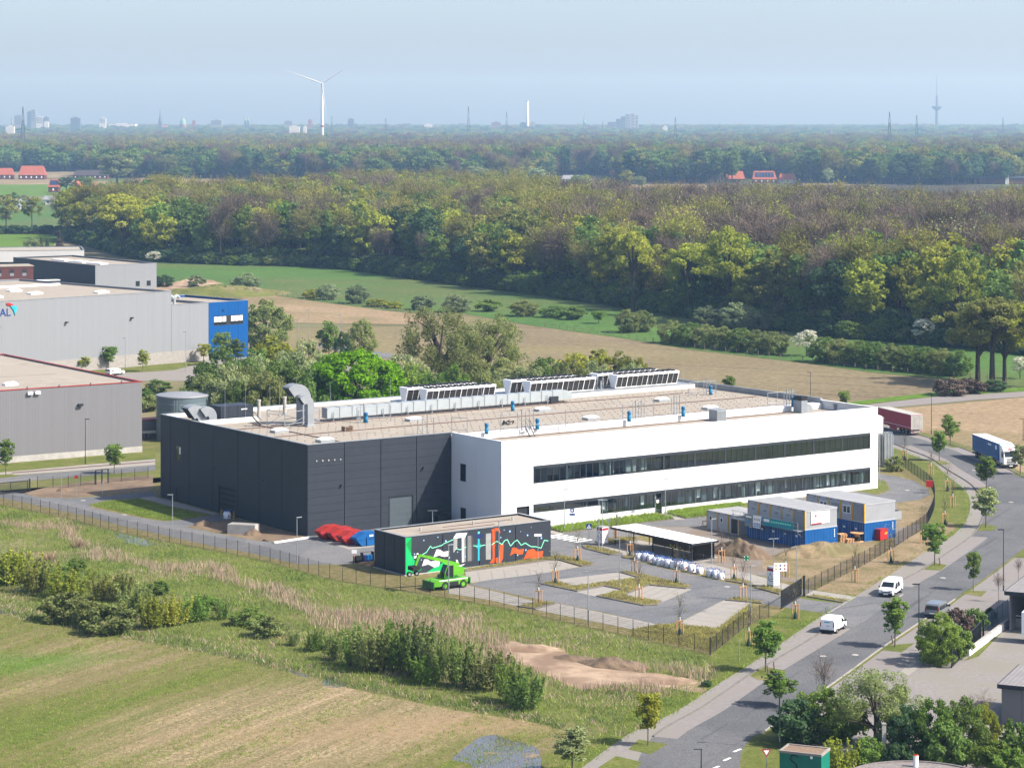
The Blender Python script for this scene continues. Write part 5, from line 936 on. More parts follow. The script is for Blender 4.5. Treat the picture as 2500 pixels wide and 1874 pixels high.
skip('blue lidded skip in front of the red ones', G('B', 1150, 692), 'blue_paint', 'blue_box'); skip('red lidded skip next to the blue one', G('B', 830, 658), 'red_paint', 'red_dark'); skip('red lidded skip in the middle of the row', G('B', 590, 585), 'red_paint', 'red_dark'); skip('red lidded skip farthest left, against the dark wall', G('B', 340, 545), 'red_paint', 'red_dark')
t = thing('wheeled_bin', 'black wheeled bin left of the white stub door', 'bin', B2W(22.2, -1.4), TH); MB().box(0, 1.2, 0, 1, .15, 1.3).build('body', 'black', t); MB().box(-.05, 1.25, -.05, 1.05, 1.3, 1.42).build('lid', 'anthracite', t)
t = thing('wheeled_bin', 'black wheeled bin against the dark wall in the shaded corner', 'bin', B2W(20.8, -2.6), TH); MB().box(0, 1.2, 0, 1, .15, 1.3).build('body', 'black', t); MB().box(-.05, 1.25, -.05, 1.05, 1.3, 1.42).build('lid', 'anthracite', t)
t = thing('drum_rack', 'blue drums in a dark rack at the yard edge left of the mural', 'drums', G('B', 1190, 1022), TH)
for k in range(3): MB().lathe([(0, 0), (.28, 0), (.28, .85), (.2, .92), (0, .92)], 12, (k * .5, 0)).build('drum', 'm_dblue' if k == 0 else 'blue_paint', t)
MB().box(-.4, -.35, -.35, .35, 0, 1.3).box(1.3, 1.35, -.35, .35, 0, 1.3).box(-.4, 1.35, .3, .35, 1.2, 1.25).build('rack', 'anthracite', t); MB().box(-1.5, -.6, -.4, .4, 0, .9).build('crate', 'black', t)
# ------------------------------------------------------------------ telehandler
TP = G('A', 860, 1568); t = thing('telehandler', 'lime green telescopic handler with raised boom by the mural', 'telehandler', TP, TH)
def wheel(par, x, y, r, w, rimm='rim'):
    o = MB().lathe([(r * .55, -w / 2), (r * .92, -w / 2), (r, -w * .3), (r, w * .3), (r * .92, w / 2), (r * .55, w / 2)], 18); o.v = [(v[0], v[2], v[1]) for v in o.v]
    wo = obj('wheel', o.mesh('wheel', MATS['tyre']), par, (x, y, r)); q = MB().lathe([(0, -w * .38), (r * .56, -w * .42), (r * .56, w * .42), (0, w * .38)], 14); q.v = [(v[0], v[2], v[1]) for v in q.v]; obj('rim', q.mesh('rim', MATS[rimm]), wo); return wo
for x in (0, 2.75):
    for y in (.25, 2.15): wheel(t, x, y, .55, .45, 'lime')
MB().slab([(-1.75, .1, .55), (-1.75, .1, 1.2), (-.9, .1, 1.35), (3.5, .1, 1.35), (3.6, .1, .9), (3.2, .1, .55)], (0, 2.2, 0)).build('chassis', 'lime', t); MB().box(-1.9, -1.76, -.1, 2.5, .35, 1.2).box(3.61, 3.75, -.1, 2.5, .45, 1.3).build('stabiliser', 'lime_dark', t)
MB().box(.7, 2.0, .05, .098, .45, 1.0).build('tool_box', 'black', t); MB().box(-.9, 3.4, .06, .098, 1.2, 1.3).build('stripe', 'white_paint', t)
MB().slab([(.1, .3, 1.4), (2.0, .3, 1.4), (2.0, .3, 1.75), (.3, .3, 1.75)], (0, 1.9, 0)).build('turret', 'lime_dark', t)
cb = MB().slab([(.05, .3, 1.5), (1.35, .3, 1.5), (1.35, .3, 3.05), (.55, .3, 3.05), (.1, .3, 2.2)], (0, 1.0, 0)).build('cab', 'car_glass', t)
MB().tube([(.03, .28, 1.5), (.08, .28, 2.2), (.53, .28, 3.07), (1.37, .28, 3.07), (1.37, .28, 1.5)], .06, 6).tube([(.03, 1.32, 1.5), (.08, 1.32, 2.2), (.53, 1.32, 3.07), (1.37, 1.32, 3.07), (1.37, 1.32, 1.5)], .06, 6).box(.5, 1.4, .25, 1.35, 3.07, 3.13).build('cab_frame', 'lime', cb)
MB().slab([(1.45, .3, 1.75), (3.0, .3, 1.75), (3.1, .3, 2.5), (2.4, .3, 2.75), (1.45, .3, 2.75)], (0, 1.9, 0)).build('engine_cover', 'lime', t)
bo_ = MB().cyl((3.0, 1.6, 2.75), (-1.9, 1.6, 4.25), .3, .26, 4).cyl((-1.9, 1.6, 4.25), (-3.0, 1.6, 4.55), .2, .2, 4).build('boom', 'lime', t); MB().cyl((-3.0, 1.6, 4.6), (-3.55, 1.6, 3.3), .24, .18, 4).build('boom_head', 'lime', bo_)
MB().box(-4.3, -3.2, 1.0, 2.2, 2.75, 3.25).build('carriage', 'black', t); MB().box(-3.7, -3.5, 1.4, 1.8, 2.2, 2.8).build('hanger', 'galv_dull', t)
for x in (-4.6, -3.5): wheel(t, x, 1.4, .34, .3, 'galv_dull').location.z = 2.35
MB().box(-5.0, -3.1, 1.35, 1.45, 2.3, 2.4).build('axle', 'anthracite', t)
# ------------------------------------------------------------------ road vehicles
def loft(prof, hw, name, mat, par):
    n = len(prof); m = MB(); m.add([(x, -hw(x, z), z) for x, z in prof] + [(x, hw(x, z), z) for x, z in prof], [tuple(range(n))[::-1], tuple(range(n, 2 * n))] + [(i, (i + 1) % n, n + (i + 1) % n, n + i) for i in range(n)])
    return m.build(name, mat, par)
def van(label, P, rz, mat, L=4.9, H=1.92, kind='big', name='parked_van'):
    t = thing(name, label, 'van', P, rz); k = L / 4.9; W2 = .95
    hw = lambda x, z: W2 - max(0, z - 1.0) * .17 - (.07 if abs(x) > 2.3 * k else 0)
    nose = [(2.42 * k, .38), (2.46 * k, .75), (2.36 * k, 1.0), (1.75 * k, 1.14)] if kind == 'big' else [(2.42 * k, .35), (2.46 * k, .7), (2.35 * k, .9), (1.55 * k, 1.12)]
    ws = [(1.05 * k, H - .14), (.75 * k, H - .03)] if kind == 'big' else [(.75 * k, H - .12), (.45 * k, H - .02)]
    prof = [(-2.42 * k, .4)] + nose + ws + [(-1.2 * k, H), (-2.2 * k, H - .04), (-2.38 * k, H - .2), (-2.45 * k, 1.0)]
    body = loft(prof, hw, 'body', mat, t)
    (xa, za), (xb, zb) = nose[-1], ws[0]; dx, dz = xb - xa, zb - za; off = Vector((dz, 0, -dx)).normalized() * .012
    def gq(pts, nm, mt='car_glass'): MB().face(pts).build(nm, mt, t)
    f0, f1 = .1, .92
    a, b = Vector((xa + dx * f0, 0, za + dz * f0)) + off, Vector((xa + dx * f1, 0, za + dz * f1)) + off
    gq([(a.x, -hw(0, a.z) + .1, a.z), (a.x, hw(0, a.z) - .1, a.z), (b.x, hw(0, b.z) - .12, b.z), (b.x, -hw(0, b.z) + .12, b.z)], 'windscreen')
    for s in (-1, 1):
        y = lambda z: s * (hw(0, z) + .012)
        z0, z1 = 1.08, H - .3
        xf0, xf1 = xa - .12 * k, xb - .02; gq([(xf0 - .1, y(z0), z0), (xf1 - .05, y(z1), z1), (.30 * k, y(z1), z1), (.25 * k, y(z0), z0)], 'side_window')
        if kind != 'panel': gq([(.1 * k, y(z0), z0), (.12 * k, y(z1), z1), (-.85 * k, y(z1), z1), (-.9 * k, y(z0), z0)], 'side_window')
        if kind == 'car': gq([(-1.05 * k, y(z0), z0), (-1.05 * k, y(z1), z1), (-2.0 * k, y(z1), z1), (-2.1 * k, y(z0), z0)], 'side_window')
        MB().box(1.25 * k, 1.4 * k, s * W2 - .02 + (0 if s > 0 else -.22), s * W2 + .22 + (0 if s > 0 else -.2), 1.05, 1.25).build('mirror', 'black', t)
        for x in (1.55 * k, -1.5 * k): wheel(t, x, s * (W2 - .12), .33, .24)
        MB().box(2.28 * k, 2.44 * k, s * .62 - .2, s * .62 + .2, .78, .95).build('headlight', 'lamp_glass', t); MB().box(-2.47 * k, -2.40 * k, s * .80 - .06, s * .80 + .06, .85, 1.4).build('tail_light', 'tail_red', t)
        MB().box(-1.2 * k, 1.25 * k, s * (W2 + .01) - .02, s * (W2 + .01) + .02, .36, .5).build('sill_trim', 'black', t)
    MB().box(2.36 * k, 2.52 * k, -.85, .85, .28, .58).build('bumper', 'black', t); MB().box(-2.52 * k, -2.38 * k, -.86, .86, .28, .52).build('bumper', 'black', t)
    MB().box(2.52 * k, 2.54 * k, -.28, .28, .42, .54).build('number_plate', 'white_paint', t); MB().box(-2.475 * k, -2.455 * k, -.3, .3, .62, .74).build('number_plate', 'white_paint', t)
    if kind == 'big': MB().box(2.40 * k, 2.48 * k, -.6, .6, .68, .8).build('grille', 'black', t)
    if kind == 'car':
        gq([(-2.47 * k, -.72, 1.1), (-2.47 * k, .72, 1.1), (-2.43 * k, .66, 1.55), (-2.43 * k, -.66, 1.55)], 'rear_window')
    if kind == 'panel':
        MB().face([(-2.465 * k, -.35, 1.35), (-2.465 * k, .35, 1.35), (-2.462 * k, .35, 1.45), (-2.462 * k, -.35, 1.45)]).build('lettering', 'm_cyan', t); MB().face([(-2.47 * k, -.3, .95), (-2.47 * k, .1, .95), (-2.47 * k, .1, 1.02), (-2.47 * k, -.3, 1.02)]).build('lettering', 'print_grey', t)
    return t
van('white van with side windows parked facing the camera on the kerb', G('E', 1200, 432), R(-114), 'car_white', 4.95, 1.93, 'big')
van('small white panel van seen from behind at the site entrance', G('E', 335, 978), R(64), 'car_white', 4.45, 1.85, 'panel')
van('silver van seen from behind beside the green hedge', G('E', 1900, 752), R(62), 'car_silver', 4.4, 1.82, 'car')
van('white car parked in front of the tall pale hall', G('a', 970, 1158), R(48), 'car_white', 4.4, 1.6, 'car', 'parked_car')
def trailer(t, L, mat, rearm, stripe):
    MB().box(0, L, -1.27, 1.27, 1.15, 3.95).build('tarpaulin', mat, t); MB().box(0, L, -1.28, 1.28, 3.95, 4.02).build('roof', 'concrete' if mat == 'red_dark' else 'white_paint', t)
    d = MB().box(-.05, 0, -1.25, -.02, 1.2, 3.9).box(-.05, 0, .02, 1.25, 1.2, 3.9).build('rear_door', rearm, t); MB().box(-.08, -.05, -.5, -.45, 1.2, 3.9).box(-.08, -.05, .45, .5, 1.2, 3.9).build('lock_rod', 'galv', d)
    for s in (-1, 1):
        MB().box(0, L, s * 1.275 - .01, s * 1.275 + .01, 1.5, 1.56).build('stripe', stripe, t)
        for k in range(9): MB().box(.8 + k * L / 9, .84 + k * L / 9, s * 1.275 - .008, s * 1.275 + .008, 1.2, 3.9).build('strap', mat, t)
        for x in (1.9, 3.2, 4.5): wheel(t, x, s * 1.05, .5, .38)
        MB().box(5.6, 8.6, s * 1.22 - .03, s * 1.22 + .03, .5, 1.05).build('side_skirt', mat, t)
        MB().box(-.09, -.02, s * .9 - .25, s * .9 + .25, .72, .86).build('tail_light', 'tail_red', t)
    MB().box(0, L, -.5, .5, .85, 1.13).build('chassis', 'black', t); MB().box(-.06, .1, -1.25, 1.25, .55, .9).build('bumper', 'kerb_pale', t)
TRL = thing('articulated_lorry', 'lorry trailer with dark red tarpaulin and pale rear doors behind the factory end', 'lorry', (G('e', 1815, 706) + G('e', 1905, 700)) / 2, R(109)); trailer(TRL, 13.6, 'red_dark', 'concrete', 'white_paint')
def cabover(t, x0):
    c = MB().slab([(x0, -1.22, .9), (x0 + 2.1, -1.22, .55), (x0 + 2.25, -1.22, 1.2), (x0 + 2.2, -1.22, 1.95), (x0 + 2.0, -1.22, 3.0), (x0 + 1.2, -1.22, 3.75), (x0, -1.22, 3.9)], (0, 2.44, 0)).build('cab', 'car_white', t)
    MB().face([(x0 + 2.215, -1.08, 2.0), (x0 + 2.215, 1.08, 2.0), (x0 + 2.03, 1.0, 2.92), (x0 + 2.03, -1.0, 2.92)]).build('windscreen', 'car_glass', c)
    MB().box(x0 + 1.95, x0 + 2.35, -1.15, 1.15, 2.95, 3.03).build('sun_visor', 'car_white', c)
    for s in (-1, 1):
        MB().face([(x0 + 1.9, s * 1.235, 1.95), (x0 + 1.75, s * 1.235, 2.85), (x0 + .9, s * 1.235, 2.85), (x0 + .85, s * 1.235, 1.9)]).build('side_window', 'car_glass', c); MB().box(x0 + 1.9, x0 + 2.1, s * 1.35 - .1, s * 1.35 + .1, 1.9, 2.6).build('mirror', 'black', c)
        wheel(t, x0 + 1.1, s * 1.05, .5, .36); MB().box(x0 + 2.15, x0 + 2.3, s * .95 - .22, s * .95 + .22, .75, .95).build('headlight', 'lamp_glass', c); wheel(t, x0 - 2.6, s * .95, .5, .6); MB().box(x0 - 1.6, x0 - .2, s * 1.1 - .12, s * 1.1 + .12, .5, 1.05).build('fuel_tank', 'galv', t)
    for k in range(4): MB().box(x0 + 2.21, x0 + 2.27, -.75, .75, .85 + k * .24, .98 + k * .24).build('grille_bar', 'black' if k % 2 else 'galv_dull', c)
    MB().box(x0 + 2.1, x0 + 2.34, -1.2, 1.2, .35, .68).build('bumper', 'black', c); MB().box(x0 + 2.34, x0 + 2.36, -.3, .3, .45, .58).build('number_plate', 'white_paint', c); MB().box(x0 + 1.9, x0 + 2.05, -.4, .4, 3.25, 3.42).build('roof_sign', 'red_bright', c); MB().box(x0 - 3.2, x0 + 1.5, -.45, .45, .6, .85).build('chassis', 'black', t)
P_ = G('C', 945, 340); Q_ = G('C', 1740, 655); hd = math.atan2((Q_ - P_).y, (Q_ - P_).x); TR2 = thing('articulated_lorry', 'blue tarpaulin lorry with white cab driving round the road bend', 'lorry', P_ + Vector((math.cos(hd + R(90)), math.sin(hd + R(90)), 0)) * 1.25, hd); trailer(TR2, 13.4, 'blue_paint', 'concrete', 'm_blue'); cabover(TR2, 13.75)
for x0, x1, z0, z1, mt in ((8.2, 10.1, 3.15, 3.5, 'white_paint'), (10.4, 11.5, 3.1, 3.45, 'm_blue'), (1.2, 3.2, 2.35, 2.48, 'm_blue')):
    n = int((x1 - x0) / .28)
    for k in range(n): MB().box(x0 + k * .28, x0 + k * .28 + .2, -1.30, -1.292, z0 + .06 * (k % 2), z1).build('lettering', mt, TR2)
m = MB().lathe([(.0, 0), (.42, 0)], 16); m.v = [(12.2 + v[0], -1.295, 3.2 + v[1]) for v in m.v]; m.build('emblem', 'white_paint', TR2); m = MB().lathe([(.0, 0), (.3, 0)], 16); m.v = [(7.6 + v[0], -1.295, 3.35 + v[1]) for v in m.v]; m.build('emblem', 'm_blue', TR2)
# ------------------------------------------------------------------ fences and gates
def resample(pl, d):
    out = [Vector(pl[0])]; acc = 0
    for a, b in zip(pl[:-1], pl[1:]):
        a, b = Vector(a), Vector(b); L = (b - a).length; s = d - acc
        while s < L: out.append(a.lerp(b, s / L)); s += d
        acc = L - (s - d)
    return out
pmm = MB()
for k in range(25): pmm.box(k * .1 + .05 - .004, k * .1 + .05 + .004, -.004, .004, .08, 1.85)
for k in range(8): pmm.box(0, 2.5, -.01, -.002, .1 + k * .25, .112 + k * .25)
panel_mesh = pmm.mesh('mesh_panel', MATS['anthracite']); post_mesh = MB().box(-.035, .035, -.035, .035, 0, 2.0).mesh('post', MATS['anthracite'])
def fence(label, pl, d=2.5):
    P = resample(pl, d); o = Vector((*P[0], 0)); t = thing('mesh_fence', label, 'fence', o)
    for i, p in enumerate(P):
        obj('post', post_mesh, t, Vector((*p, 0)) - o)
        if i < len(P) - 1:
            e = P[i + 1] - p; obj('mesh_panel', panel_mesh, t, Vector((*p, 0)) - o, math.atan2(e.y, e.x), (e.length / 2.5, 1, 1))
fence('dark wire mesh fence along the lower edge of the site', FENCE_L, 2.5); fence('dark wire mesh fence between the site corner and the sliding gate', FENCE_R1, 2.5); fence('dark wire mesh fence curving along the road side of the site', FENCE_R2, 2.5)
fence('dark wire mesh fence beyond the soil bed at the left road', gp('b', [(315, 800), (560, 795), (690, 778), (800, 768)]), 2.5); fence('short dark wire mesh fence beside the factory at the left road', gp('b', [(915, 755), (1030, 742), (1150, 730), (1268, 718), (1330, 712)]), 2.5)
def slide_gate(label, a, b, h=2.0):
    t = thing('sliding_gate', label, 'gate', a, math.atan2((b - a).y, (b - a).x)); L = (b - a).length
    MB().box(0, L, -.05, .05, .1, .25).box(0, L, -.04, .04, h - .1, h).box(0, .08, -.04, .04, .25, h - .1).box(L - .08, L, -.04, .04, .25, h - .1).box(L / 2 - .04, L / 2 + .04, -.04, .04, .25, h - .1).build('gate_frame', 'anthracite', t)
    for k in range(int(L / .12)): MB().box(k * .12, k * .12 + .03, -.012, .012, .25, h - .1).build('bar', 'anthracite', t)
    MB().box(L + .1, L + .3, -.3, -.1, 0, h + .2).build('gate_post', 'anthracite', t)
slide_gate('tall dark sliding gate at the road entrance of the site', G('j', 715, 1062), G('j', 888, 950), 2.3); slide_gate('dark sliding gate at the left road entrance', G('b', -60, 860), G('b', 235, 830), 1.9)
t = thing('pedestrian_gate', 'empty dark pedestrian gate frame in the left road fence', 'gate', G('b', 808, 770), math.atan2((G('b', 912, 757) - G('b', 808, 770)).y, (G('b', 912, 757) - G('b', 808, 770)).x)); Lq = (G('b', 912, 757) - G('b', 808, 770)).length
for x in (0, Lq / 2, Lq): MB().box(x - .08, x + .08, -.08, .08, 0, 2.4).build('post', 'anthracite', t)
MB().box(0, Lq, -.05, .05, 2.3, 2.4).build('beam', 'anthracite', t)
P = G('j', 910, 955); t = thing('gate_post', 'thick dark gate post on the far side of the entrance', 'post', P); MB().box(-.1, .1, -.1, .1, 0, 2.6).build('post', 'anthracite', t); MB().box(-.14, .14, -.14, .14, 2.6, 2.66).build('cap', 'black', t)
# meadow stake fences
stk = MB().box(-.09, .09, -.09, .09, 0, 1.25).mesh('stake', MATS['wood_old'])
def stake_fence(label, pl, d):
    P = resample(pl, d); o = Vector((*P[0], 0)); t = thing('stake_fence', label, 'fence', o)
    for i, p in enumerate(P):
        obj('stake', stk, t, Vector((*p, 0)) - o)
        if i < len(P) - 1:
            e = P[i + 1] - p
            for z in (.45, 1.0): MB().cyl((p.x - o.x, p.y - o.y, z), (p.x + e.x - o.x, p.y + e.y - o.y, z), .012, n=3, caps=False).build('wire', 'galv_dull', t)
stake_fence('wooden stake fence along the brown field in front of the hedges', pp([(1330, 797), (1500, 821), (1700, 851), (1953, 880), (2134, 905), (2333, 921), (2480, 930)]), 4.2); stake_fence('wooden stake fence between the tan field and the green meadow', pp([(637, 716), (927, 755), (1060, 770)]), 4.2)
# ------------------------------------------------------------------ lamps
def lamp_proto(dark, double=False):
    m = 'frame_dark' if dark else 'galv'; L = []
    L.append(('pole', MB().cyl((0, 0, 0), (0, 0, 1.0), .085, .085, 8).cyl((0, 0, 1.0), (0, 0, 5.0), .06, .04, 8).mesh('pole', MATS[m])))
    hd_ = MB().box(-.65, .08, -.1, .1, 4.98, 5.06)
    if double: hd_.box(-.08, .65, -.1, .1, 4.98, 5.06)
    L.append(('lamp_head', hd_.mesh('lamp_head', MATS['anthracite' if dark else 'galv_dull']))); L.append(('door_plate', MB().box(-.05, .05, -.095, -.08, .5, .9).mesh('door_plate', MATS['galv_dull']))); return L
LPR = {(d, q): lamp_proto(d, q) for d in (0, 1) for q in (0, 1)}
def lamp(xb, yb, yt, label, dark=0, dbl=0, rz=0):
    h = hgt(yb, yt); t = thing('lamp_post', label, 'lamp post', W3(xb, yb), rz, None, (1.1, 1.1, h / 5.0))
    for nm, me in LPR[(dark, dbl)]: obj(nm, me, t)
for a in ((421, 1314.6, 1207.5, 'slim grey lamp post by the fence near the concrete block'), (150, 1253.8, 1156.8, 'slim grey lamp post by the fence at the left gate'), (725, 1374.7, 1263, 'slim grey lamp post by the fence below the dark hall corner'), (1095.3, 1449.4, 1330, 'slim grey lamp post in front of the green telehandler'), (1218, 1379, 1273.6, 'slim lamp post before the orange part of the mural'),
          (1436, 1523, 1395.6, 'slim grey lamp post by the fence at the parking bays'), (1512.6, 1431.8, 1316, 'slim grey lamp post on the parking island'), (1378, 1295.8, 1194.5, 'slim grey lamp post on the grass strip left of the white front'), (1624.6, 1266.8, 1169.7, 'grey lamp post by the white front entrance'), (1462, 1340.6, 1220.5, 'slim pole in front of the printed pillar by the crossing'),
          (1737.5, 1376.8, 1266.8, 'slim grey lamp post at the shelter end'), (1833, 1501, 1381, 'slim grey lamp post beside the right parking bays'), (1944.6, 1426, 1336, 'slim grey lamp post behind the entrance gate'), (1856.3, 1211.7, 1143.7, 'grey lamp post at the white front behind the left offices'), (2074.8, 1198.7, 1120.5, 'grey lamp post at the white front behind the right offices'), (2147.4, 1184, 1091.6, 'grey lamp post beside the white silo')):
    lamp(*a, rz=random.choice((0, TH + 3.14)))
lamp(1470.6, 1322, 1220, 'double-headed lamp post by the printed pillar at the crossing', 0, 1); lamp(1888.7, 1388.4, 1314.6, 'double-headed floodlight post by the dirt heap', 0, 1, .3); lamp(1056, 1290, 1246, 'T-shaped double lamp behind the mural building', 0, 1)
for a in ((2243.5, 1588, 1425.8, 'tall dark street lamp in front of the green hedge'), (2450, 1442.5, 1292.7, 'tall dark street lamp near the loading bay corner'), (1903, 1828, 1645.8, 'tall dark street lamp in front of the bushes, bottom right'), (1712, 1900, 1828, 'dark street lamp head at the bottom edge of the road'), (2274, 1059.7, 959.9, 'dark street lamp behind the red lorry'), (1978.7, 970, 909, 'dark lamp at the brown field behind the factory'), (2498, 1075.6, 1022, 'dark street lamp at the right picture edge'), (208.4, 1133.7, 1023, 'dark street lamp in front of the grey hall')): lamp(*a, dark=1, rz=random.choice((0, 0, 3.14)))
for a in ((152.5, 905, 840.5, 'grey lamp left in front of the tall pale hall'), (306, 905, 824.6, 'grey lamp beside the white car at the pale hall'), (453.9, 907, 810, 'grey lamp right in front of the tall pale hall'), (14.5, 915, 846, 'grey lamp at the left edge before the pale hall'), (641.8, 826, 743, 'grey pole right of the blue block'), (727.8, 824, 783, 'short grey pole at the tan field edge'), (754, 835, 757.5, 'grey pole left on the yard behind the bushes'), (831.6, 848, 768, 'grey pole with a box on the yard behind the bushes'), (570.8, 1010, 943, 'grey lamp between the tank and the bushes')): lamp(*a)
# ------------------------------------------------------------------ signs and small posts
def sign(name, label, P, h, boards, rz=0, pole='galv', cat='sign'):
    t = thing(name, label, cat, P, rz); MB().cyl((0, 0, 0), (0, 0, h), .04, n=6).build('post', pole, t)
    for (x0, x1, z0, z1, mt, y) in boards: MB().box(x0, x1, -.06 - y, -.04 - y, z0, z1).build('board', mt, t)
    return t
t = sign('road_sign', 'blue square zebra crossing sign at the crosswalk', G('i', 822, 512), 3.0, [(-.38, .38, 2.15, 2.9, 'sign_blue', 0)]); MB().face([(-.3, -.066, 2.25), (.3, -.066, 2.25), (0, -.066, 2.8)]).build('symbol', 'white_paint', t)
MB().face([(-.1, -.07, 2.3), (.1, -.07, 2.3), (.02, -.07, 2.62), (-.04, -.07, 2.62)]).build('symbol', 'sign_blue', t)
t = sign('road_sign', 'blue disabled parking sign on the grass strip', G('i', 680, 402), 3.4, [(-.28, .28, 2.75, 3.35, 'sign_blue', 0), (-.42, .42, 2.3, 2.6, 'sign_blue', 0)]); MB().box(-.1, .1, -.07, -.062, 2.9, 3.2).build('symbol', 'white_paint', t)
sign('road_sign', 'small dark-backed sign on the grass strip by the crossing', G('i', 988, 385), 1.5, [(-.3, .3, 1.2, 1.5, 'galv_dull', 0)])
t = sign('assembly_sign', 'green assembly point sign by the bulk bags', G('j', 420, 775), 2.6, [(-.38, .38, 1.95, 2.6, 'sign_green', 0)])
for dx, dz in ((-.22, .2), (.22, .2), (-.22, -.2), (.22, -.2)): MB().box(dx - .07, dx + .07, -.075, -.062, 2.28 + dz - .06, 2.28 + dz + .06).build('symbol', 'white_paint', t)
MB().lathe([(0, 0), (.1, 0)], 8).build('symbol', 'white_paint', t, loc=(0, 0, 0)) if False else None
t = sign('notice_board', 'white notice board with pictograms by the entrance', G('j', 715, 915), 3.7, [(-.95, .75, 2.65, 3.7, 'white_paint', 0)], .1)
for k, mt in enumerate(('yellow', 'print_dark', 'print_red', 'yellow', 'sign_blue', 'pipe_orange')): MB().box(-.75 + (k % 3) * .55, -.55 + (k % 3) * .55, -.075, -.062, 2.85 + (k // 3) * .42, 3.05 + (k // 3) * .42).build('symbol', mt, t)
sign('small_sign', 'small white sign board at the right end of the mural', G('v', 1958, 560), 2.0, [(-.4, .4, 1.55, 2.0, 'white_paint', 0)]); sign('small_sign', 'upper white sign board in front of the mural', G('v', 1905, 640), 4.2, [(-.5, .5, 3.85, 4.2, 'white_paint', 0)]); sign('small_sign', 'white double board on a wooden post at the yard edge', G('B', 968, 1050), 1.8, [(-.35, .35, 1.3, 1.8, 'white_paint', 0)], 0, 'wood'); sign('small_sign', 'red and white round sign on a post by the left gate', G('b', 643, 872), 3.4, [(-.28, .28, 2.9, 3.4, 'print_red', 0)]); sign('small_sign', 'grey post with a plate in the left soil bed', G('b', 865, 885), 2.6, [(-.1, .1, 2.4, 2.6, 'galv', 0)])
sign('small_sign', 'bare grey sign post on the verge by the site corner', G('i', 2090, 1500), 2.3, [(-.05, .05, 2.2, 2.3, 'galv', 0)])
def pillar(label, c, x, y, h=2.6):
    t = thing('printed_pillar', label, 'info pillar', G(c, x, y), TH + R(6)); w = 1.15
    MB().box(0, w, 0, w, 0, h).build('body', 'white_paint', t); MB().box(-.02, w + .02, -.02, w + .02, h, h + .06).build('top', 'print_grey', t)
    for ax in (0, 1):
        f = (lambda a, z: (a, -.006, z)) if ax == 0 else (lambda a, z: (-.006, a, z))
        MB().face([f(.06, h - .45), f(w - .06, h - .45), f(w - .06, h - .1), f(.06, h - .1)]).build('print', 'print_red', t)
        m = MB(); A3_, B3_, C3_ = (w * .18, h * .45), (w * .82, h * .45), (w * .5, h * .74)
        for p, q in ((A3_, B3_), (B3_, C3_), (C3_, A3_)):
            d = Vector(q) - Vector(p); n_ = Vector((-d.y, d.x)).normalized() * .035; m.face([f(*(Vector(p) - n_)), f(*(Vector(q) - n_)), f(*(Vector(q) + n_)), f(*(Vector(p) + n_))])
        m.build('print', 'print_red' if ax == 0 else 'print_dark', t); MB().face([f(.15, h * .32), f(w * .8, h * .36), f(w * .8, h * .39), f(.15, h * .35)]).build('print', 'print_dark', t); MB().face([f(.04, .05), f(w - .04, .05), f(w - .04, .4), f(.04, .4)]).build('print', 'print_grey', t)
        for k in range(9):
            for a in (.01, w - .07): MB().face([f(a, .1 + k * .27), f(a + .06, .1 + k * .27), f(a + .06, .22 + k * .27), f(a, .22 + k * .27)]).build('print', 'print_red', t)
pillar('white and red printed pillar with warning triangle by the crossing', 'i', 935, 528); pillar('white and red printed pillar with warning triangle by the entrance gate', 'j', 652, 885)
t = thing('hydrant_box', 'red fire point box on a post at the curved fence', 'fire box', G('e', 1965, 1190)); MB().cyl((0, 0, 0), (0, 0, 1.2), .06, n=6).build('post', 'galv', t); MB().box(-.5, .5, -.3, .3, 1.1, 2.0).build('box', 'red_bright', t); MB().box(-.55, .55, -.35, .35, 2.0, 2.08).build('cap', 'red_paint', t)
for c, x, y, nm in (('k', 108, 840, 'beside the tree by the site corner'), ('k', 1105, 615, 'beside the tree opposite the entrance'), ('j', 2057, 690, 'beside the tree below the curved fence'), ('k', 55, 870, 'short, in front of the tree by the site corner')):
    t = thing('marker_post', f'leaning brown wooden post {nm}', 'post', G(c, x, y)); MB().cyl((0, 0, 0), (-.12, 0, .95), .08, n=6).build('post', 'wood_old', t); MB().cyl((-.12, 0, .95), (-.122, 0, .97), .085, n=6).build('top', 'rust_strip', t)
t = thing('work_trestle', 'small wooden trestle with a rail by the grey site offices', 'trestle', G('F', 1690, 115), TH); MB().box(-.8, .8, -.05, .05, .9, 1.0).build('top', 'wood', t); [MB().cyl((x, y, 0), (x, 0, .9), .04, n=5).build('leg', 'wood', t) for x in (-.7, .7) for y in (-.3, .3)]
# dirt heaps
def heap(label, c, pts_c, rx, ry, h, rz, mat, seed, name='dirt_heap'):
    N, M = 12, 30; vs = []; fs = []
    for j in range(N):
        r = 1 - j / (N - .4)
        for i in range(M):
            a = 2 * math.pi * i / M; k = 1 + .13 * math.sin(2 * a + seed) + .07 * math.sin(5 * a + 2 * seed) + .04 * math.sin(9 * a + j); x, y = rx * r * k * math.cos(a), ry * r * k * math.sin(a)
            z = h * (1 - r ** 1.7) * (1 + .10 * math.sin(1.9 * x + seed) + .10 * math.sin(2.3 * y + 2 * seed) + .06 * math.sin(4.1 * x + 3.3 * y)) if j else -.05
            vs.append((x, y, z))
    fs.append(tuple((N - 1) * M + i for i in range(M)))
    for j in range(N - 1):
        for i in range(M): fs.append((j * M + i, j * M + (i + 1) % M, (j + 1) * M + (i + 1) % M, (j + 1) * M + i))
    m = MB().add(vs, fs); o = m.build(name, mat, None, False, G(c, *pts_c), rz); return tag(o, label, 'heap')
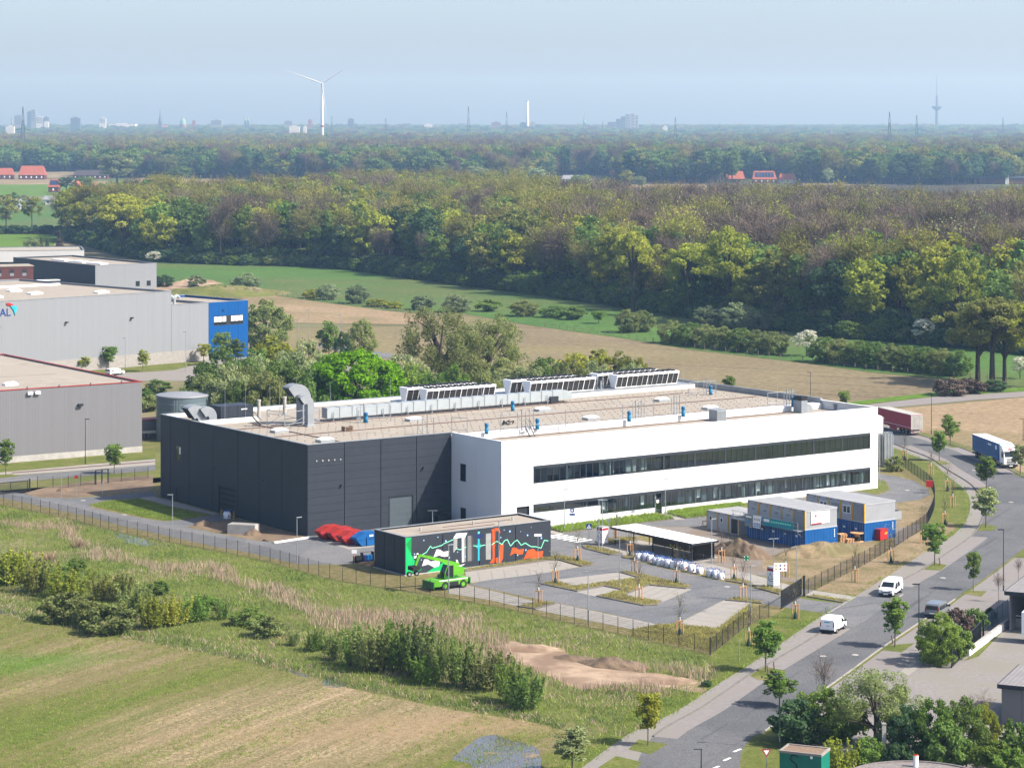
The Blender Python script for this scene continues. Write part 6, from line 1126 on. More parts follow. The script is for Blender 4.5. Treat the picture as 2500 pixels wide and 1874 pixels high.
heap('brown earth heap right of the shelter', 'j', (370, 600), 5.0, 2.8, 1.9, R(130), 'soil', 1); heap('long tan earth heap in front of the blue containers', 'j', (1060, 600), 7.0, 3.2, 1.8, R(20), pm('dry_earth', (.36, .275, .16), (.25, .185, .105), .9, .95, bump=.5, c3=(.20, .17, .08), s2=.3), 2)
heap('dark earth heap at the sandy excavation', 'l', (970, 800), 4.2, 2.0, .9, R(-20), 'soil', 3); heap('small earth heap at the sandy excavation edge', 'l', (650, 745), 3.5, 1.2, .45, R(-25), 'soil', 4); heap('steep sandy bank at the left of the excavation', 'l', (230, 660), 5.5, 1.6, .7, R(-15), 'sand', 5)
heap('small earth heap on the soil bed by the side gate', 'b', (1710, 1112), 1.5, .9, .8, 0, 'soil', 6); heap('small heap beside the concrete block', 'b', (2130, 1195), 1.3, .8, .8, 0, 'soil', 7); heap('small dark heap by the left gate', 'b', (530, 825), 1.0, .7, .6, 0, 'soil', 8); heap('low sandy heap at the far meadow edge', 'a', (1650, 390), 10, 6, 1.8, .5, 'sand', 9); heap('overgrown green mound behind the blue block', 'a', (1850, 480), 26, 14, 3.0, .3, 'rough_ground', 10)
heap('low sandy rise at the right of the excavation', 'l', (1420, 930), 4.5, 1.6, .5, R(-10), 'sand', 11)
# ------------------------------------------------------------------ right-hand plot
wr = R(-24)
t = thing('loading_bay', 'open grey loading bay with ribbed roof at the right edge', 'building', G('k', 2088, 505), wr)
MB().box(0, .2, 0, 18, 0, 4.5).box(13.8, 14, 0, 18, 0, 4.5).box(.2, 13.8, 17.8, 18, 0, 4.5).build('wall', 'grey_clad', t); MB().box(.2, 13.8, 2.5, 17.8, 1.1, 1.2).build('dock_floor', 'asphalt_dark', t); MB().box(.2, 13.8, 2.4, 2.5, 0, 1.1).build('dock_wall', 'concrete', t)
m = MB().box(-.4, 14.4, -.6, 18.4, 4.55, 4.65); [m.box(-.4 + k * .5, -.3 + k * .5, -.6, 18.4, 4.65, 4.73) for k in range(30)]; m.build('roof', pm('roof_rib', (.33, .31, .31), (.28, .265, .265), .6, .6), t)
MB().box(-.45, 14.45, -.68, -.6, 4.3, 4.75).box(-.48, -.4, -.6, 18.4, 4.3, 4.75).build('fascia', 'frame_dark', t); MB().box(.6, 13, .6, .7, 1.7, 1.8).build('rail', 'galv', t); MB().box(4, 5.8, 2.3, 2.39, .3, .9).build('dock_buffer', 'black', t)
t = thing('white_trailer', 'white box trailer cut off by the right edge of the picture', 'trailer', G('k', 2190, 612), wr); MB().box(0, 6, 0, 2.5, .9, 3.6).build('box', 'car_white', t); MB().box(.3, 5, .4, 2.1, .5, .9).build('chassis', 'black', t); [wheel(t, x, y, .45, .3) for x in (1.2, 4) for y in (.25, 2.25)]
t = thing('metal_shed', 'grey metal shed with ribbed roof at the lower right edge', 'building', G('k', 2022, 1295), wr)
for k in range(6): MB().box(k * 2, k * 2 + 1.97, 0, .15, 0, 3.8).build('wall_panel', 'grey_clad', t)
MB().box(0, .15, .15, 9, 0, 3.8).box(11.85, 12, .15, 9, 0, 3.8).box(.15, 11.85, 8.85, 9, 0, 3.8).build('wall', 'grey_clad', t)
m = MB().box(-.3, 12.3, -.3, 9.3, 3.85, 3.95); [m.box(-.3 + k * .45, -.2 + k * .45, -.3, 9.3, 3.95, 4.03) for k in range(28)]; m.build('roof', MATS['roof_rib'], t); MB().box(-.36, 12.36, -.38, -.3, 3.65, 4.06).box(-.38, -.3, -.3, 9.3, 3.65, 4.06).build('fascia', 'frame_dark', t)
MB().box(2.2, 2.6, 5, 5.4, 3.95, 4.9).build('roof_vent', 'black', t)
slide_gate('pale-framed bar gate in front of the yard on the right', G('k', 1600, 818), G('k', 1850, 575), 2.1)
t = thing('garden_wall', 'low whitewashed wall along the loading ramp', 'wall', G('k', 1752, 720), math.atan2((G('k', 2085, 465) - G('k', 1752, 720)).y, (G('k', 2085, 465) - G('k', 1752, 720)).x)); Lw = (G('k', 2085, 465) - G('k', 1752, 720)).length; MB().box(0, Lw, 0, .25, 0, .8).build('wall', 'white_wall', t); MB().box(0, Lw, -.04, .3, .8, .88).build('coping', 'concrete', t)
t = thing('slat_fence', 'grey-green bar fence beside the hedge at the right', 'fence', G('k', 1890, 505), math.atan2((G('k', 2075, 370) - G('k', 1890, 505)).y, (G('k', 2075, 370) - G('k', 1890, 505)).x)); Lw = (G('k', 2075, 370) - G('k', 1890, 505)).length
for k in range(9): MB().box(0, Lw, 0, .05, .2 + k * .2, .28 + k * .2).build('slat', pm('fence_green', (.16, .24, .24), None, 1, .5), t)
for k in range(5): MB().box(k * Lw / 4 - .04, k * Lw / 4 + .04, -.04, .0, 0, 2.0).build('post', 'fence_green', t)
t = thing('green_container', 'teal green container with black S graffiti at the bottom edge', 'container', Vector((24.1, 221.4, 0)), R(-24)); MB().box(0, 3.9, 0, 2.6, .05, 2.55).build('body', 'teal_box', t); MB().box(-.05, 3.95, -.05, .12, 2.45, 2.66).box(-.05, 3.95, 2.48, 2.65, 2.45, 2.66).box(-.05, .12, .12, 2.48, 2.45, 2.66).box(3.78, 3.95, .12, 2.48, 2.45, 2.66).build('rim', 'paving', t); MB().box(.12, 3.78, .12, 2.48, 2.55, 2.58).build('roof_sheet', 'wood_old', t)
MB().tube([(1.75, -.03, 2.2), (1.5, -.03, 2.35), (1.15, -.03, 2.3), (1.0, -.03, 2.0), (1.25, -.03, 1.75), (1.6, -.03, 1.55), (1.65, -.03, 1.2), (1.35, -.03, .95), (1.0, -.03, 1.05)], .05, 5).build('graffiti', 'black', t); MB().box(2.9, 3.1, -.08, -.02, 2.2, 2.4).build('lock_box', 'white_paint', t)
t = thing('round_building', 'round gravel-roofed building cut by the bottom edge', 'building', W3(2256, 1880) * 0 + Vector((33.5, 202.5, 0))); MB().lathe([(6, 0), (6, 4.9)], 40).build('wall', 'anthracite', t); MB().lathe([(6.1, 4.8), (6.1, 5.05), (5.9, 5.05), (5.9, 4.95), (0, 4.97)], 40).build('roof', pm('roof_gravel', (.33, .29, .27), (.22, .195, .185), 3.5, .95), t); MB().lathe([(0, 5.9), (.22, 5.9), (.22, 4.9)], 10, (.5, 4.4)).build('vent', 'white_paint', t); MB().lathe([(.15, 6.0), (.24, 5.92), (.15, 5.9)], 10, (.5, 4.4)).build('vent_cap', 'pipe_orange', t)
t = thing('concrete_post', 'pale square post standing among the bottom bushes', 'post', W3(2158, 1862)); MB().box(-.18, .18, -.18, .18, 0, 3.6).build('shaft', 'concrete', t); MB().box(-.21, .21, -.21, .21, 3.6, 3.7).build('cap', 'kerb_pale', t)
t = thing('yield_sign', 'red and white give way sign at the bottom junction', 'sign', W3(1871, 1896)); MB().cyl((0, 0, 0), (0, 0, 2.6), .04, n=6).build('post', 'galv', t); MB().slab([(-.45, -.06, 2.55), (.45, -.06, 2.55), (0, -.06, 1.8)], (0, .02, 0)).build('board', 'print_red', t); MB().face([(-.27, -.065, 2.45), (.27, -.065, 2.45), (0, -.065, 2.0)]).build('board_face', 'white_paint', t)
# ------------------------------------------------------------------ vegetation prototypes
def rand_unit(n, rng): v = rng.standard_normal((n, 3)); return v / np.linalg.norm(v, axis=1, keepdims=True)
def quads(cent, size, rng, nrm=None, asp=.75, bias=.6):
    n = len(cent); nr = rand_unit(n, rng)
    if nrm is not None: nr = nr + nrm * bias; nr /= np.linalg.norm(nr, axis=1, keepdims=True)
    t1 = np.cross(nr, rand_unit(n, rng)); t1 /= np.linalg.norm(t1, axis=1, keepdims=True) + 1e-9; t2 = np.cross(nr, t1)
    s = (size * rng.uniform(.6, 1.3, n))[:, None] / 2
    return np.stack([cent - t1 * s, cent - t2 * s * asp, cent + t1 * s, cent + t2 * s * asp], 1).reshape(-1, 3)
def strips(p0, p1, w, rng):                      # thin tapering twigs as narrow quads
    n = len(p0); d = p1 - p0; sd = np.cross(d, rand_unit(n, rng)); sd /= np.linalg.norm(sd, axis=1, keepdims=True) + 1e-9
    w = np.broadcast_to(np.asarray(w, float), (n,))[:, None] / 2
    return np.stack([p0 - sd * w, p0 + sd * w, p1 + sd * w * .4, p1 - sd * w * .4], 1).reshape(-1, 3)
def tubes(segs, n=5):
    out = []
    for p0, p1, r0, r1 in segs:
        p0, p1 = Vector(p0), Vector(p1); d = (p1 - p0).normalized(); a = d.orthogonal().normalized(); b = d.cross(a)
        A = [p0 + (a * math.cos(2 * math.pi * i / n) + b * math.sin(2 * math.pi * i / n)) * r0 for i in range(n)]; B = [p1 + (a * math.cos(2 * math.pi * i / n) + b * math.sin(2 * math.pi * i / n)) * r1 for i in range(n)]
        for i in range(n): out += [A[i], A[(i + 1) % n], B[(i + 1) % n], B[i]]
    return np.array([tuple(v) for v in out], dtype=np.float32)
def clumps(rng, n, rx, rz, zc, ry=None, inner=.55, low=-1.0, lumpy=.0):
    u = rand_unit(n * 3, rng); u = u[u[:, 2] > low][:n]; r = rng.uniform(inner, 1, len(u)) ** .6
    k = 1 + lumpy * np.sin(3 * np.arctan2(u[:, 1], u[:, 0]) + 2 * u[:, 2] * 3)
    return np.stack([u[:, 0] * rx * r * k, u[:, 1] * (ry or rx) * r * k, zc + u[:, 2] * rz * r], 1), u
def leafy(seed, H, rx, rz, zc, ncl, nl, size, clr, trunk_r, low=-.75, limbs=9, clear=.25, droop=0, lumpy=.15, inner=.5, leaf_asp=.75):
    rng = np.random.default_rng(seed); c, u = clumps(rng, ncl, rx, rz, zc, inner=inner, low=low, lumpy=lumpy)
    idx = rng.integers(0, len(c), nl); o = rand_unit(nl, rng); rr_ = (rng.uniform(.25, 1, nl) ** .5)[:, None]
    cs = clr * rng.uniform(.7, 1.3, len(c))
    p = c[idx] + o * rr_ * cs[idx][:, None] * np.array([1, 1, .75 + droop]); nr = o + u[idx] * .5 + np.array([0, 0, .4])
    lv = quads(p, size, rng, nr, leaf_asp)
    segs = [((0, 0, 0), (0, 0, zc * .9), trunk_r, trunk_r * .5), ((0, 0, zc * .9), (rx * .08, 0, zc + rz * .7), trunk_r * .5, trunk_r * .12)]
    for k in range(limbs):
        q = c[rng.integers(0, len(c))]; z0 = max(clear * H, q[2] * rng.uniform(.45, .7)); z0 = min(z0, zc + rz * .5); m_ = np.array([q[0] * .5, q[1] * .5, z0 + (q[2] - z0) * .65])
        segs += [((0, 0, z0), tuple(m_), trunk_r * .42, trunk_r * .26), (tuple(m_), tuple(q), trunk_r * .26, trunk_r * .08)]
    return tubes(segs), lv
def bare(seed, H, rx, rz, zc, nl, wtw, trunk_r, ltw=2.2):
    rng = np.random.default_rng(seed); segs = [((0, 0, 0), (0, 0, H * .55), trunk_r, trunk_r * .55), ((0, 0, H * .55), (rx * .1, 0, H * .93), trunk_r * .55, trunk_r * .1)]; tips = []
    for k in range(16):
        a = rng.uniform(0, 6.28); z0 = H * rng.uniform(.3, .7); r = rx * rng.uniform(.5, .95); z1 = min(H * .97, z0 + H * rng.uniform(.18, .36)); q = np.array([r * math.cos(a), r * math.sin(a), z1]); mid = np.array([r * .5 * math.cos(a), r * .5 * math.sin(a), z0 + (z1 - z0) * .55])
        segs += [((0, 0, z0), tuple(mid), trunk_r * .36, trunk_r * .22), (tuple(mid), tuple(q), trunk_r * .22, trunk_r * .06)]; tips += [mid, q, (mid + q) / 2]
    tips = np.array(tips + [np.array([0, 0, H * f]) for f in (.6, .7, .8, .9)]); idx = rng.integers(0, len(tips), nl)
    p0 = tips[idx] + rng.standard_normal((nl, 3)) * np.array([rx * .16, rx * .16, H * .05]); d = rand_unit(nl, rng) * .8 + np.array([0, 0, .75]); d[:, :2] += p0[:, :2] / rx * .7
    d /= np.linalg.norm(d, axis=1, keepdims=True); p1 = p0 + d * (ltw * rng.uniform(.5, 1.2, nl))[:, None]
    return tubes(segs), strips(p0, p1, rng.uniform(wtw * .5, wtw * 1.4, nl), rng)
PROTO = {}
def reg(key, tv, lv, H, leafm, barkm='bark'):
    PROTO[key] = (np_mesh('trunk', tv, 4, [barkm]), np_mesh('crown', lv, 4, [leafm]), H, np_mesh('tree_mass', np.concatenate([tv, lv]), 4, [barkm, leafm], [0] * (len(tv) // 4) + [1] * (len(lv) // 4)))
def recol(key, new, leafm):
    tr, cr_, H, al = PROTO[key]; c2 = cr_.copy(); c2.materials[0] = MATS[leafm]; a2_ = al.copy(); a2_.materials[1] = MATS[leafm]; PROTO[new] = (tr, c2, H, a2_)
for s in range(4):
    reg(f'wood{s}', *leafy(10 + s, 21, 4.6 + .5 * s, 7.6, 13, 64, 3400, .8, 1.35, .34, low=-.95, lumpy=.2, inner=.2), 21, 'leaf_green')
    for nm, mt in (('y', 'leaf_yellow'), ('o', 'leaf_olive'), ('f', 'leaf_fresh'), ('d', 'leaf_dark'), ('p', 'leaf_pale'), ('b', 'leaf_bronze')): recol(f'wood{s}', f'wood{s}{nm}', mt)
for s in range(3):
    reg(f'bare{s}', *bare(30 + s, 21, 4.6, 8, 13, 2100, .10, .28, 2.4), 21, 'twig')
    recol(f'bare{s}', f'bare{s}y', 'twig_yellow'); recol(f'bare{s}', f'bare{s}d', 'twig_dark')
def fuzz(keyb, keyl, new, leafm, n=700, seed=5):    # bare tree with a veil of young leaves
    rng = np.random.default_rng(seed); tr, c_, H, al = PROTO[keyb]; co = np.empty(len(c_.vertices) * 3, dtype=np.float32); c_.vertices.foreach_get('co', co); co = co.reshape(-1, 3)
    ix = rng.integers(0, len(co) // 4, n) * 4 + 2; lv = np.concatenate([co, quads(co[ix], .5, rng)]); k = len(co) // 4
    me = np_mesh('crown', lv, 4, [c_.materials[0], leafm], [0] * k + [1] * n); tv = np.empty(len(tr.vertices) * 3, dtype=np.float32); tr.vertices.foreach_get('co', tv); tv = tv.reshape(-1, 3)
    PROTO[new] = (tr, me, H, np_mesh('tree_mass', np.concatenate([tv, lv]), 4, [tr.materials[0], c_.materials[0], leafm], [0] * (len(tv) // 4) + [1] * k + [2] * n))
for s in range(3): fuzz(f'bare{s}y', None, f'fuzz{s}', 'leaf_yellow' if s else 'leaf_olive', 1500, s); fuzz(f'bare{s}', None, f'fuzz{s}p', 'leaf_pale', 700, s + 9)
for s in range(3):
    reg(f'bush{s}', *leafy(50 + s, 4, 2.2, 1.95, 1.75, 60, 4200, .32, .55, .06, low=-1, clear=.05, lumpy=.12, inner=.55), 4, 'leaf_green')
    for nm, mt in (('g', 'leaf_grey'), ('w', 'leaf_willow'), ('f', 'leaf_fresh'), ('d', 'leaf_dark'), ('p', 'leaf_pale'), ('y', 'leaf_yellow'), ('t', 'twig')): recol(f'bush{s}', f'bush{s}{nm}', mt)
def upright(seed, H, r, n, size):                # multi-stemmed young willow thicket
    rng = np.random.default_rng(seed); k = 26; base = np.stack([rng.normal(0, r * .32, k), rng.normal(0, r * .32, k), np.zeros(k)], 1); tip = base * 1.9 + np.stack([rng.normal(0, r * .12, k), rng.normal(0, r * .12, k), H * rng.uniform(.55, 1.0, k)], 1)
    i = rng.integers(0, k, n); f = rng.uniform(.15, 1, n)[:, None]; p = base[i] + (tip[i] - base[i]) * f + rng.standard_normal((n, 3)) * np.array([.22, .22, .15]) * (1.25 - f)
    return np.concatenate([tubes([(tuple(b), tuple(t_), .03, .01) for b, t_ in zip(base, tip)], 4)]), quads(p, size, rng, None, .4)
for s in range(2):
    reg(f'thicket{s}', *upright(60 + s, 4, 1.7, 2500, .34), 4, 'leaf_fresh')
    for nm, mt in (('w', 'leaf_willow'), ('y', 'leaf_yellow'), ('o', 'leaf_olive'), ('g', 'leaf_green')): recol(f'thicket{s}', f'thicket{s}{nm}', mt)
for s in range(3):
    reg(f'street{s}', *leafy(70 + s, 6.5, 1.3, 2.35, 4.1, 80, 3300, .24, .36, .075, low=-1, limbs=10, clear=.3, lumpy=.1, inner=.1), 6.5, 'leaf_fresh', 'bark_pale')
    for nm, mt in (('g', 'leaf_green'), ('p', 'leaf_pale'), ('y', 'leaf_yellow')): recol(f'street{s}', f'street{s}{nm}', mt)
reg('maple', *leafy(80, 17, 8.2, 6.6, 9.6, 170, 22000, .56, 1.3, .45, low=-1, lumpy=.07, inner=.7), 17, 'leaf_bright')
for s in range(2): reg(f'willow{s}', *leafy(84 + s, 20, 8.0, 7.2, 11.5, 60, 13000, .55, 1.75, .6, low=-.7, limbs=20, clear=.12, droop=.25, lumpy=.22, inner=.45, leaf_asp=.4), 20, 'leaf_willow', 'bark')
for s in range(3): reg(f'oak{s}', *leafy(90 + s, 20, 6.2, 6.2, 13.4, 50, 7500, .52, 1.5, .55, low=-.65, limbs=18, clear=.28, lumpy=.25, inner=.35), 20, 'leaf_olive', 'bark')
recol('oak0', 'oak0y', 'leaf_yellow'); recol('oak1', 'oak1y', 'leaf_yellow')
reg('cherry', *leafy(95, 8, 3.0, 2.7, 5.0, 60, 3600, .32, .5, .16, low=-1, limbs=14, clear=.2), 8, 'blossom', 'bark')
reg('sapling', *bare(97, 7, 1.6, 2.5, 4, 420, .04, .08, .9), 7, 'twig'); recol('sapling', 'sapling_d', 'twig_dark')
def cone(seed, H, r, n, size):
    rng = np.random.default_rng(seed); z = H * (1 - rng.uniform(0, 1, n) ** .6) * .98 + .3; a = rng.uniform(0, 6.28, n); rad = r * (1 - z / H) * rng.uniform(.5, 1.05, n) + .1
    return tubes([((0, 0, 0), (0, 0, H), .25, .04)]), quads(np.stack([rad * np.cos(a), rad * np.sin(a), z], 1), size, rng)
reg('conifer', *cone(98, 12, 3, 1600, .6), 12, 'conifer_dark')
def cluster(seed, keys, n, R_):
    rng = np.random.default_rng(seed); vs, mi, mats = [], [], []
    for k in range(n):
        a = rng.uniform(0, 6.28); r = R_ * math.sqrt((k + .5) / n); me = PROTO[keys[k % len(keys)]][3]; co = np.empty(len(me.vertices) * 3, dtype=np.float32); me.vertices.foreach_get('co', co); co = co.reshape(-1, 3) * rng.uniform(.85, 1.25); f = len(co) // 4
        pm_ = np.empty(len(me.polygons), dtype=np.int32); me.polygons.foreach_get('material_index', pm_); keep = rng.random(f) < .55; keep[pm_ == 0] = True
        co = (co.reshape(f, 4, 3))[keep]; pm_ = pm_[keep]; cc = co.mean(1, keepdims=True); co = cc + (co - cc) * np.where(pm_ == 0, 1.0, 1.6)[:, None, None]
        co = co.reshape(-1, 3) + np.array([r * math.cos(2.4 * k), r * math.sin(2.4 * k), 0]); vs.append(co)
        for i_, m_ in enumerate(me.materials):
            if m_.name not in mats: mats.append(m_.name)
        lut = [mats.index(m_.name) for m_ in me.materials]; mi += [lut[q] for q in pm_]
    return np_mesh('wood_cluster', np.concatenate(vs), 4, [MATS[q] for q in mats], mi)
# ------------------------------------------------------------------ placing plants
BIG = {}
def big(key):                                    # finer-leaved version for bushes grown to tree size
    if key not in BIG:
        sd = int(key[4]); base = f'bigbush{sd}'
        if base not in PROTO: reg(base, *leafy(150 + sd, 10, 5.0, 4.8, 4.6, 150, 15000, .36, .85, .16, low=-1, limbs=14, clear=.04, lumpy=.14, inner=.5), 10, 'leaf_green')
        if key[5:]: recol(base, 'big' + key, PROTO[key][1].materials[0].name)
        BIG[key] = 'big' + key
    return BIG[key]
def tree(key, P, h, label, grp=None, name='tree', wide=1.0, cat='tree', rz=None):
    tr, cw, H, al = PROTO[key]; s = h / H; t = thing(name, label, cat, P, random.uniform(0, 6.28) if rz is None else rz, grp, (s * wide, s * wide, s)); obj('trunk', tr, t); obj('crown', cw, t); return t
def cwidth(m):
    co = np.empty(len(m.vertices) * 3, dtype=np.float32); m.vertices.foreach_get('co', co); x = co[::3]; return float(np.percentile(x, 99) - np.percentile(x, 1))
def plant(key, x, yt, w, Y, label, grp=None, name='shrub', cat='shrub', base=None):
    """from a pixel column, its top row, its width in pixels and its depth"""
    if base is not None: Y = FPX * HC / (base - YH)
    h = HC - (yt - YH) * Y / FPX; key = big(key) if key[:4] == 'bush' and h > 5.2 else key; tr, cw, H, al = PROTO[key]; w0 = cwidth(cw)
    return tree(key, Vector(((x - CX) * Y / FPX, Y, 0)), max(h, .8), label, grp, name, min(2.6, max(.45, (w * Y / FPX) / (w0 * h / H))), cat)
ORD12 = ('second', 'fourth', 'fifth', 'third', 'seventh', 'eighth', 'tenth', 'eleventh', 'twelfth', 'ninth', 'thirteenth', 'sixth')
# large trees behind the factory
plant('maple', 868, 853, 212, 462, 'large round bright green tree behind the factory roof', None, 'maple_tree', 'tree')
plant('willow0', 1075, 742, 190, 520, 'spreading olive willow, left of two behind the factory', None, 'willow_tree', 'tree'); plant('willow1', 1190, 758, 190, 532, 'spreading olive willow, right of two behind the factory', None, 'willow_tree', 'tree')
for i, (k, x, yt, w, Y, lb) in enumerate((('bush0', 545, 840, 160, 480, 'dense green shrub behind the round tank'), ('bush1w', 510, 905, 110, 470, 'rounded olive shrub just behind the round tank'), ('wood1y', 672, 812, 105, 515, 'yellowish tree above the shrub mass left of the bright tree'), ('bush2p', 632, 860, 90, 486, 'pale grey-green shrub in the mass behind the roof'), ('bush0p', 742, 822, 130, 500, 'green tree left of the bright round tree'), ('bush1', 690, 872, 140, 462, 'dark green shrub behind the roof goosenecks'), ('bush0w', 600, 885, 110, 468, 'olive shrub behind the dark roof screen'), ('bush2', 580, 925, 80, 456, 'low green shrub right of the tank'),
     ('bush2w', 645, 728, 115, 640, 'pale green tree right of the blue block'), ('street0g', 803, 780, 46, 602, 'small round tree at the yard behind the bushes'), ('bush1w', 882, 775, 66, 612, 'olive bush at the brown field edge'), ('bush0d', 835, 805, 40, 596, 'dark low bush at the yard behind the bushes'), ('bush2f', 1005, 884, 130, 470, 'fresh green bush right of the bright round tree'), ('bush0f', 1108, 880, 80, 476, 'bright bush in front of the left willow'), ('bush1', 1060, 905, 90, 462, 'low green bush behind the left coolers'), ('bush2p', 1262, 892, 170, 482, 'pale green bush behind the middle coolers'), ('bush0w', 1185, 900, 110, 468, 'olive bush between the cooler groups'),
     ('bush1', 1335, 868, 115, 492, 'green bush right of the willows'), ('wood3y', 1402, 845, 78, 512, 'yellow-green young tree right of the willows, first'), ('wood2y', 1462, 846, 76, 520, 'yellow-green young tree right of the willows, second'), ('wood1o', 1518, 852, 66, 524, 'olive young tree right of the willows, third'), ('bush2y', 1562, 868, 50, 522, 'yellowish bush at the right end of the row'), ('bush0', 955, 892, 90, 470, 'green bush under the bright round tree'), ('bush1', 775, 890, 110, 458, 'dark bush in front of the bright round tree'), ('bush2w', 470, 930, 80, 500, 'olive bush left of the round tank'), ('bush0', 345, 945, 60, 520, 'green bush between the grey hall and the tank'), ('bush1', 385, 925, 60, 540, 'bushy green growth beside the grey hall corner'), ('bush2w', 365, 960, 60, 505, 'willowy bush right of the grey hall corner'),
     ('street1g', 545, 800, 40, 600, 'young tree in front of the blue block, left'), ('street2g', 575, 825, 40, 598, 'young tree in front of the blue block, right'))): plant(k, x, yt, w, Y, lb, None, 'tree' if k[0] in 'ws' else 'shrub', 'tree' if k[0] in 'ws' else 'shrub')
for i, (k, x, yt, w, Y) in enumerate((('bush0p', 560, 880, 120, 462), ('bush1w', 655, 900, 120, 455), ('bush2p', 720, 855, 130, 476), ('bush0', 620, 845, 120, 500), ('bush1p', 985, 860, 130, 490), ('bush2w', 1150, 872, 130, 484), ('bush0p', 1310, 890, 120, 474), ('bush1w', 1390, 880, 110, 486), ('bush2p', 1450, 875, 100, 496), ('bush0w', 1230, 868, 120, 505), ('bush1p', 1540, 882, 80, 505), ('bush2', 800, 868, 110, 480))): plant(k, x, yt, w, Y, f'soft spring-green shrub in the belt behind the factory roof, {(ORD12[i])} from the left', 'shrub belt behind the factory')
for x, b, tp, w, k, lb in ((601, 709, 664, 68, 'bush0g', 'round silvery shrub at the meadow left of the tan field'), (800, 732, 691, 52, 'bush1g', 'round silvery shrub on the tan field hedge, left'), (872, 741, 693, 54, 'bush2g', 'round silvery shrub on the tan field hedge, right'), (1032, 756, 718, 54, 'bush0g', 'silvery shrub in the meadow left of the willows'), (1115, 762, 716, 60, 'bush1g', 'silvery shrub in the meadow above the willows'), (1194, 760, 727, 60, 'bush2', 'green shrub in the meadow right of the willows'), (760, 728, 705, 40, 'bush1y', 'low yellowish shrub on the tan field hedge'), (920, 748, 728, 60, 'bush2y', 'low yellow-green shrub right of the silvery pair'), (480, 700, 668, 45, 'bush2g', 'silvery shrub behind the pale two-tone hall'), (400, 700, 668, 45, 'bush0d', 'dark round shrub beside the pale two-tone hall'), (960, 752, 735, 60, 'bush0y', 'low yellowish hedge shrub before the meadow'),
     (1280, 772, 730, 70, 'bush0w', 'olive shrub in the meadow, first right of the willows'), (1350, 775, 745, 60, 'bush1', 'green shrub in the meadow, second right of the willows'), (1400, 780, 745, 60, 'bush2', 'green shrub in the meadow, third right of the willows'), (1462, 790, 755, 34, 'street1', 'small round meadow tree, fourth right of the willows'), (1532, 812, 752, 62, 'bush0w', 'rounded bush left of the long hedge'), (1570, 810, 755, 50, 'bush1w', 'rounded bush touching the long hedge'), (1727, 797, 745, 66, 'bush2g', 'blue-green bush at the wood edge, left'), (1800, 802, 735, 84, 'bush0g', 'blue-green bush at the wood edge, middle'), (1853, 806, 756, 62, 'bush1g', 'blue-green bush at the wood edge, right')): plant(k, x, tp, w, 0, lb, None, 'shrub', 'shrub', base=b)
ords = ('first', 'second', 'third', 'fourth', 'fifth', 'sixth', 'seventh', 'eighth', 'ninth', 'tenth')
for k in range(7): plant(f'bush{k % 3}' + ('w', '', 'w')[k % 3], 1640 + k * 42, 780 + k * 4.5, 66, 0, f'green hedge bush before the wood, {ords[k]} from the left in the left hedge', 'left hedge bushes at the brown field', 'hedge_bush', 'bush', base=838 + k * 4.6)
for k in range(9): plant(f'bush{(k + 1) % 3}' + ('', 'w', '')[k % 3], 2012 + k * 41, 820 + k * 4, 70, 0, f'dark green hedge bush by the stake fence, {ords[k]} from the left in the right hedge', 'right hedge bushes at the brown field', 'hedge_bush', 'bush', base=884 + k * 4.2)
plant('cherry', 1969.5, 802, 60, 0, 'white blossoming tree between the two hedges', None, 'blossom_tree', 'tree', base=869.5); plant('cherry', 2255, 775, 56, 0, 'white blossoming tree at the wood edge on the right', None, 'blossom_tree', 'tree', base=842); plant('cherry', 2490, 868, 40, 0, 'white blossoming tree at the right picture edge', None, 'blossom_tree', 'tree', base=925); plant('cherry', 375, 612, 36, 0, 'pale blossoming bush at the wood edge behind the pale hall', None, 'blossom_tree', 'tree', base=642)
for x, b, tp, w, lb in ((1900.7, 805, 730, 36, 'left'), (1991, 812, 752, 38, 'middle'), (2070, 822, 760, 28, 'right'), (1732, 752, 705, 30, 'far left')): plant('sapling', x, tp, w, 0, f'bare brown sapling at the wood edge, {lb} of four', None, 'sapling', 'tree', base=b)
plant('sapling', 1915, 812, 36, 0, 'thin olive sapling at the left hedge end', None, 'sapling', 'tree', base=862)
for k, x, b, tp, w, lb in (('oak0', 2387, 931, 728, 165, 'olive oak, leftmost of the group at the right'), ('oak1', 2423, 943.6, 722, 150, 'tall oak, middle trunk of the group at the right'), ('oak2', 2452, 938, 735, 130, 'oak with forked trunk, third of the group at the right'), ('oak0y', 2515, 945, 728, 150, 'yellow-green oak cut by the right picture edge')): plant(k, x, tp, w, 0, lb, None, 'oak_tree', 'tree', base=b)
plant('bush0t', 2320, 918, 80, 0, 'bare brown thorn bush under the oaks, left part', None, 'shrub', 'shrub', base=965); plant('bush1t', 2370, 922, 70, 0, 'bare brown thorn bush under the oaks, right part', None, 'shrub', 'shrub', base=960); plant('bush1d', 2430, 925, 60, 0, 'dark low bush at the foot of the oaks', None, 'shrub', 'shrub', base=955); plant('street0', 1781, 915, 28, 0, 'small fresh sapling behind the right roof parapet', None, 'sapling', 'tree', base=958); plant('street1', 2062, 948, 26, 0, 'small fresh sapling behind the white roof end', None, 'sapling', 'tree', base=1000); plant('bush0w', 2184, 1110, 46, 0, 'rounded olive bush beside the vaporiser tubes', None, 'shrub', 'shrub', base=1150)
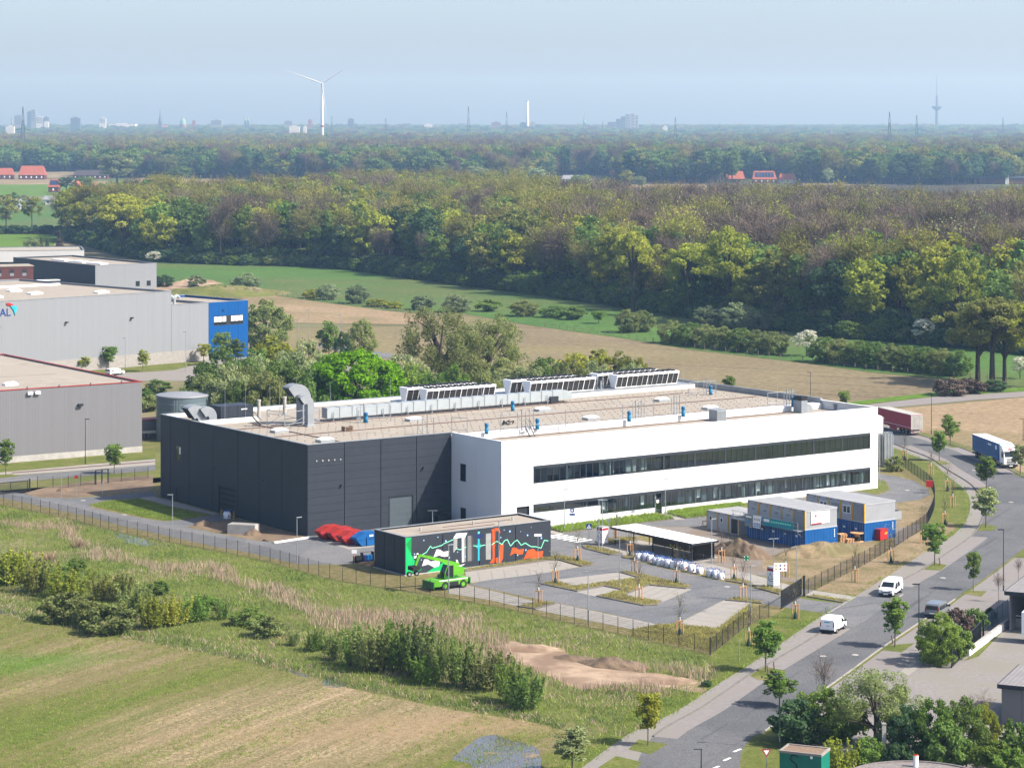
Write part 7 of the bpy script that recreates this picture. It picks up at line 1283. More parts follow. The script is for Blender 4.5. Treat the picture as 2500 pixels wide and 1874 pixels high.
# street trees
for i, (k, x, b, tp, w, lb) in enumerate((('street0', 1869, 1640, 1510, 64, 'leafy street tree on the verge at the site corner'), ('street1y', 1582, 1819.5, 1674, 58, 'yellow-green street tree in the grass bed at the bottom'), ('street2p', 1397, 1890, 1772, 76, 'pale green street tree cut by the bottom edge'), ('street0', 2185, 1579.5, 1452, 58, 'leafy street tree opposite the site entrance'), ('street1', 2282, 1380, 1265, 54, 'leafy street tree below the curved fence'), ('street2p', 2407, 1288, 1188, 54, 'pale leafy street tree on the inside of the bend'), ('street0', 2408.5, 1196, 1110, 48, 'leafy street tree in front of the blue lorry'), ('street1p', 2491, 1158, 1076, 42, 'pale street tree covering the blue lorry front'), ('street2', 2320, 1088.7, 1011, 38, 'street tree on the far side between the two lorries'), ('street0', 2293, 1125, 1048, 36, 'staked street tree on the near side behind the bend'),
     ('street1', 2376, 1441.6, 1333, 32, 'slim young street tree across the road on the right'), ('street2', 1903, 1724, 1636, 70, 'street tree in front of the bottom bushes by the road'), ('street0g', 14.5, 1159.7, 1068, 38, 'street tree at the left picture edge by the grey hall'), ('street1', 279, 1156.8, 1075, 40, 'street tree in front of the grey hall corner'), ('street2y', 119, 895, 859, 34, 'young tree before the pale hall, first from the left'), ('street0y', 203, 905, 868, 34, 'young tree before the pale hall, second from the left'), ('street1', 265, 901, 838, 36, 'young tree before the pale hall, third from the left'), ('street2y', 349, 907, 852, 28, 'young tree before the pale hall, fourth from the left'), ('street0', 407, 885, 825, 28, 'young tree before the pale hall, fifth from the left'), ('street1y', 497, 884, 833, 30, 'young tree before the pale hall, at the blue block'))): plant(k, x, tp, w, 0, lb, None, 'street_tree', 'tree', base=b)
plant('sapling', 2438, 1395, 28, 0, 'thin bare sapling in a timber guard by the loading bay', None, 'sapling', 'tree', base=1470); plant('sapling', 2486, 1360, 24, 0, 'thin bare sapling at the right edge by the street lamp', None, 'sapling', 'tree', base=1420)
# staked young trees
stake_m = MB().cyl((0, 0, 0), (0, 0, 1.75), .065, n=6).mesh('stake', MATS['wood']); bar_m = MB().box(-.45, .45, -.05, .05, 1.58, 1.74).mesh('crossbar', MATS['wood']); wrap_m = MB().cyl((0, 0, 1.72), (0, 0, 2.15), .07, n=6).mesh('trunk_wrap', MATS['bark_white']); bag_m = MB().lathe([(.28, .02), (.25, .3), (.1, .85), (.06, .9)], 8, (.0, -.12)).mesh('water_bag', MATS['plastic_green'])
ytv, ylv = bare(101, 5.2, .5, 1.8, 3.6, 120, .022, .05, .6); yt_m = np_mesh('trunk', ytv, 4, ['bark_pale']); yc_m = [np_mesh('crown', np.concatenate([ylv, quads(ylv.reshape(-1, 4, 3)[::3, 2], .16, np.random.default_rng(3))]), 4, ['twig_dark', 'leaf_yellow'], [0] * (len(ylv) // 4) + [1] * len(ylv.reshape(-1, 4, 3)[::3])), np_mesh('crown', ylv, 4, ['twig'])]
STK = [(1356, 1426, 'on the left tip of the parking island'), (1315, 1475, 'by the fence below the parking island'), (1410, 1371, 'on the kerb right of the mural'), (1505, 1319, 'behind the shelter left end'), (1538, 1358, 'at the shelter front left'), (1549, 1400, 'on the upper island kerb'), (1651.5, 1424.6, 'on the island below the bulk bags'), (1560, 1466.6, 'in the middle of the parking island'), (1659.7, 1550.5, 'in the planted corner by the fence'), (1761.5, 1374, 'at the shelter right end'), (1792, 1416, 'on the path behind the last bulk bag'), (1813.7, 1465, 'on the kerb beside the right bays'), (1828, 1576.5, 'on the verge outside the site corner'), (1918.5, 1408.6, 'behind the notice board'), (1941.7, 1510, 'on the verge beside the entrance gate'), (2087, 1421.7, 'on the dry verge by the white van'), (2174.7, 1374, 'on the dry verge before the red box'), (2254, 1326, 'on the verge at the start of the curve'), (2307, 1281, 'on the verge in the curve, lower'), (2326, 1239, 'on the verge in the curve, middle'), (2313, 1198.7, 'on the verge in the curve, upper'), (2273, 1159.6, 'on the verge near the fence end'), (2208.8, 1123.4, 'on the verge at the fence end')]
for i, (x, y, lb) in enumerate(STK):
    t = thing('staked_tree', f'young staked tree with wooden tripod {lb}', 'staked tree', W3(x, y), random.uniform(-.3, .3), 'young staked trees on the site'); obj('trunk', yt_m, t, sc=(1, 1, random.uniform(.8, 1.1))); obj('crown', yc_m[i % 2], t, sc=(1, 1, random.uniform(.8, 1.05)))
    for sx, sy in ((-.38, 0), (.38, -.12), (.1, .35)): obj('stake', stake_m, t, (sx, sy, 0))
    obj('crossbar', bar_m, t); obj('trunk_wrap', wrap_m, t)
    if i % 2 == 0: obj('water_bag', bag_m, t)
# foreground shrubs between fence and field
FG = [('thicket0y', 'm', 170, 760, 500, 300, 'yellow-green thicket second from the left edge'), ('thicket1', 'm', 420, 820, 620, 260, 'fresh thicket between the left thickets'), ('thicket0w', 'm', 1130, 1050, 760, 260, 'olive thicket just behind the right willow bush'), ('thicket1y', 'm', 1450, 1130, 880, 260, 'yellow-green thicket before the field bend'), ('bush1w', 'm', 760, 1130, 900, 220, 'low grey-green bush between the two willow bushes'), ('bush2', 'm', 1750, 1000, 860, 200, 'green bramble mound right of the field bend'), ('bush0w', 'n', 420, 700, 560, 190, 'olive bramble bush in the middle of the rough strip'), ('bush1', 'n', 300, 620, 500, 200, 'green bramble bush left in the rough strip'), ('thicket1w', 'n', 880, 860, 650, 160, 'olive thicket left of the dense row'), ('thicket0y', 'm', 60, 780, 480, 300, 'yellow-green thicket at the left picture edge'), ('thicket1o', 'm', 300, 850, 560, 330, 'olive thicket behind the round willow bushes'), ('thicket0y', 'm', 560, 900, 640, 330, 'bright yellow-green thicket above the round bushes'), ('bush0w', 'm', 550, 1090, 830, 330, 'round grey-green willow bush, left of two by the field'), ('bush1w', 'm', 930, 1190, 930, 360, 'round grey-green willow bush, right of two by the field'), ('thicket1o', 'm', 850, 920, 680, 260, 'olive thicket right of the yellow one'), ('thicket0o', 'm', 1010, 930, 690, 180, 'narrow olive thicket by the left track'), ('thicket1y', 'm', 1280, 1150, 850, 320, 'yellowish thicket right of the willow bushes'), ('thicket0', 'm', 1640, 1090, 860, 240, 'fresh green thicket at the field bend'), ('bush2', 'm', 1330, 870, 740, 180, 'low dark bramble mound in the rough strip'), ('bush0', 'm', 640, 660, 560, 150, 'dark bramble bush by the straw clump'),
      ('thicket1w', 'n', 600, 760, 650, 110, 'small willow thicket in the rough strip, left'), ('thicket0', 'n', 735, 800, 640, 110, 'fresh small thicket in the rough strip, middle'), ('thicket1g', 'n', 1010, 900, 620, 210, 'green willow thicket, first of the dense row'), ('thicket0w', 'n', 1140, 930, 610, 230, 'olive willow thicket, second of the dense row'), ('thicket1', 'n', 1280, 930, 570, 240, 'tall fresh thicket, third of the dense row'), ('thicket0g', 'n', 1420, 960, 590, 240, 'green willow thicket, fourth of the dense row'), ('thicket1w', 'n', 1560, 1000, 650, 250, 'olive willow thicket, fifth of the dense row'), ('thicket0', 'n', 1500, 1020, 820, 180, 'bright fresh bush in front of the dense row'), ('thicket1g', 'n', 1720, 1040, 690, 260, 'green willow thicket, sixth of the dense row'), ('thicket0w', 'n', 1900, 1060, 780, 240, 'olive willow thicket, seventh of the dense row'), ('thicket1', 'n', 2060, 1150, 840, 240, 'fresh willow thicket at the end of the dense row'), ('thicket0g', 'n', 2160, 1190, 930, 220, 'last green thicket beside the sandy excavation'), ('bush1', 'n', 840, 780, 700, 160, 'dark low bush between the small thickets'), ('bush2d', 'l', 1745, 975, 925, 65, 'small dark rush tuft at the excavation end'), ('thicket1g', 'm', 1880, 1080, 900, 140, 'slim thicket right of the field bend')]
for k, c, x, yb, yt, w, lb in FG:
    X, Yb = px(c, x, yb); plant(k, X, px(c, x, yt)[1], w / CR[c][2] * 1.15, 0, lb, None, 'willow_shrub' if k.startswith('t') else 'shrub', 'shrub', base=Yb)
for c, x, y, lb in (('m', 670, 470, 'tuft of pale straw in the rough strip, right one'), ('m', 418, 580, 'tuft of pale straw in the rough strip, left one')):
    rng = np.random.default_rng(int(x)); n = 260; p0 = rng.standard_normal((n, 3)) * np.array([.35, .35, 0]); p1 = p0 * 1.9 + np.array([0, 0, 1]) * rng.uniform(.6, 1.3, n)[:, None]; tag(obj('straw_tuft', np_mesh('straw_tuft', strips(p0, p1, .05, rng), 4, ['dry_straw']), None, G(c, x, y)), lb, 'grass tuft')
# hedge and bushes on the right-hand plot
for k, c, x, yb, yt, w, lb in (('bush0f', 'k', 1500, 790, 330, 330, 'tall fresh green hedge bush beside the bar gate'), ('bush1', 'k', 1620, 740, 420, 260, 'green hedge bush behind the bar gate'), ('bush2t', 'k', 1660, 560, 285, 240, 'brownish hedge bush beside the silver van'), ('bush0', 'k', 1800, 520, 290, 170, 'green bush at the right end of the hedge'), ('bush1f', 'k', 1420, 720, 500, 180, 'low green bush at the left end of the hedge'), ('bush2d', 'k', 1930, 430, 290, 90, 'dark bush beside the grey-green bar fence'),
      ('bush1d', 'k', 300, 1450, 1080, 400, 'dark dense shrub at the bottom beside the road'), ('bush0f', 'k', 520, 1420, 950, 420, 'fresh green shrub above the teal container'), ('willow0', 'k', 960, 1500, 790, 620, 'spreading olive willow in the bottom shrubbery'), ('bush2f', 'k', 720, 1440, 1100, 320, 'green shrub left under the willow'), ('bush0d', 'k', 1250, 1600, 1100, 330, 'dark shrub right of the willow'), ('bush1f', 'k', 1450, 1620, 1060, 340, 'fresh shrub in the middle of the bottom row'), ('bush2', 'k', 1700, 1600, 1040, 320, 'green shrub before the paved yard'), ('bush0y', 'k', 1880, 1560, 1090, 240, 'yellowish thin shrub before the metal shed'), ('bush1', 'k', 1560, 1680, 1250, 330, 'dark green shrub beside the round roof'), ('bush2f', 'k', 1960, 1720, 1390, 330, 'bright green shrub at the bottom right'), ('bush0', 'k', 2150, 1640, 1230, 260, 'green shrub at the right bottom corner'), ('thicket0y', 'k', 670, 1690, 1400, 260, 'yellow feathery willow in front of the teal container'), ('bush1f', 'k', 900, 1660, 1400, 260, 'low green shrub beside the square post'), ('bush2d', 'k', 1150, 1690, 1430, 260, 'low dark shrub beside the round roof'), ('bush0f', 'k', 2100, 1780, 1480, 280, 'fresh shrub cut by the bottom right corner'), ('bush1w', 'k', 1100, 1560, 1200, 260, 'olive shrub under the right side of the willow')):
    X, Yb = px(c, x, yb); plant(k, X, px(c, x, yt)[1], w / CR[c][2] * 1.1, 0, lb, None, 'willow_tree' if k[0] == 'w' else 'shrub', 'tree' if k[0] == 'w' else 'shrub', base=Yb)
plant('sapling', 2012, 1598, 70, 0, 'bare twiggy tree rising above the bottom shrubs', None, 'sapling', 'tree', base=1740); plant('sapling', 2395, 1690, 70, 0, 'bare twiggy tree before the metal shed', None, 'sapling', 'tree', base=1810)
# ------------------------------------------------------------------ the wood
def interp(tab, x): return float(np.interp(x, [a for a, b in tab], [b for a, b in tab]))
FRONT = [(x, FPX * HC / (y - YH)) for x, y in FOREST_FRONT]; BACK = [(150, 1230), (250, 1330), (600, 1520), (850, 1720), (1200, 1620), (1400, 1350), (1700, 1250), (2620, 1200)]
def kind_at(x, d, rr):
    r = rr.random(); s = rr.randrange(3)
    if x < 900: w = (('', .18), ('y', .24), ('o', .2), ('f', .1), ('F', .14), ('B', .08), ('d', .06))
    elif x < 1250: w = (('', .22), ('y', .16), ('o', .24), ('f', .1), ('F', .16), ('B', .05), ('d', .07))
    elif x < 1500: w = (('', .08), ('y', .16), ('o', .28), ('F', .4), ('B', .04), ('d', .04))
    elif d < 55: w = (('', .2), ('y', .22), ('o', .18), ('f', .12), ('F', .14), ('B', .08), ('d', .06))
    else: w = (('', .05), ('y', .08), ('o', .08), ('F', .18), ('B', .53), ('f', .03), ('P', .05))
    for k, p in w:
        r -= p
        if r <= 0: break
    return {'F': f'fuzz{s}', 'B': f'bare{s}', 'P': f'fuzz{s}p'}.get(k, f'wood{s}{k}')
LBL = {'fuzz': 'tree just coming into olive leaf at the edge of the wood', 'bare': 'bare brown tree at the edge of the wood'}
rr = random.Random(11); cand = []
for _ in range(4000):
    x = rr.uniform(160, 2560); f = interp(FRONT, x); d = rr.uniform(2, 95); Y = f + d; X = (x - CX) * Y / FPX
    if all((X - a) ** 2 + (Y - b) ** 2 > 6.4 ** 2 for a, b, *_ in cand): cand.append((X, Y, x, d))
    if len(cand) >= 290: break
NAMEK = {'': 'green', 'y': 'yellow-green', 'o': 'olive', 'f': 'fresh green', 'd': 'dark green', 'p': 'pale'}
for X, Y, x, d in cand:
    k = kind_at(x, d, rr); h = rr.uniform(21, 29) if d > 14 else rr.uniform(15, 26); base = k[:4]; sfx = k[5:] if k.startswith('wood') else ''
    lb = LBL.get(base, LBL.get(k[:4], f'{NAMEK.get(sfx, "green")} leafed tree at the edge of the wood')); lb += ' ' + ('behind the two-tone hall' if x < 620 else 'above the green meadow' if x < 1250 else 'above the brown field' if x < 1750 else 'above the long hedges'); tree(k, Vector((X, Y, 0)), h, lb, 'alike: ' + lb, 'forest_tree', rr.uniform(.95, 1.3))
for x, yb, yt, w, k, lb in ((845, 655, 545, 70, 'wood1d', 'large dark green tree at the wood edge above the left meadow'), (2340, 845, 610, 125, 'oak0y', 'large bright yellow-green tree standing out of the wood at the right'), (1545, 760, 560, 90, 'oak1y', 'bright yellow-green tree in the middle of the wood edge'), (1780, 790, 550, 150, 'oak0y', 'broad yellow oak at the wood edge above the hedges'), (1680, 775, 590, 110, 'oak1y', 'yellow oak left of the broad one at the wood edge'), (300, 625, 470, 110, 'oak1y', 'yellow-green tree at the left end of the wood')): plant(k, x, yt, w, 0, lb, None, 'forest_tree', 'tree', base=yb)
PC = bpy.data.collections.new('plant_prototypes'); PIDX = {}
def proto_obj(key, mesh):
    if key not in PIDX: o = bpy.data.objects.new(f'proto_{len(PIDX):03d}', mesh); PC.objects.link(o); PIDX[key] = len(PIDX)
    return PIDX[key]
def gn_group():
    g = bpy.data.node_groups.new('scatter', 'GeometryNodeTree'); g.interface.new_socket('Geometry', in_out='INPUT', socket_type='NodeSocketGeometry'); g.interface.new_socket('Geometry', in_out='OUTPUT', socket_type='NodeSocketGeometry')
    N, L = g.nodes, g.links; gi, go = N.new('NodeGroupInput'), N.new('NodeGroupOutput'); ip = N.new('GeometryNodeInstanceOnPoints'); ci = N.new('GeometryNodeCollectionInfo'); ci.inputs['Collection'].default_value = PC; ci.inputs['Separate Children'].default_value = True; ci.inputs['Reset Children'].default_value = True
    def na(n, tp): a = N.new('GeometryNodeInputNamedAttribute'); a.data_type = tp; a.inputs['Name'].default_value = n; return a.outputs[0]
    cx_ = N.new('ShaderNodeCombineXYZ'); L.new(na('rz', 'FLOAT'), cx_.inputs[2]); ip.inputs['Pick Instance'].default_value = True
    L.new(gi.outputs[0], ip.inputs['Points']); L.new(ci.outputs[0], ip.inputs['Instance']); L.new(na('pick', 'INT'), ip.inputs['Instance Index']); L.new(cx_.outputs[0], ip.inputs['Rotation']); L.new(na('sc', 'FLOAT_VECTOR'), ip.inputs['Scale']); L.new(ip.outputs[0], go.inputs[0]); return g
GN = gn_group()
def scatter(name, label, pts, picks, scs, cat='woodland'):
    n = len(pts); me = bpy.data.meshes.new(name); me.vertices.add(n); me.vertices.foreach_set('co', np.asarray(pts, dtype=np.float32).ravel())
    me.attributes.new('pick', 'INT', 'POINT').data.foreach_set('value', np.asarray(picks, dtype=np.int32)); me.attributes.new('rz', 'FLOAT', 'POINT').data.foreach_set('value', RNG.uniform(0, 6.28, n).astype(np.float32)); me.attributes.new('sc', 'FLOAT_VECTOR', 'POINT').data.foreach_set('vector', np.asarray(scs, dtype=np.float32).ravel())
    o = obj(name, me); md = o.modifiers.new('scatter', 'NODES'); md.node_group = GN; tag(o, label, cat, kind='stuff'); return o
# rest of the wood behind the front trees
pts, pk, sc = [], [], []
for Y in np.arange(640, 2110, 8.4):
    for X in np.arange(-330, 430, 8.4):
        x = CX + X * FPX / Y
        if not (150 < x < 2580): continue
        Xj, Yj = X + rr.uniform(-3, 3), Y + rr.uniform(-3, 3); f, b = interp(FRONT, x), interp(BACK, x)
        if f + 88 < Yj < b + 40 * math.sin(X * .05):
            k = kind_at(x + 130 * math.sin(Yj * .021) + rr.gauss(0, 60), Yj - f, rr); pts.append((Xj, Yj, 0)); pk.append(proto_obj(k, PROTO[k][3])); s = rr.uniform(1.0, 1.34) * (1 + .07 * math.sin(Xj * .04 + Yj * .03)); w = s * rr.uniform(.9, 1.2); sc.append((w, w, s))
scatter('woodland', 'dense mixed spring wood of bare and fresh green trees behind the fields', pts, pk, sc)
pts, pk, sc = [], [], []
for _ in range(2600):                                # undergrowth along the wood edge
    x = rr.uniform(160, 2570); f = interp(FRONT, x); d = rr.uniform(-2, 26) ; Y = f + d; k = rr.choice(('bush0', 'bush1d', 'bush2d', 'bush1', 'bush0d', 'bush2w', 'bush0f')); pts.append(((x - CX) * Y / FPX, Y, 0)); pk.append(proto_obj(k, PROTO[k][3])); s = rr.uniform(.45, 1.5) * (1.3 if d > 8 else .9); sc.append((s * 1.2, s * 1.2, s))
scatter('undergrowth', 'dark undergrowth along the foot of the wood', pts, pk, sc, 'undergrowth')
# far woods in clusters
CL = [cluster(1, ['wood0', 'wood1d', 'wood2', 'bare0', 'wood3o'], 7, 13), cluster(2, ['wood0d', 'wood1', 'wood2d', 'wood3', 'wood0'], 7, 13), cluster(3, ['bare0', 'bare1', 'fuzz0', 'wood2o', 'bare2'], 7, 13), cluster(4, ['wood0o', 'wood1y', 'fuzz1', 'wood2', 'wood3d'], 7, 13)]
CI = [proto_obj(f'cl{i}', m) for i, m in enumerate(CL)]
F2 = [(-150, 3100), (240, 3100), (245, 2650), (600, 2600), (1000, 2500), (1300, 2480), (1330, 2760), (1520, 2760), (1560, 2420), (1740, 2400), (1755, 2680), (1960, 2680), (1990, 2500), (2100, 2480), (2300, 2420), (2700, 2430)]
pts, pk, sc = [], [], []
for Y in np.arange(2250, 5200, 19):
    hw_ = Y * .235
    for X in np.arange(-hw_, hw_, 19):
        x = CX + X * FPX / Y; f = interp(F2, x) + 60 * math.sin(X * .013)
        if Y < f: continue
        gap = math.sin(X * .0031 + Y * .0047) + math.sin(X * .0017 - Y * .0029 + 1.3)
        if Y > f + 260 and gap > 1.15: continue
        z = 1 if math.sin(X * .006 + 2) + math.sin(Y * .004) > .7 else 0; c = rr.choices(CI, (3, 4.5, 1.0 + 2.5 * z, 1.4))[0]; s = rr.uniform(.95, 1.4); pts.append((X + rr.uniform(-7, 7), Y + rr.uniform(-7, 7), terr(Y))); pk.append(c); sc.append((s * 1.15, s * 1.15, s))
scatter('far_woodland', 'hazy blue-green woods beyond the farm fields', pts, pk, sc)
pts, pk, sc = [], [], []
for Y in np.arange(5200, 11500, 62):
    hw_ = Y * .24
    for X in np.arange(-hw_, hw_, 44):
        if math.sin(X * .0021 + Y * .0013) + math.sin(X * .0043 - Y * .0031) > 1.45: continue
        s = rr.uniform(.8, 1.2); pts.append((X + rr.uniform(-18, 18), Y + rr.uniform(-20, 20), terr(Y) - 1)); pk.append(rr.choices(CI, (3, 5, .8, 1))[0]); sc.append((s * 2.2, s * 2.0, s * rr.uniform(.8, 1.05)))
scatter('horizon_woodland', 'pale blue wooded horizon', pts, pk, sc)
# farmland left and centre, between the woods
lay('farm_field', pp([(-150, 437), (150, 438), (260, 443), (260, 449), (-150, 452)]), 'tan_field', 4); lay('farm_field', pp([(-150, 452), (260, 449), (240, 475), (-150, 486)]), 'meadow_bright', 4); lay('farm_field', pp([(330, 434), (600, 432), (600, 442), (330, 450)]), 'tan_field', 4); lay('farm_field', pp([(1310, 450), (1720, 450), (1740, 466), (1300, 468)]), 'tan_field', 4); lay('farm_field', pp([(1960, 444), (2230, 445), (2230, 452), (1960, 452)]), 'tan_field', 4)
lay('farm_field', pp([(-150, 495), (350, 480), (330, 560), (-150, 570)]), 'meadow', 3)
for k, x, b, tp, w, lb in (('wood0p', 286, 452, 372, 74, 'tall pale round tree by the barns at the left'), ('wood1f', 440, 452, 403, 56, 'fresh green round tree before the second wood'), ('wood2o', 15, 560, 470, 60, 'olive tree at the left edge before the houses'), ('wood3y', 78, 558, 470, 52, 'yellow-green tree before the grey-roofed house'), ('fuzz0', 150, 560, 472, 60, 'half bare tree before the farm houses'), ('wood0o', 172, 556, 470, 50, 'olive tree right of the half bare one'), ('wood1', 212, 555, 470, 50, 'green tree left of the wood end'), ('wood2', 30, 520, 466, 34, 'small green tree among the farm houses'), ('wood3d', 163, 475, 426, 42, 'dark tree between the red-roofed houses'), ('wood0f', 215, 470, 428, 44, 'fresh tree behind the red gabled houses'), ('wood1d', 195, 458, 428, 30, 'dark tree before the long barn'), ('wood2p', 375, 465, 440, 36, 'pale tree right of the solar barn'), ('wood3f', 405, 462, 440, 34, 'fresh tree right of the solar barn'), ('bush0p', 78, 620, 578, 40, 'pale bush left of the dark conifers')): plant(k, x, tp, w, 0, lb, None, 'tree' if k[0] != 'b' else 'shrub', 'tree', base=b)
for x, b, tp, w, lb in ((100, 616, 578, 16, 'left'), (115, 617, 580, 16, 'middle'), (146, 616, 560, 22, 'right, the tallest')): plant('conifer', x, tp, w, 0, f'dark brown-black conifer behind the white hall, {lb} of three', None, 'conifer', 'tree', base=b)
for k in range(9): plant(f'bush{k % 3}d', 8 + k * 27, 548, 44, 0, 'dark field hedge bush below the farm trees', 'dark field hedge bushes at the left', 'hedge_bush', 'bush', base=571)
for x, b, tp, w, k, lb in ((1160, 452, 402, 50, 'wood0p', 'silvery tree before the second wood, first'), (1312, 452, 405, 40, 'wood1p', 'pale round tree before the second wood, second'), (1530, 470, 412, 46, 'wood2o', 'olive willow on the pale farm strip, left'), (1560, 470, 425, 36, 'wood3p', 'pale willow on the pale farm strip, right'), (1410, 462, 425, 40, 'wood0f', 'fresh green tree crown above the wood'), (2020, 455, 408, 28, 'wood1p', 'pale birch beside the red farm roofs'), (1430, 452, 425, 30, 'wood2y', 'yellow tree on the pale farm strip')): plant(k, x, tp, w, 0, lb, None, 'tree', 'tree', base=b)
# farmhouses
def house(label, x0, x1, yb, wall_h, ridge, depth, roofm, wallm='brick', gable_front=False, solar=False, name='farmhouse'):
    Y = FPX * HC / (yb - YH); L = (x1 - x0) * Y / FPX; P = Vector((((x0 + x1) / 2 - CX) * Y / FPX, Y, 0)); t = thing(name, label, 'house', P, 0); a, d = L / 2, depth
    MB().box(-a, a, 0, d, 0, wall_h).build('wall', wallm, t)
    if gable_front:
        MB().face([(-a, -.05, wall_h), (a, -.05, wall_h), (0, -.05, ridge)]).build('gable', wallm, t); MB().slab([(-a - .5, -.6, wall_h - .4), (0, -.6, ridge + .3), (0, d + .5, ridge + .3), (-a - .5, d + .5, wall_h - .4)], (0, 0, .2)).slab([(a + .5, -.6, wall_h - .4), (0, -.6, ridge + .3), (0, d + .5, ridge + .3), (a + .5, d + .5, wall_h - .4)], (0, 0, .2)).build('roof', roofm, t)
    else:
        rf = MB().add([(-a - .5, -.6, wall_h - .3), (a + .5, -.6, wall_h - .3), (a + .5, d + .6, wall_h - .3), (-a - .5, d + .6, wall_h - .3), (-a * .86, d / 2, ridge), (a * .86, d / 2, ridge)], [(0, 1, 5, 4), (2, 3, 4, 5), (1, 2, 5), (3, 0, 4), (0, 3, 2, 1)]).build('roof', roofm, t)
        if solar:
            for k in range(6): MB().add([(-a * .8 + k * a * .27, d * .08 - .05, wall_h + (ridge - wall_h) * .22 + .1), (-a * .8 + (k + .9) * a * .27, d * .08 - .05, wall_h + (ridge - wall_h) * .22 + .1), (-a * .8 + (k + .9) * a * .27, d * .4 - .05, wall_h + (ridge - wall_h) * .82 + .1), (-a * .8 + k * a * .27, d * .4 - .05, wall_h + (ridge - wall_h) * .82 + .1)], [(0, 1, 2, 3)]).build('solar_panel', 'solar', rf)
    n = max(1, int(L / 5))
    for k in range(n): x = -a + (k + .5) * L / n; MB().box(x - .7, x + .7, -.06, 0, wall_h * .35, wall_h * .75).build('window', 'white_paint' if wallm == 'brick' else 'car_glass', t)
house('large farmhouse with red hipped roof at the far left', 45, 108, 438.5, 5, 14.5, 15, 'tile_red'); house('red-roofed farm building half behind a tree at the left edge', -8, 30, 438, 5, 12, 12, 'tile_red'); house('long dark-roofed barn at the left', 178, 262, 437, 4, 9.5, 14, 'tile_dark', 'brick'); house('brick house with red roof and solar panel', 118, 142, 470, 5, 11.5, 11, 'tile_red', 'brick', False, True); house('red gabled house among trees, left one', 172, 200, 476, 4.5, 11, 12, 'tile_red', 'brick', True); house('red gabled house among trees, right one', 217, 241, 482, 4.5, 10.5, 12, 'tile_red', 'brick', True)
house('barn covered with blue solar panels', 274, 362, 488, 4, 9, 14, 'solar', 'brick', False, True, 'solar_barn'); house('lower barn with blue solar panels', 332, 414, 488, 3.5, 7.6, 12, 'solar', 'brick', False, True, 'solar_barn'); house('grey gabled house at the left edge', 37, 73, 512, 4, 9.5, 10, 'tile_dark', 'far_white', True); house('white box-shaped shed before the farm', 223, 249, 520, 4.6, 5.0, 8, 'far_white', 'far_white', False, False, 'white_shed'); house('grey-roofed shed among the farm trees', 105, 130, 500, 4, 6.5, 8, 'far_grey', 'far_white', False, False, 'white_shed')
house('red-roofed farmhouse beyond the wood, left of three', 1772, 1818, 446, 4, 11.5, 13, 'tile_red', 'tile_dark'); house('red-roofed farmhouse beyond the wood, middle of three', 1838, 1896, 447, 4, 12, 13, 'tile_red', 'brick', False, True); house('small red-roofed farmhouse beyond the wood, right of three', 1903, 1944, 447, 3.5, 9.5, 11, 'tile_red', 'far_white'); house('small low barn with grey roof beyond the wood', 1372, 1418, 446, 3.5, 7.5, 12, 'far_grey', 'brick'); house('tiny red-roofed house behind the pale farm strip', 1488, 1502, 436, 4, 9, 10, 'tile_red', 'brick')
t = thing('far_factory', 'long flat factory with bright white roof lights beyond the wood', 'building', W3(2330, 447.5), 0); MB().box(-36, 36, 0, 40, 0, 6).build('wall', 'far_dark', t); [MB().box(-34 + k * 7, -29 + k * 7, 2, 38, 6, 7.2).build('roof_light', 'far_white', t) for k in range(10)]
t = thing('far_factory', 'long dark red factory at the right edge beyond the wood', 'building', W3(2460, 450), 0); MB().box(-28, 40, 0, 40, 0, 6).build('wall', 'brick', t); MB().box(-29, 41, -1, 41, 6, 7.5).build('roof', 'far_dark', t); MB().box(-3, 1, -1.5, -1, 0, 9).build('silo', 'far_white', t)
# ------------------------------------------------------------------ horizon: turbine, pylons, city
def far(x, Y): return Vector(((x - CX) * Y / FPX, Y, terr(Y)))
def ztop(yt, Y): return HC - (yt - YH) * Y / FPX - terr(Y)
P = far(786.7, 5000); hh = ztop(204.5, 5000); t = thing('wind_turbine', 'white wind turbine with a red band on its tower', 'wind turbine', P)
MB().lathe([(3.6, 0), (3.2, hh * .35), (2.1, hh - 2), (0, hh - 1.5)], 16).build('tower', 'far_white', t, True); MB().lathe([(3.42, hh * .36), (3.38, hh * .385)], 16).build('red_band', 'red_paint', t); MB().box(-2, 2, -5, 9, hh - 2, hh + 2.4).build('nacelle', 'far_white', t); MB().lathe([(0, 0), (2.2, .4), (2.4, 2), (0, 3)], 12).build('hub', 'far_white', t).matrix_local = Matrix.Translation((0, -5, hh)) @ Matrix.Rotation(R(90), 4, 'X')
for ang in (R(160), R(34), R(-83)):
    L = 79; d = Vector((math.cos(ang), 0, math.sin(ang))); n_ = Vector((-d.z, 0, d.x)); b0 = Vector((0, -7, hh)); pts = [(.0, 1.0), (.08, 1.1), (.2, 1.5), (.5, 1.0), (.8, .55), (1, .15)]
    m = MB(); vs = []
    for f, w in pts: c = b0 + d * L * f; vs += [c - n_ * w, c + Vector((0, -.5 * w, 0)), c + n_ * w * .8, c + Vector((0, .5 * w, 0))]
    m.add(vs, [(i * 4 + k, i * 4 + (k + 1) % 4, i * 4 + 4 + (k + 1) % 4, i * 4 + 4 + k) for i in range(5) for k in range(4)]); m.build('blade', 'far_white', t, True)
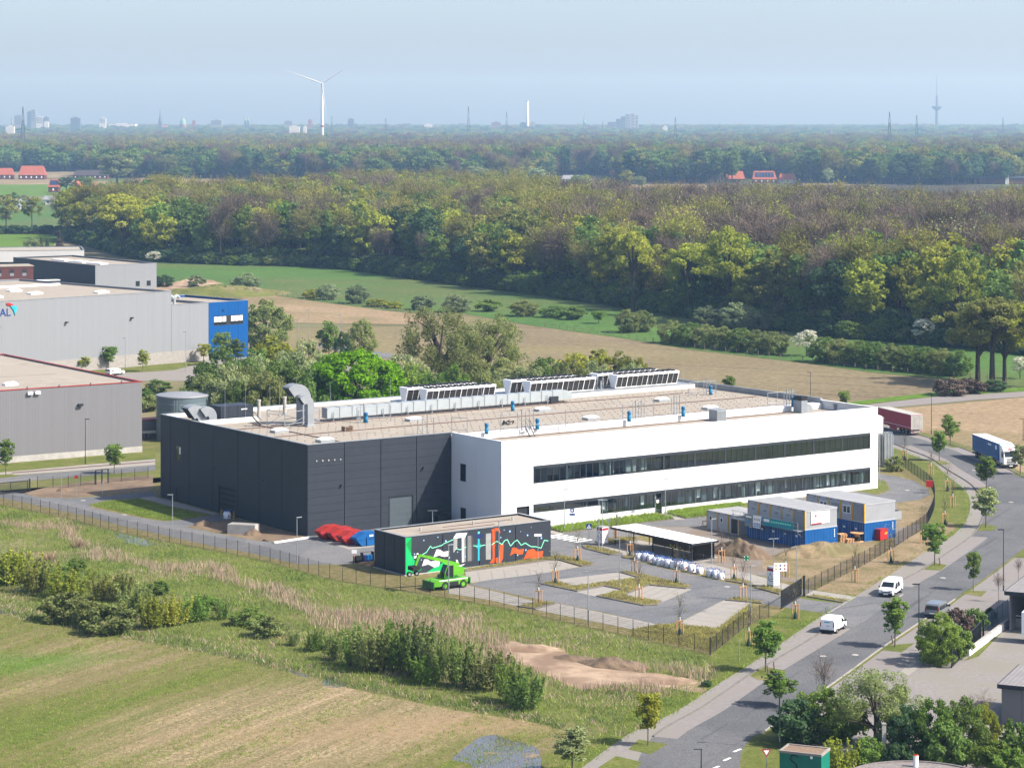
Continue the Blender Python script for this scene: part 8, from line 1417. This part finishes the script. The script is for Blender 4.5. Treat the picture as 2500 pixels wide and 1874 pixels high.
def pylon(x, yt, Y, label, arms=((.62, 11), (.44, 14)), w=5.5):
    hh = ztop(yt, Y); t = thing('power_pylon', label, 'pylon', far(x, Y), 0); m = MB(); lv = [(0, w), (hh * .25, w * .72), (hh * .45, w * .5), (hh * .62, w * .36), (hh * .8, w * .22), (hh, .25)]
    for (z0, a), (z1, b) in zip(lv[:-1], lv[1:]):
        for sx, sy in ((-1, -1), (1, -1), (1, 1), (-1, 1)): m.cyl((sx * a, sy * a, z0), (sx * b, sy * b, z1), .32, n=4)
        for s in (-1, 1): m.cyl((-a, s * a, z0), (b, s * b, z1), .2, n=3); m.cyl((a, s * a, z0), (-b, s * b, z1), .2, n=3)
    m.build('lattice_tower', 'far_dark', t)
    for f, L in arms: MB().cyl((-L, 0, hh * f), (0, 0, hh * f + 2), .35, n=4).cyl((L, 0, hh * f), (0, 0, hh * f + 2), .35, n=4).box(-L, L, -.3, .3, hh * f - .2, hh * f + .2).build('crossarm', 'far_dark', t)
for a in ((56, 260.5, 3300, 'tall lattice pylon at the far left above the farm'), (1143.6, 260, 4300, 'tall narrow lattice pylon left of the chimney', ((.6, 5),)), (1236.8, 273, 4800, 'pylon close left of the white chimney'), (1648.7, 286, 4600, 'pylon right of the white high-rise'), (2171.7, 273, 3900, 'dark pylon left of the television tower'), (2238, 281, 4700, 'paler pylon beside the television tower'), (2448.5, 286.5, 6500, 'faint pylon at the far right horizon'), (941.6, 289, 5200, 'small pylon right of the wind turbine'), (810, 283.5, 6200, 'faint pylon just right of the wind turbine')): pylon(*a)
t = thing('tv_tower', 'slender television tower with a round platform on the right horizon', 'tower', far(2287, 9800)); Ht = ztop(184, 9800); Zp = ztop(262, 9800); q = Zp - 0
MB().lathe([(7, 0), (4.5, q)], 14).build('shaft', 'far_dark', t, True); MB().lathe([(4.5, q - 14), (19, q - 2), (20, q + 3), (6, q + 5)], 20).build('platform', 'far_dark', t)
for k in range(4): MB().lathe([(4, q + 12 + k * 9), (11 - k * 1.6, q + 13 + k * 9), (4, q + 15 + k * 9)], 12).build('ring_deck', 'far_dark', t)
MB().lathe([(3.5, q), (2.5, q + 46), (1.2, q + 50), (.6, Ht)], 10).build('mast', 'far_dark', t)
t = thing('chimney', 'tall pale chimney on the middle horizon', 'chimney', far(1288, 8200)); MB().lathe([(5.2, 0), (3.9, ztop(245, 8200)), (0, ztop(245, 8200))], 14).build('stack', 'far_white', t, True); MB().lathe([(4.3, ztop(248, 8200)), (4.3, ztop(246, 8200))], 14).build('rim', 'far_grey', t)
t = thing('chimney', 'red brick chimney above the distant woods on the right', 'chimney', far(1978.7, 4400)); MB().lathe([(2.0, 0), (1.4, ztop(340, 4400)), (0, ztop(340, 4400))], 12).build('stack', 'far_red', t, True); MB().lathe([(1.6, ztop(343, 4400)), (1.6, ztop(341, 4400))], 12).build('rim', 'far_dark', t)
def block(label, x0, x1, yt, mat, Y=8600, rows=0, name='tower_block'):
    L = (x1 - x0) * Y / FPX; h = ztop(yt, Y); t = thing(name, label, 'building', far((x0 + x1) / 2, Y)); MB().box(-L / 2, L / 2, 0, max(14, L * .6), 0, h).build('wall', mat, t); MB().box(-L * .2, L * .2, 3, 9, h, h + 3).build('roof_house', mat, t)
    for k in range(rows): MB().box(-L / 2 + 1, L / 2 - 1, -.4, -.1, h - 4 - k * 5.5, h - 1.6 - k * 5.5).build('window_band', 'far_dark', t)
for a in (('pale tower block at the far left skyline', 35, 52, 282, 'far_grey', 8600, 6), ('tall glass tower left of two at the far left skyline', 66, 76, 273, 'far_dark', 8600, 0), ('tall glass tower right of two at the far left skyline', 76, 87, 269, 'far_grey', 8600, 7), ('pale block beside the glass towers', 88, 104, 286, 'far_white', 8600, 4), ('dark block beside the pale one on the skyline', 106, 118, 287, 'far_dark', 8600), ('white low block under the glass towers', 107, 118, 298, 'far_white', 8400), ('dark square office block on the left skyline', 172, 195, 288, 'far_dark', 8000), ('pale twin block on the left skyline', 242, 258, 289, 'far_white', 8600, 3), ('low white building at the far left skyline', 14, 34, 309, 'far_white', 6400), ('long low white buildings left of the church', 265, 330, 303, 'far_white', 9000), ('brick block right of the dome', 469, 477, 295, 'far_red', 8600), ('wide pale block right of the dome', 515, 541, 294, 'far_grey', 8600, 3), ('pale low block left of the wind turbine', 694, 714, 296, 'far_grey', 8600, 2), ('slim brick tower left of the wind turbine', 752, 761, 293, 'far_red', 8600), ('dark and white office block right of the wind turbine', 849, 864, 291, 'far_dark', 8600), ('low pale block below the slim brick tower', 706, 731, 309, 'far_white', 6600), ('second low pale block below the slim brick tower', 740, 748, 310, 'far_white', 6600), ('reddish block left of the chimney', 1200, 1222, 299, 'far_red', 8600, 2), ('dark works building at the chimney foot', 1269, 1285, 300, 'far_dark', 8400), ('grey works building right of the chimney foot', 1293, 1306, 299, 'far_grey', 8400), ('low white hall right of the chimney', 1035, 1055, 304, 'far_white', 8600), ('white low building right of the high-rise', 1618, 1630, 309, 'far_white', 7600), ('small white hangar on the right horizon', 2026, 2034, 319, 'far_grey', 5600)): block(*a)
t = thing('high_rise', 'large stepped white high-rise on the horizon', 'building', far(1532, 8200)); sc_ = 8200 / FPX
for x0, x1, yt, mt in ((1504, 1516, 290, 'far_grey'), (1516, 1527, 284, 'far_grey'), (1527, 1540, 278, 'far_white'), (1540, 1550, 277, 'far_white'), (1550, 1559, 281, 'far_white'), (1484, 1504, 298, 'far_grey')):
    h = ztop(yt, 8200); a, b = (x0 - 1532) * sc_ + .3, (x1 - 1532) * sc_ - .3; w = MB().box(a, b, 0, 20, 0, h).build('wing', mt, t)
    for k in range(12):
        if h - 5 - k * 5 > 4: MB().box(a + 1, b - 1, -.8, -.1, h - 3.5 - k * 5, h - 1.4 - k * 5).build('balcony_band', 'far_dark', w)
def church(label, x, yt, Y, w, col, roofm):
    h = ztop(yt, Y); t = thing('church', label, 'church', far(x, Y)); MB().box(-w, w, -w, w, 0, h * .5).build('tower', col, t); MB().lathe([(w * 1.2, h * .5), (w * .55, h * .66), (0, h)], 8).build('spire', roofm, t); MB().add([(w, -w, 0), (w * 5, -w, 0), (w * 5, w, 0), (w, w, 0), (w, -w, h * .24), (w * 5, -w, h * .24), (w * 5, w, h * .24), (w, w, h * .24), (w, 0, h * .34), (w * 5, 0, h * .34)], [(0, 1, 5, 4), (1, 2, 6, 9, 5), (2, 3, 7, 6), (4, 5, 9, 8), (6, 7, 8, 9)]).build('nave', 'far_red', t)
church('church with tall dark spire left of the green dome', 391, 265, 8600, 5.5, 'far_dark', 'far_dark'); church('thin grey church spire at the far left edge', 29, 277, 8600, 4, 'far_grey', 'far_grey'); church('church with green copper spire left of the high-rise', 1427, 273, 8600, 5, 'far_dark', 'copper_green'); church('small dark church spire at the foot of the high-rise', 1472, 292, 8300, 3.5, 'far_dark', 'far_dark')
t = thing('domed_church', 'church with green copper dome on the left skyline', 'church', far(447, 8600)); h = ztop(283, 8600); MB().lathe([(12, 0), (12, h * .5), (11, h * .52)], 18).build('drum', 'far_red', t); MB().lathe([(11, h * .52), (9, h * .72), (4, h * .85), (1, h * .88), (1, h)], 18).build('dome', 'copper_green', t, True)
for x, s in ((599, 'left'), (606, 'right')):
    t = thing('church_tower', f'twin church tower with green cap on the skyline, {s} one', 'church', far(x, 8600)); h = ztop(288, 8600); MB().box(-3.5, 3.5, -3.5, 3.5, 0, h * .82).build('tower', 'far_dark', t); MB().lathe([(4.4, h * .82), (3, h * .92), (0, h)], 8).build('cap', 'copper_green', t)
# ------------------------------------------------------------------ ground cover
def inside(pts, P):
    x, y = P[:, 0], P[:, 1]; r = np.zeros(len(P), bool); n = len(pts)
    for i in range(n):
        (x0, y0), (x1, y1) = pts[i], pts[(i + 1) % n]; c = ((y0 > y) != (y1 > y)); r ^= c & (x < (x1 - x0) * (y - y0) / (y1 - y0 + 1e-12) + x0)
    return r
def sample(poly, n, seed):
    rng = np.random.default_rng(seed); a = np.array(poly); lo, hi = a.min(0), a.max(0); P = rng.uniform(lo, hi, (n, 2)); return P[inside(poly, P)], rng
def tufts(name, label, poly, n, h, w, mat, seed, keep=None, blades=3, spread=.3, lean=.5):
    P, rng = sample(poly, n, seed)
    if keep is not None: P = P[keep(P)]
    P = np.repeat(P, blades, 0); m = len(P); p0 = np.concatenate([P + rng.normal(0, spread, (m, 2)), np.full((m, 1), .02)], 1); hh = h * rng.uniform(.4, 1.25, m); p1 = p0 + np.stack([rng.normal(0, lean, m) * hh, rng.normal(0, lean, m) * hh, hh], 1)
    return tag(obj(name, np_mesh(name, strips(p0, p1, w, rng), 4, [mat])), label, 'ground cover', kind='stuff')
fe = pp(EDGE[:9]); fen = [p for p in FENCE_L]
ROUGH = fe + pp([(1500, 1830), (1600, 1755), (1700, 1690), (1760, 1640)]) + list(reversed(offset(fen, -1.2)))
def not_dirt(P): return ~inside(cr(DIRT, 2), P)
def band(P):                                      # distance fraction between field edge (0) and fence (1)
    ly = np.interp(P[:, 0], [p[0] for p in fe], [p[1] for p in fe]); fy = np.interp(P[:, 0], [p[0] for p in fen], [p[1] for p in fen]); return (P[:, 1] - ly) / (fy - ly + 1e-6)
def wob(P): return .09 * np.sin(P[:, 0] * .21) + .05 * np.sin(P[:, 0] * .53 + 1) + .05 * np.sin(P[:, 1] * .4)
tufts('rough_grass', 'tall rough grass between the fence and the field', ROUGH, 70000, .34, .06, 'grass', 1, lambda P: not_dirt(P) & (band(P) > .03))
tufts('weed_patches', 'dark green weed patches in the rough strip', ROUGH, 60000, .42, .07, 'grass_dark', 2, lambda P: not_dirt(P) & (np.sin(P[:, 0] * .33 + np.sin(P[:, 1] * .25) * 2) * np.sin(P[:, 1] * .31 + P[:, 0] * .12) + RNG.normal(0, .3, len(P)) > .5) & (band(P) > .05))
tufts('dry_reeds', 'band of dry pinkish reeds along the fence side', ROUGH, 90000, .85, .05, 'reed', 3, lambda P: not_dirt(P) & (np.abs(band(P) - np.interp(P[:, 0], [-70, -30, 0, 25], [.80, .66, .56, .5]) + wob(P) * .6) < np.interp(P[:, 0], [-70, -30, 0, 25], [.04, .07, .16, .15]) * RNG.uniform(.3, 1.3, len(P))), lean=.25)
tufts('dry_grass', 'scattered dry grass at the field edge', ROUGH, 26000, .4, .06, 'reed', 4, lambda P: not_dirt(P) & ((band(P) < .1) | (np.sin(P[:, 0] * .17) * np.sin(P[:, 1] * .23) > .45)))
VERGE = SW[:28] + list(reversed(FENCE_R1)) + pp([(1735, 1640), (1600, 1700), (1450, 1800), (1330, 1880)])
tufts('verge_grass', 'short verge grass outside the site fence', VERGE, 30000, .14, .05, 'grass', 5)
tufts('kerb_weeds', 'strip of fresh weeds along the road pavement', [tuple(p) for p in offset(SW, -.2)[4:70]] + [tuple(p) for p in reversed(offset(SW, .9)[4:70])], 26000, .28, .08, 'bulb_green', 6)
for i, p in enumerate(ISL):
    pi = inset(p, .3); a = np.array(pi); ar = (a.max(0) - a.min(0)).prod(); o = tufts('low_planting', 'low yellow-green planting in a kerbed parking bed', pi, int(min(16000, ar * 12)), .22, .07, 'plant_low', 40 + i, spread=.15); o.location.z = .17
tufts('low_planting', 'low planting inside the site fence corner', mixp(('i', 1190, 1240), ('i', 1400, 1195), ('i', 1560, 1190), ('i', 1910, 1228), ('i', 2150, 1050), ('i', 2211, 1030), ('i', 1850, 1420), ('i', 1190, 1285)), 11000, .25, .08, 'plant_low', 60)
tufts('fence_hedge_plants', 'row of tiny hedge plants just inside the fence', [tuple(p) for p in offset(FENCE_L, .5)] + [tuple(p) for p in reversed(offset(FENCE_L, 1.0))], 4500, .7, .03, 'plant_low', 61, lean=.15, spread=.08)
for i, p in enumerate((gp('i', [(495, 384), (1370, 268), (1530, 303), (605, 414)]), gp('i', [(1490, 254), (1830, 196), (2100, 172), (2100, 200), (1830, 276), (1640, 296)]))): tufts('border_plants', 'bright green bulb planting along the white front', p, 9000, .38, .09, 'bulb_green', 70 + i).location.z = .16
tufts('lawn_grass', 'lawn grass on the oval bed by the dark wall', gp('b', [(770, 945), (900, 912), (1180, 894), (1400, 952), (1720, 1032), (1600, 1052), (1400, 1072), (1200, 1042)]), 12000, .2, .06, 'grass', 80)
tufts('field_fringe', 'ragged grass fringe along the field edge', fe + list(reversed([(x, y + 3.0) for x, y in fe])), 16000, .5, .08, 'grass_dark', 81)
FLD = cr(pp(EDGE[:9]), 4, False) + pp(EDGE[9:])
def crop_rows(P):
    c, s_ = math.cos(R(63)), math.sin(R(63)); q = -P[:, 0] * s_ + P[:, 1] * c; l = P[:, 0] * c + P[:, 1] * s_; v = np.sin(q * .9) + .8 * np.sin(q * .31 + .02 * l + 1) + .7 * np.sin(l * .07 + q * .05); bc = np.array(G('n', 640, 1300)[:2]); d = np.hypot((P[:, 0] - bc[0]) / 24, (P[:, 1] - bc[1]) / 17); return v + RNG.normal(0, .7, len(P)) > np.where(d < 1, 1.3, -.2)
tufts('young_crop', 'thin young crop standing in rows on the field', FLD, 60000, .16, .05, 'grass', 82, crop_rows, spread=.12)
tufts('field_stubble', 'pale stubble on the bare part of the field', FLD, 30000, .10, .05, 'dry_straw', 83, lambda P: ~crop_rows(P), spread=.2)
# ------------------------------------------------------------------ air
hz = MB().box(-12600, 12600, -400, 14600, -1.2, 330).mesh('haze', MATS['concrete']); hm, ht, hb = nodes('haze_air'); ht.nodes.remove(hb)
pv = ht.nodes.new('ShaderNodeVolumePrincipled'); pv.inputs['Color'].default_value = (.40, .66, 1.0, 1); pv.inputs['Absorption Color'].default_value = (.85, .85, .85, 1); pv.inputs['Density'].default_value = 1.0e-4; pv.inputs['Anisotropy'].default_value = 0.2; ht.links.new(pv.outputs[0], ht.nodes['Material Output'].inputs['Volume'])
hz.materials.clear(); hz.materials.append(hm); ho = obj('haze', hz); tag(ho, 'thin pale blue haze in the air', 'haze', kind='stuff')
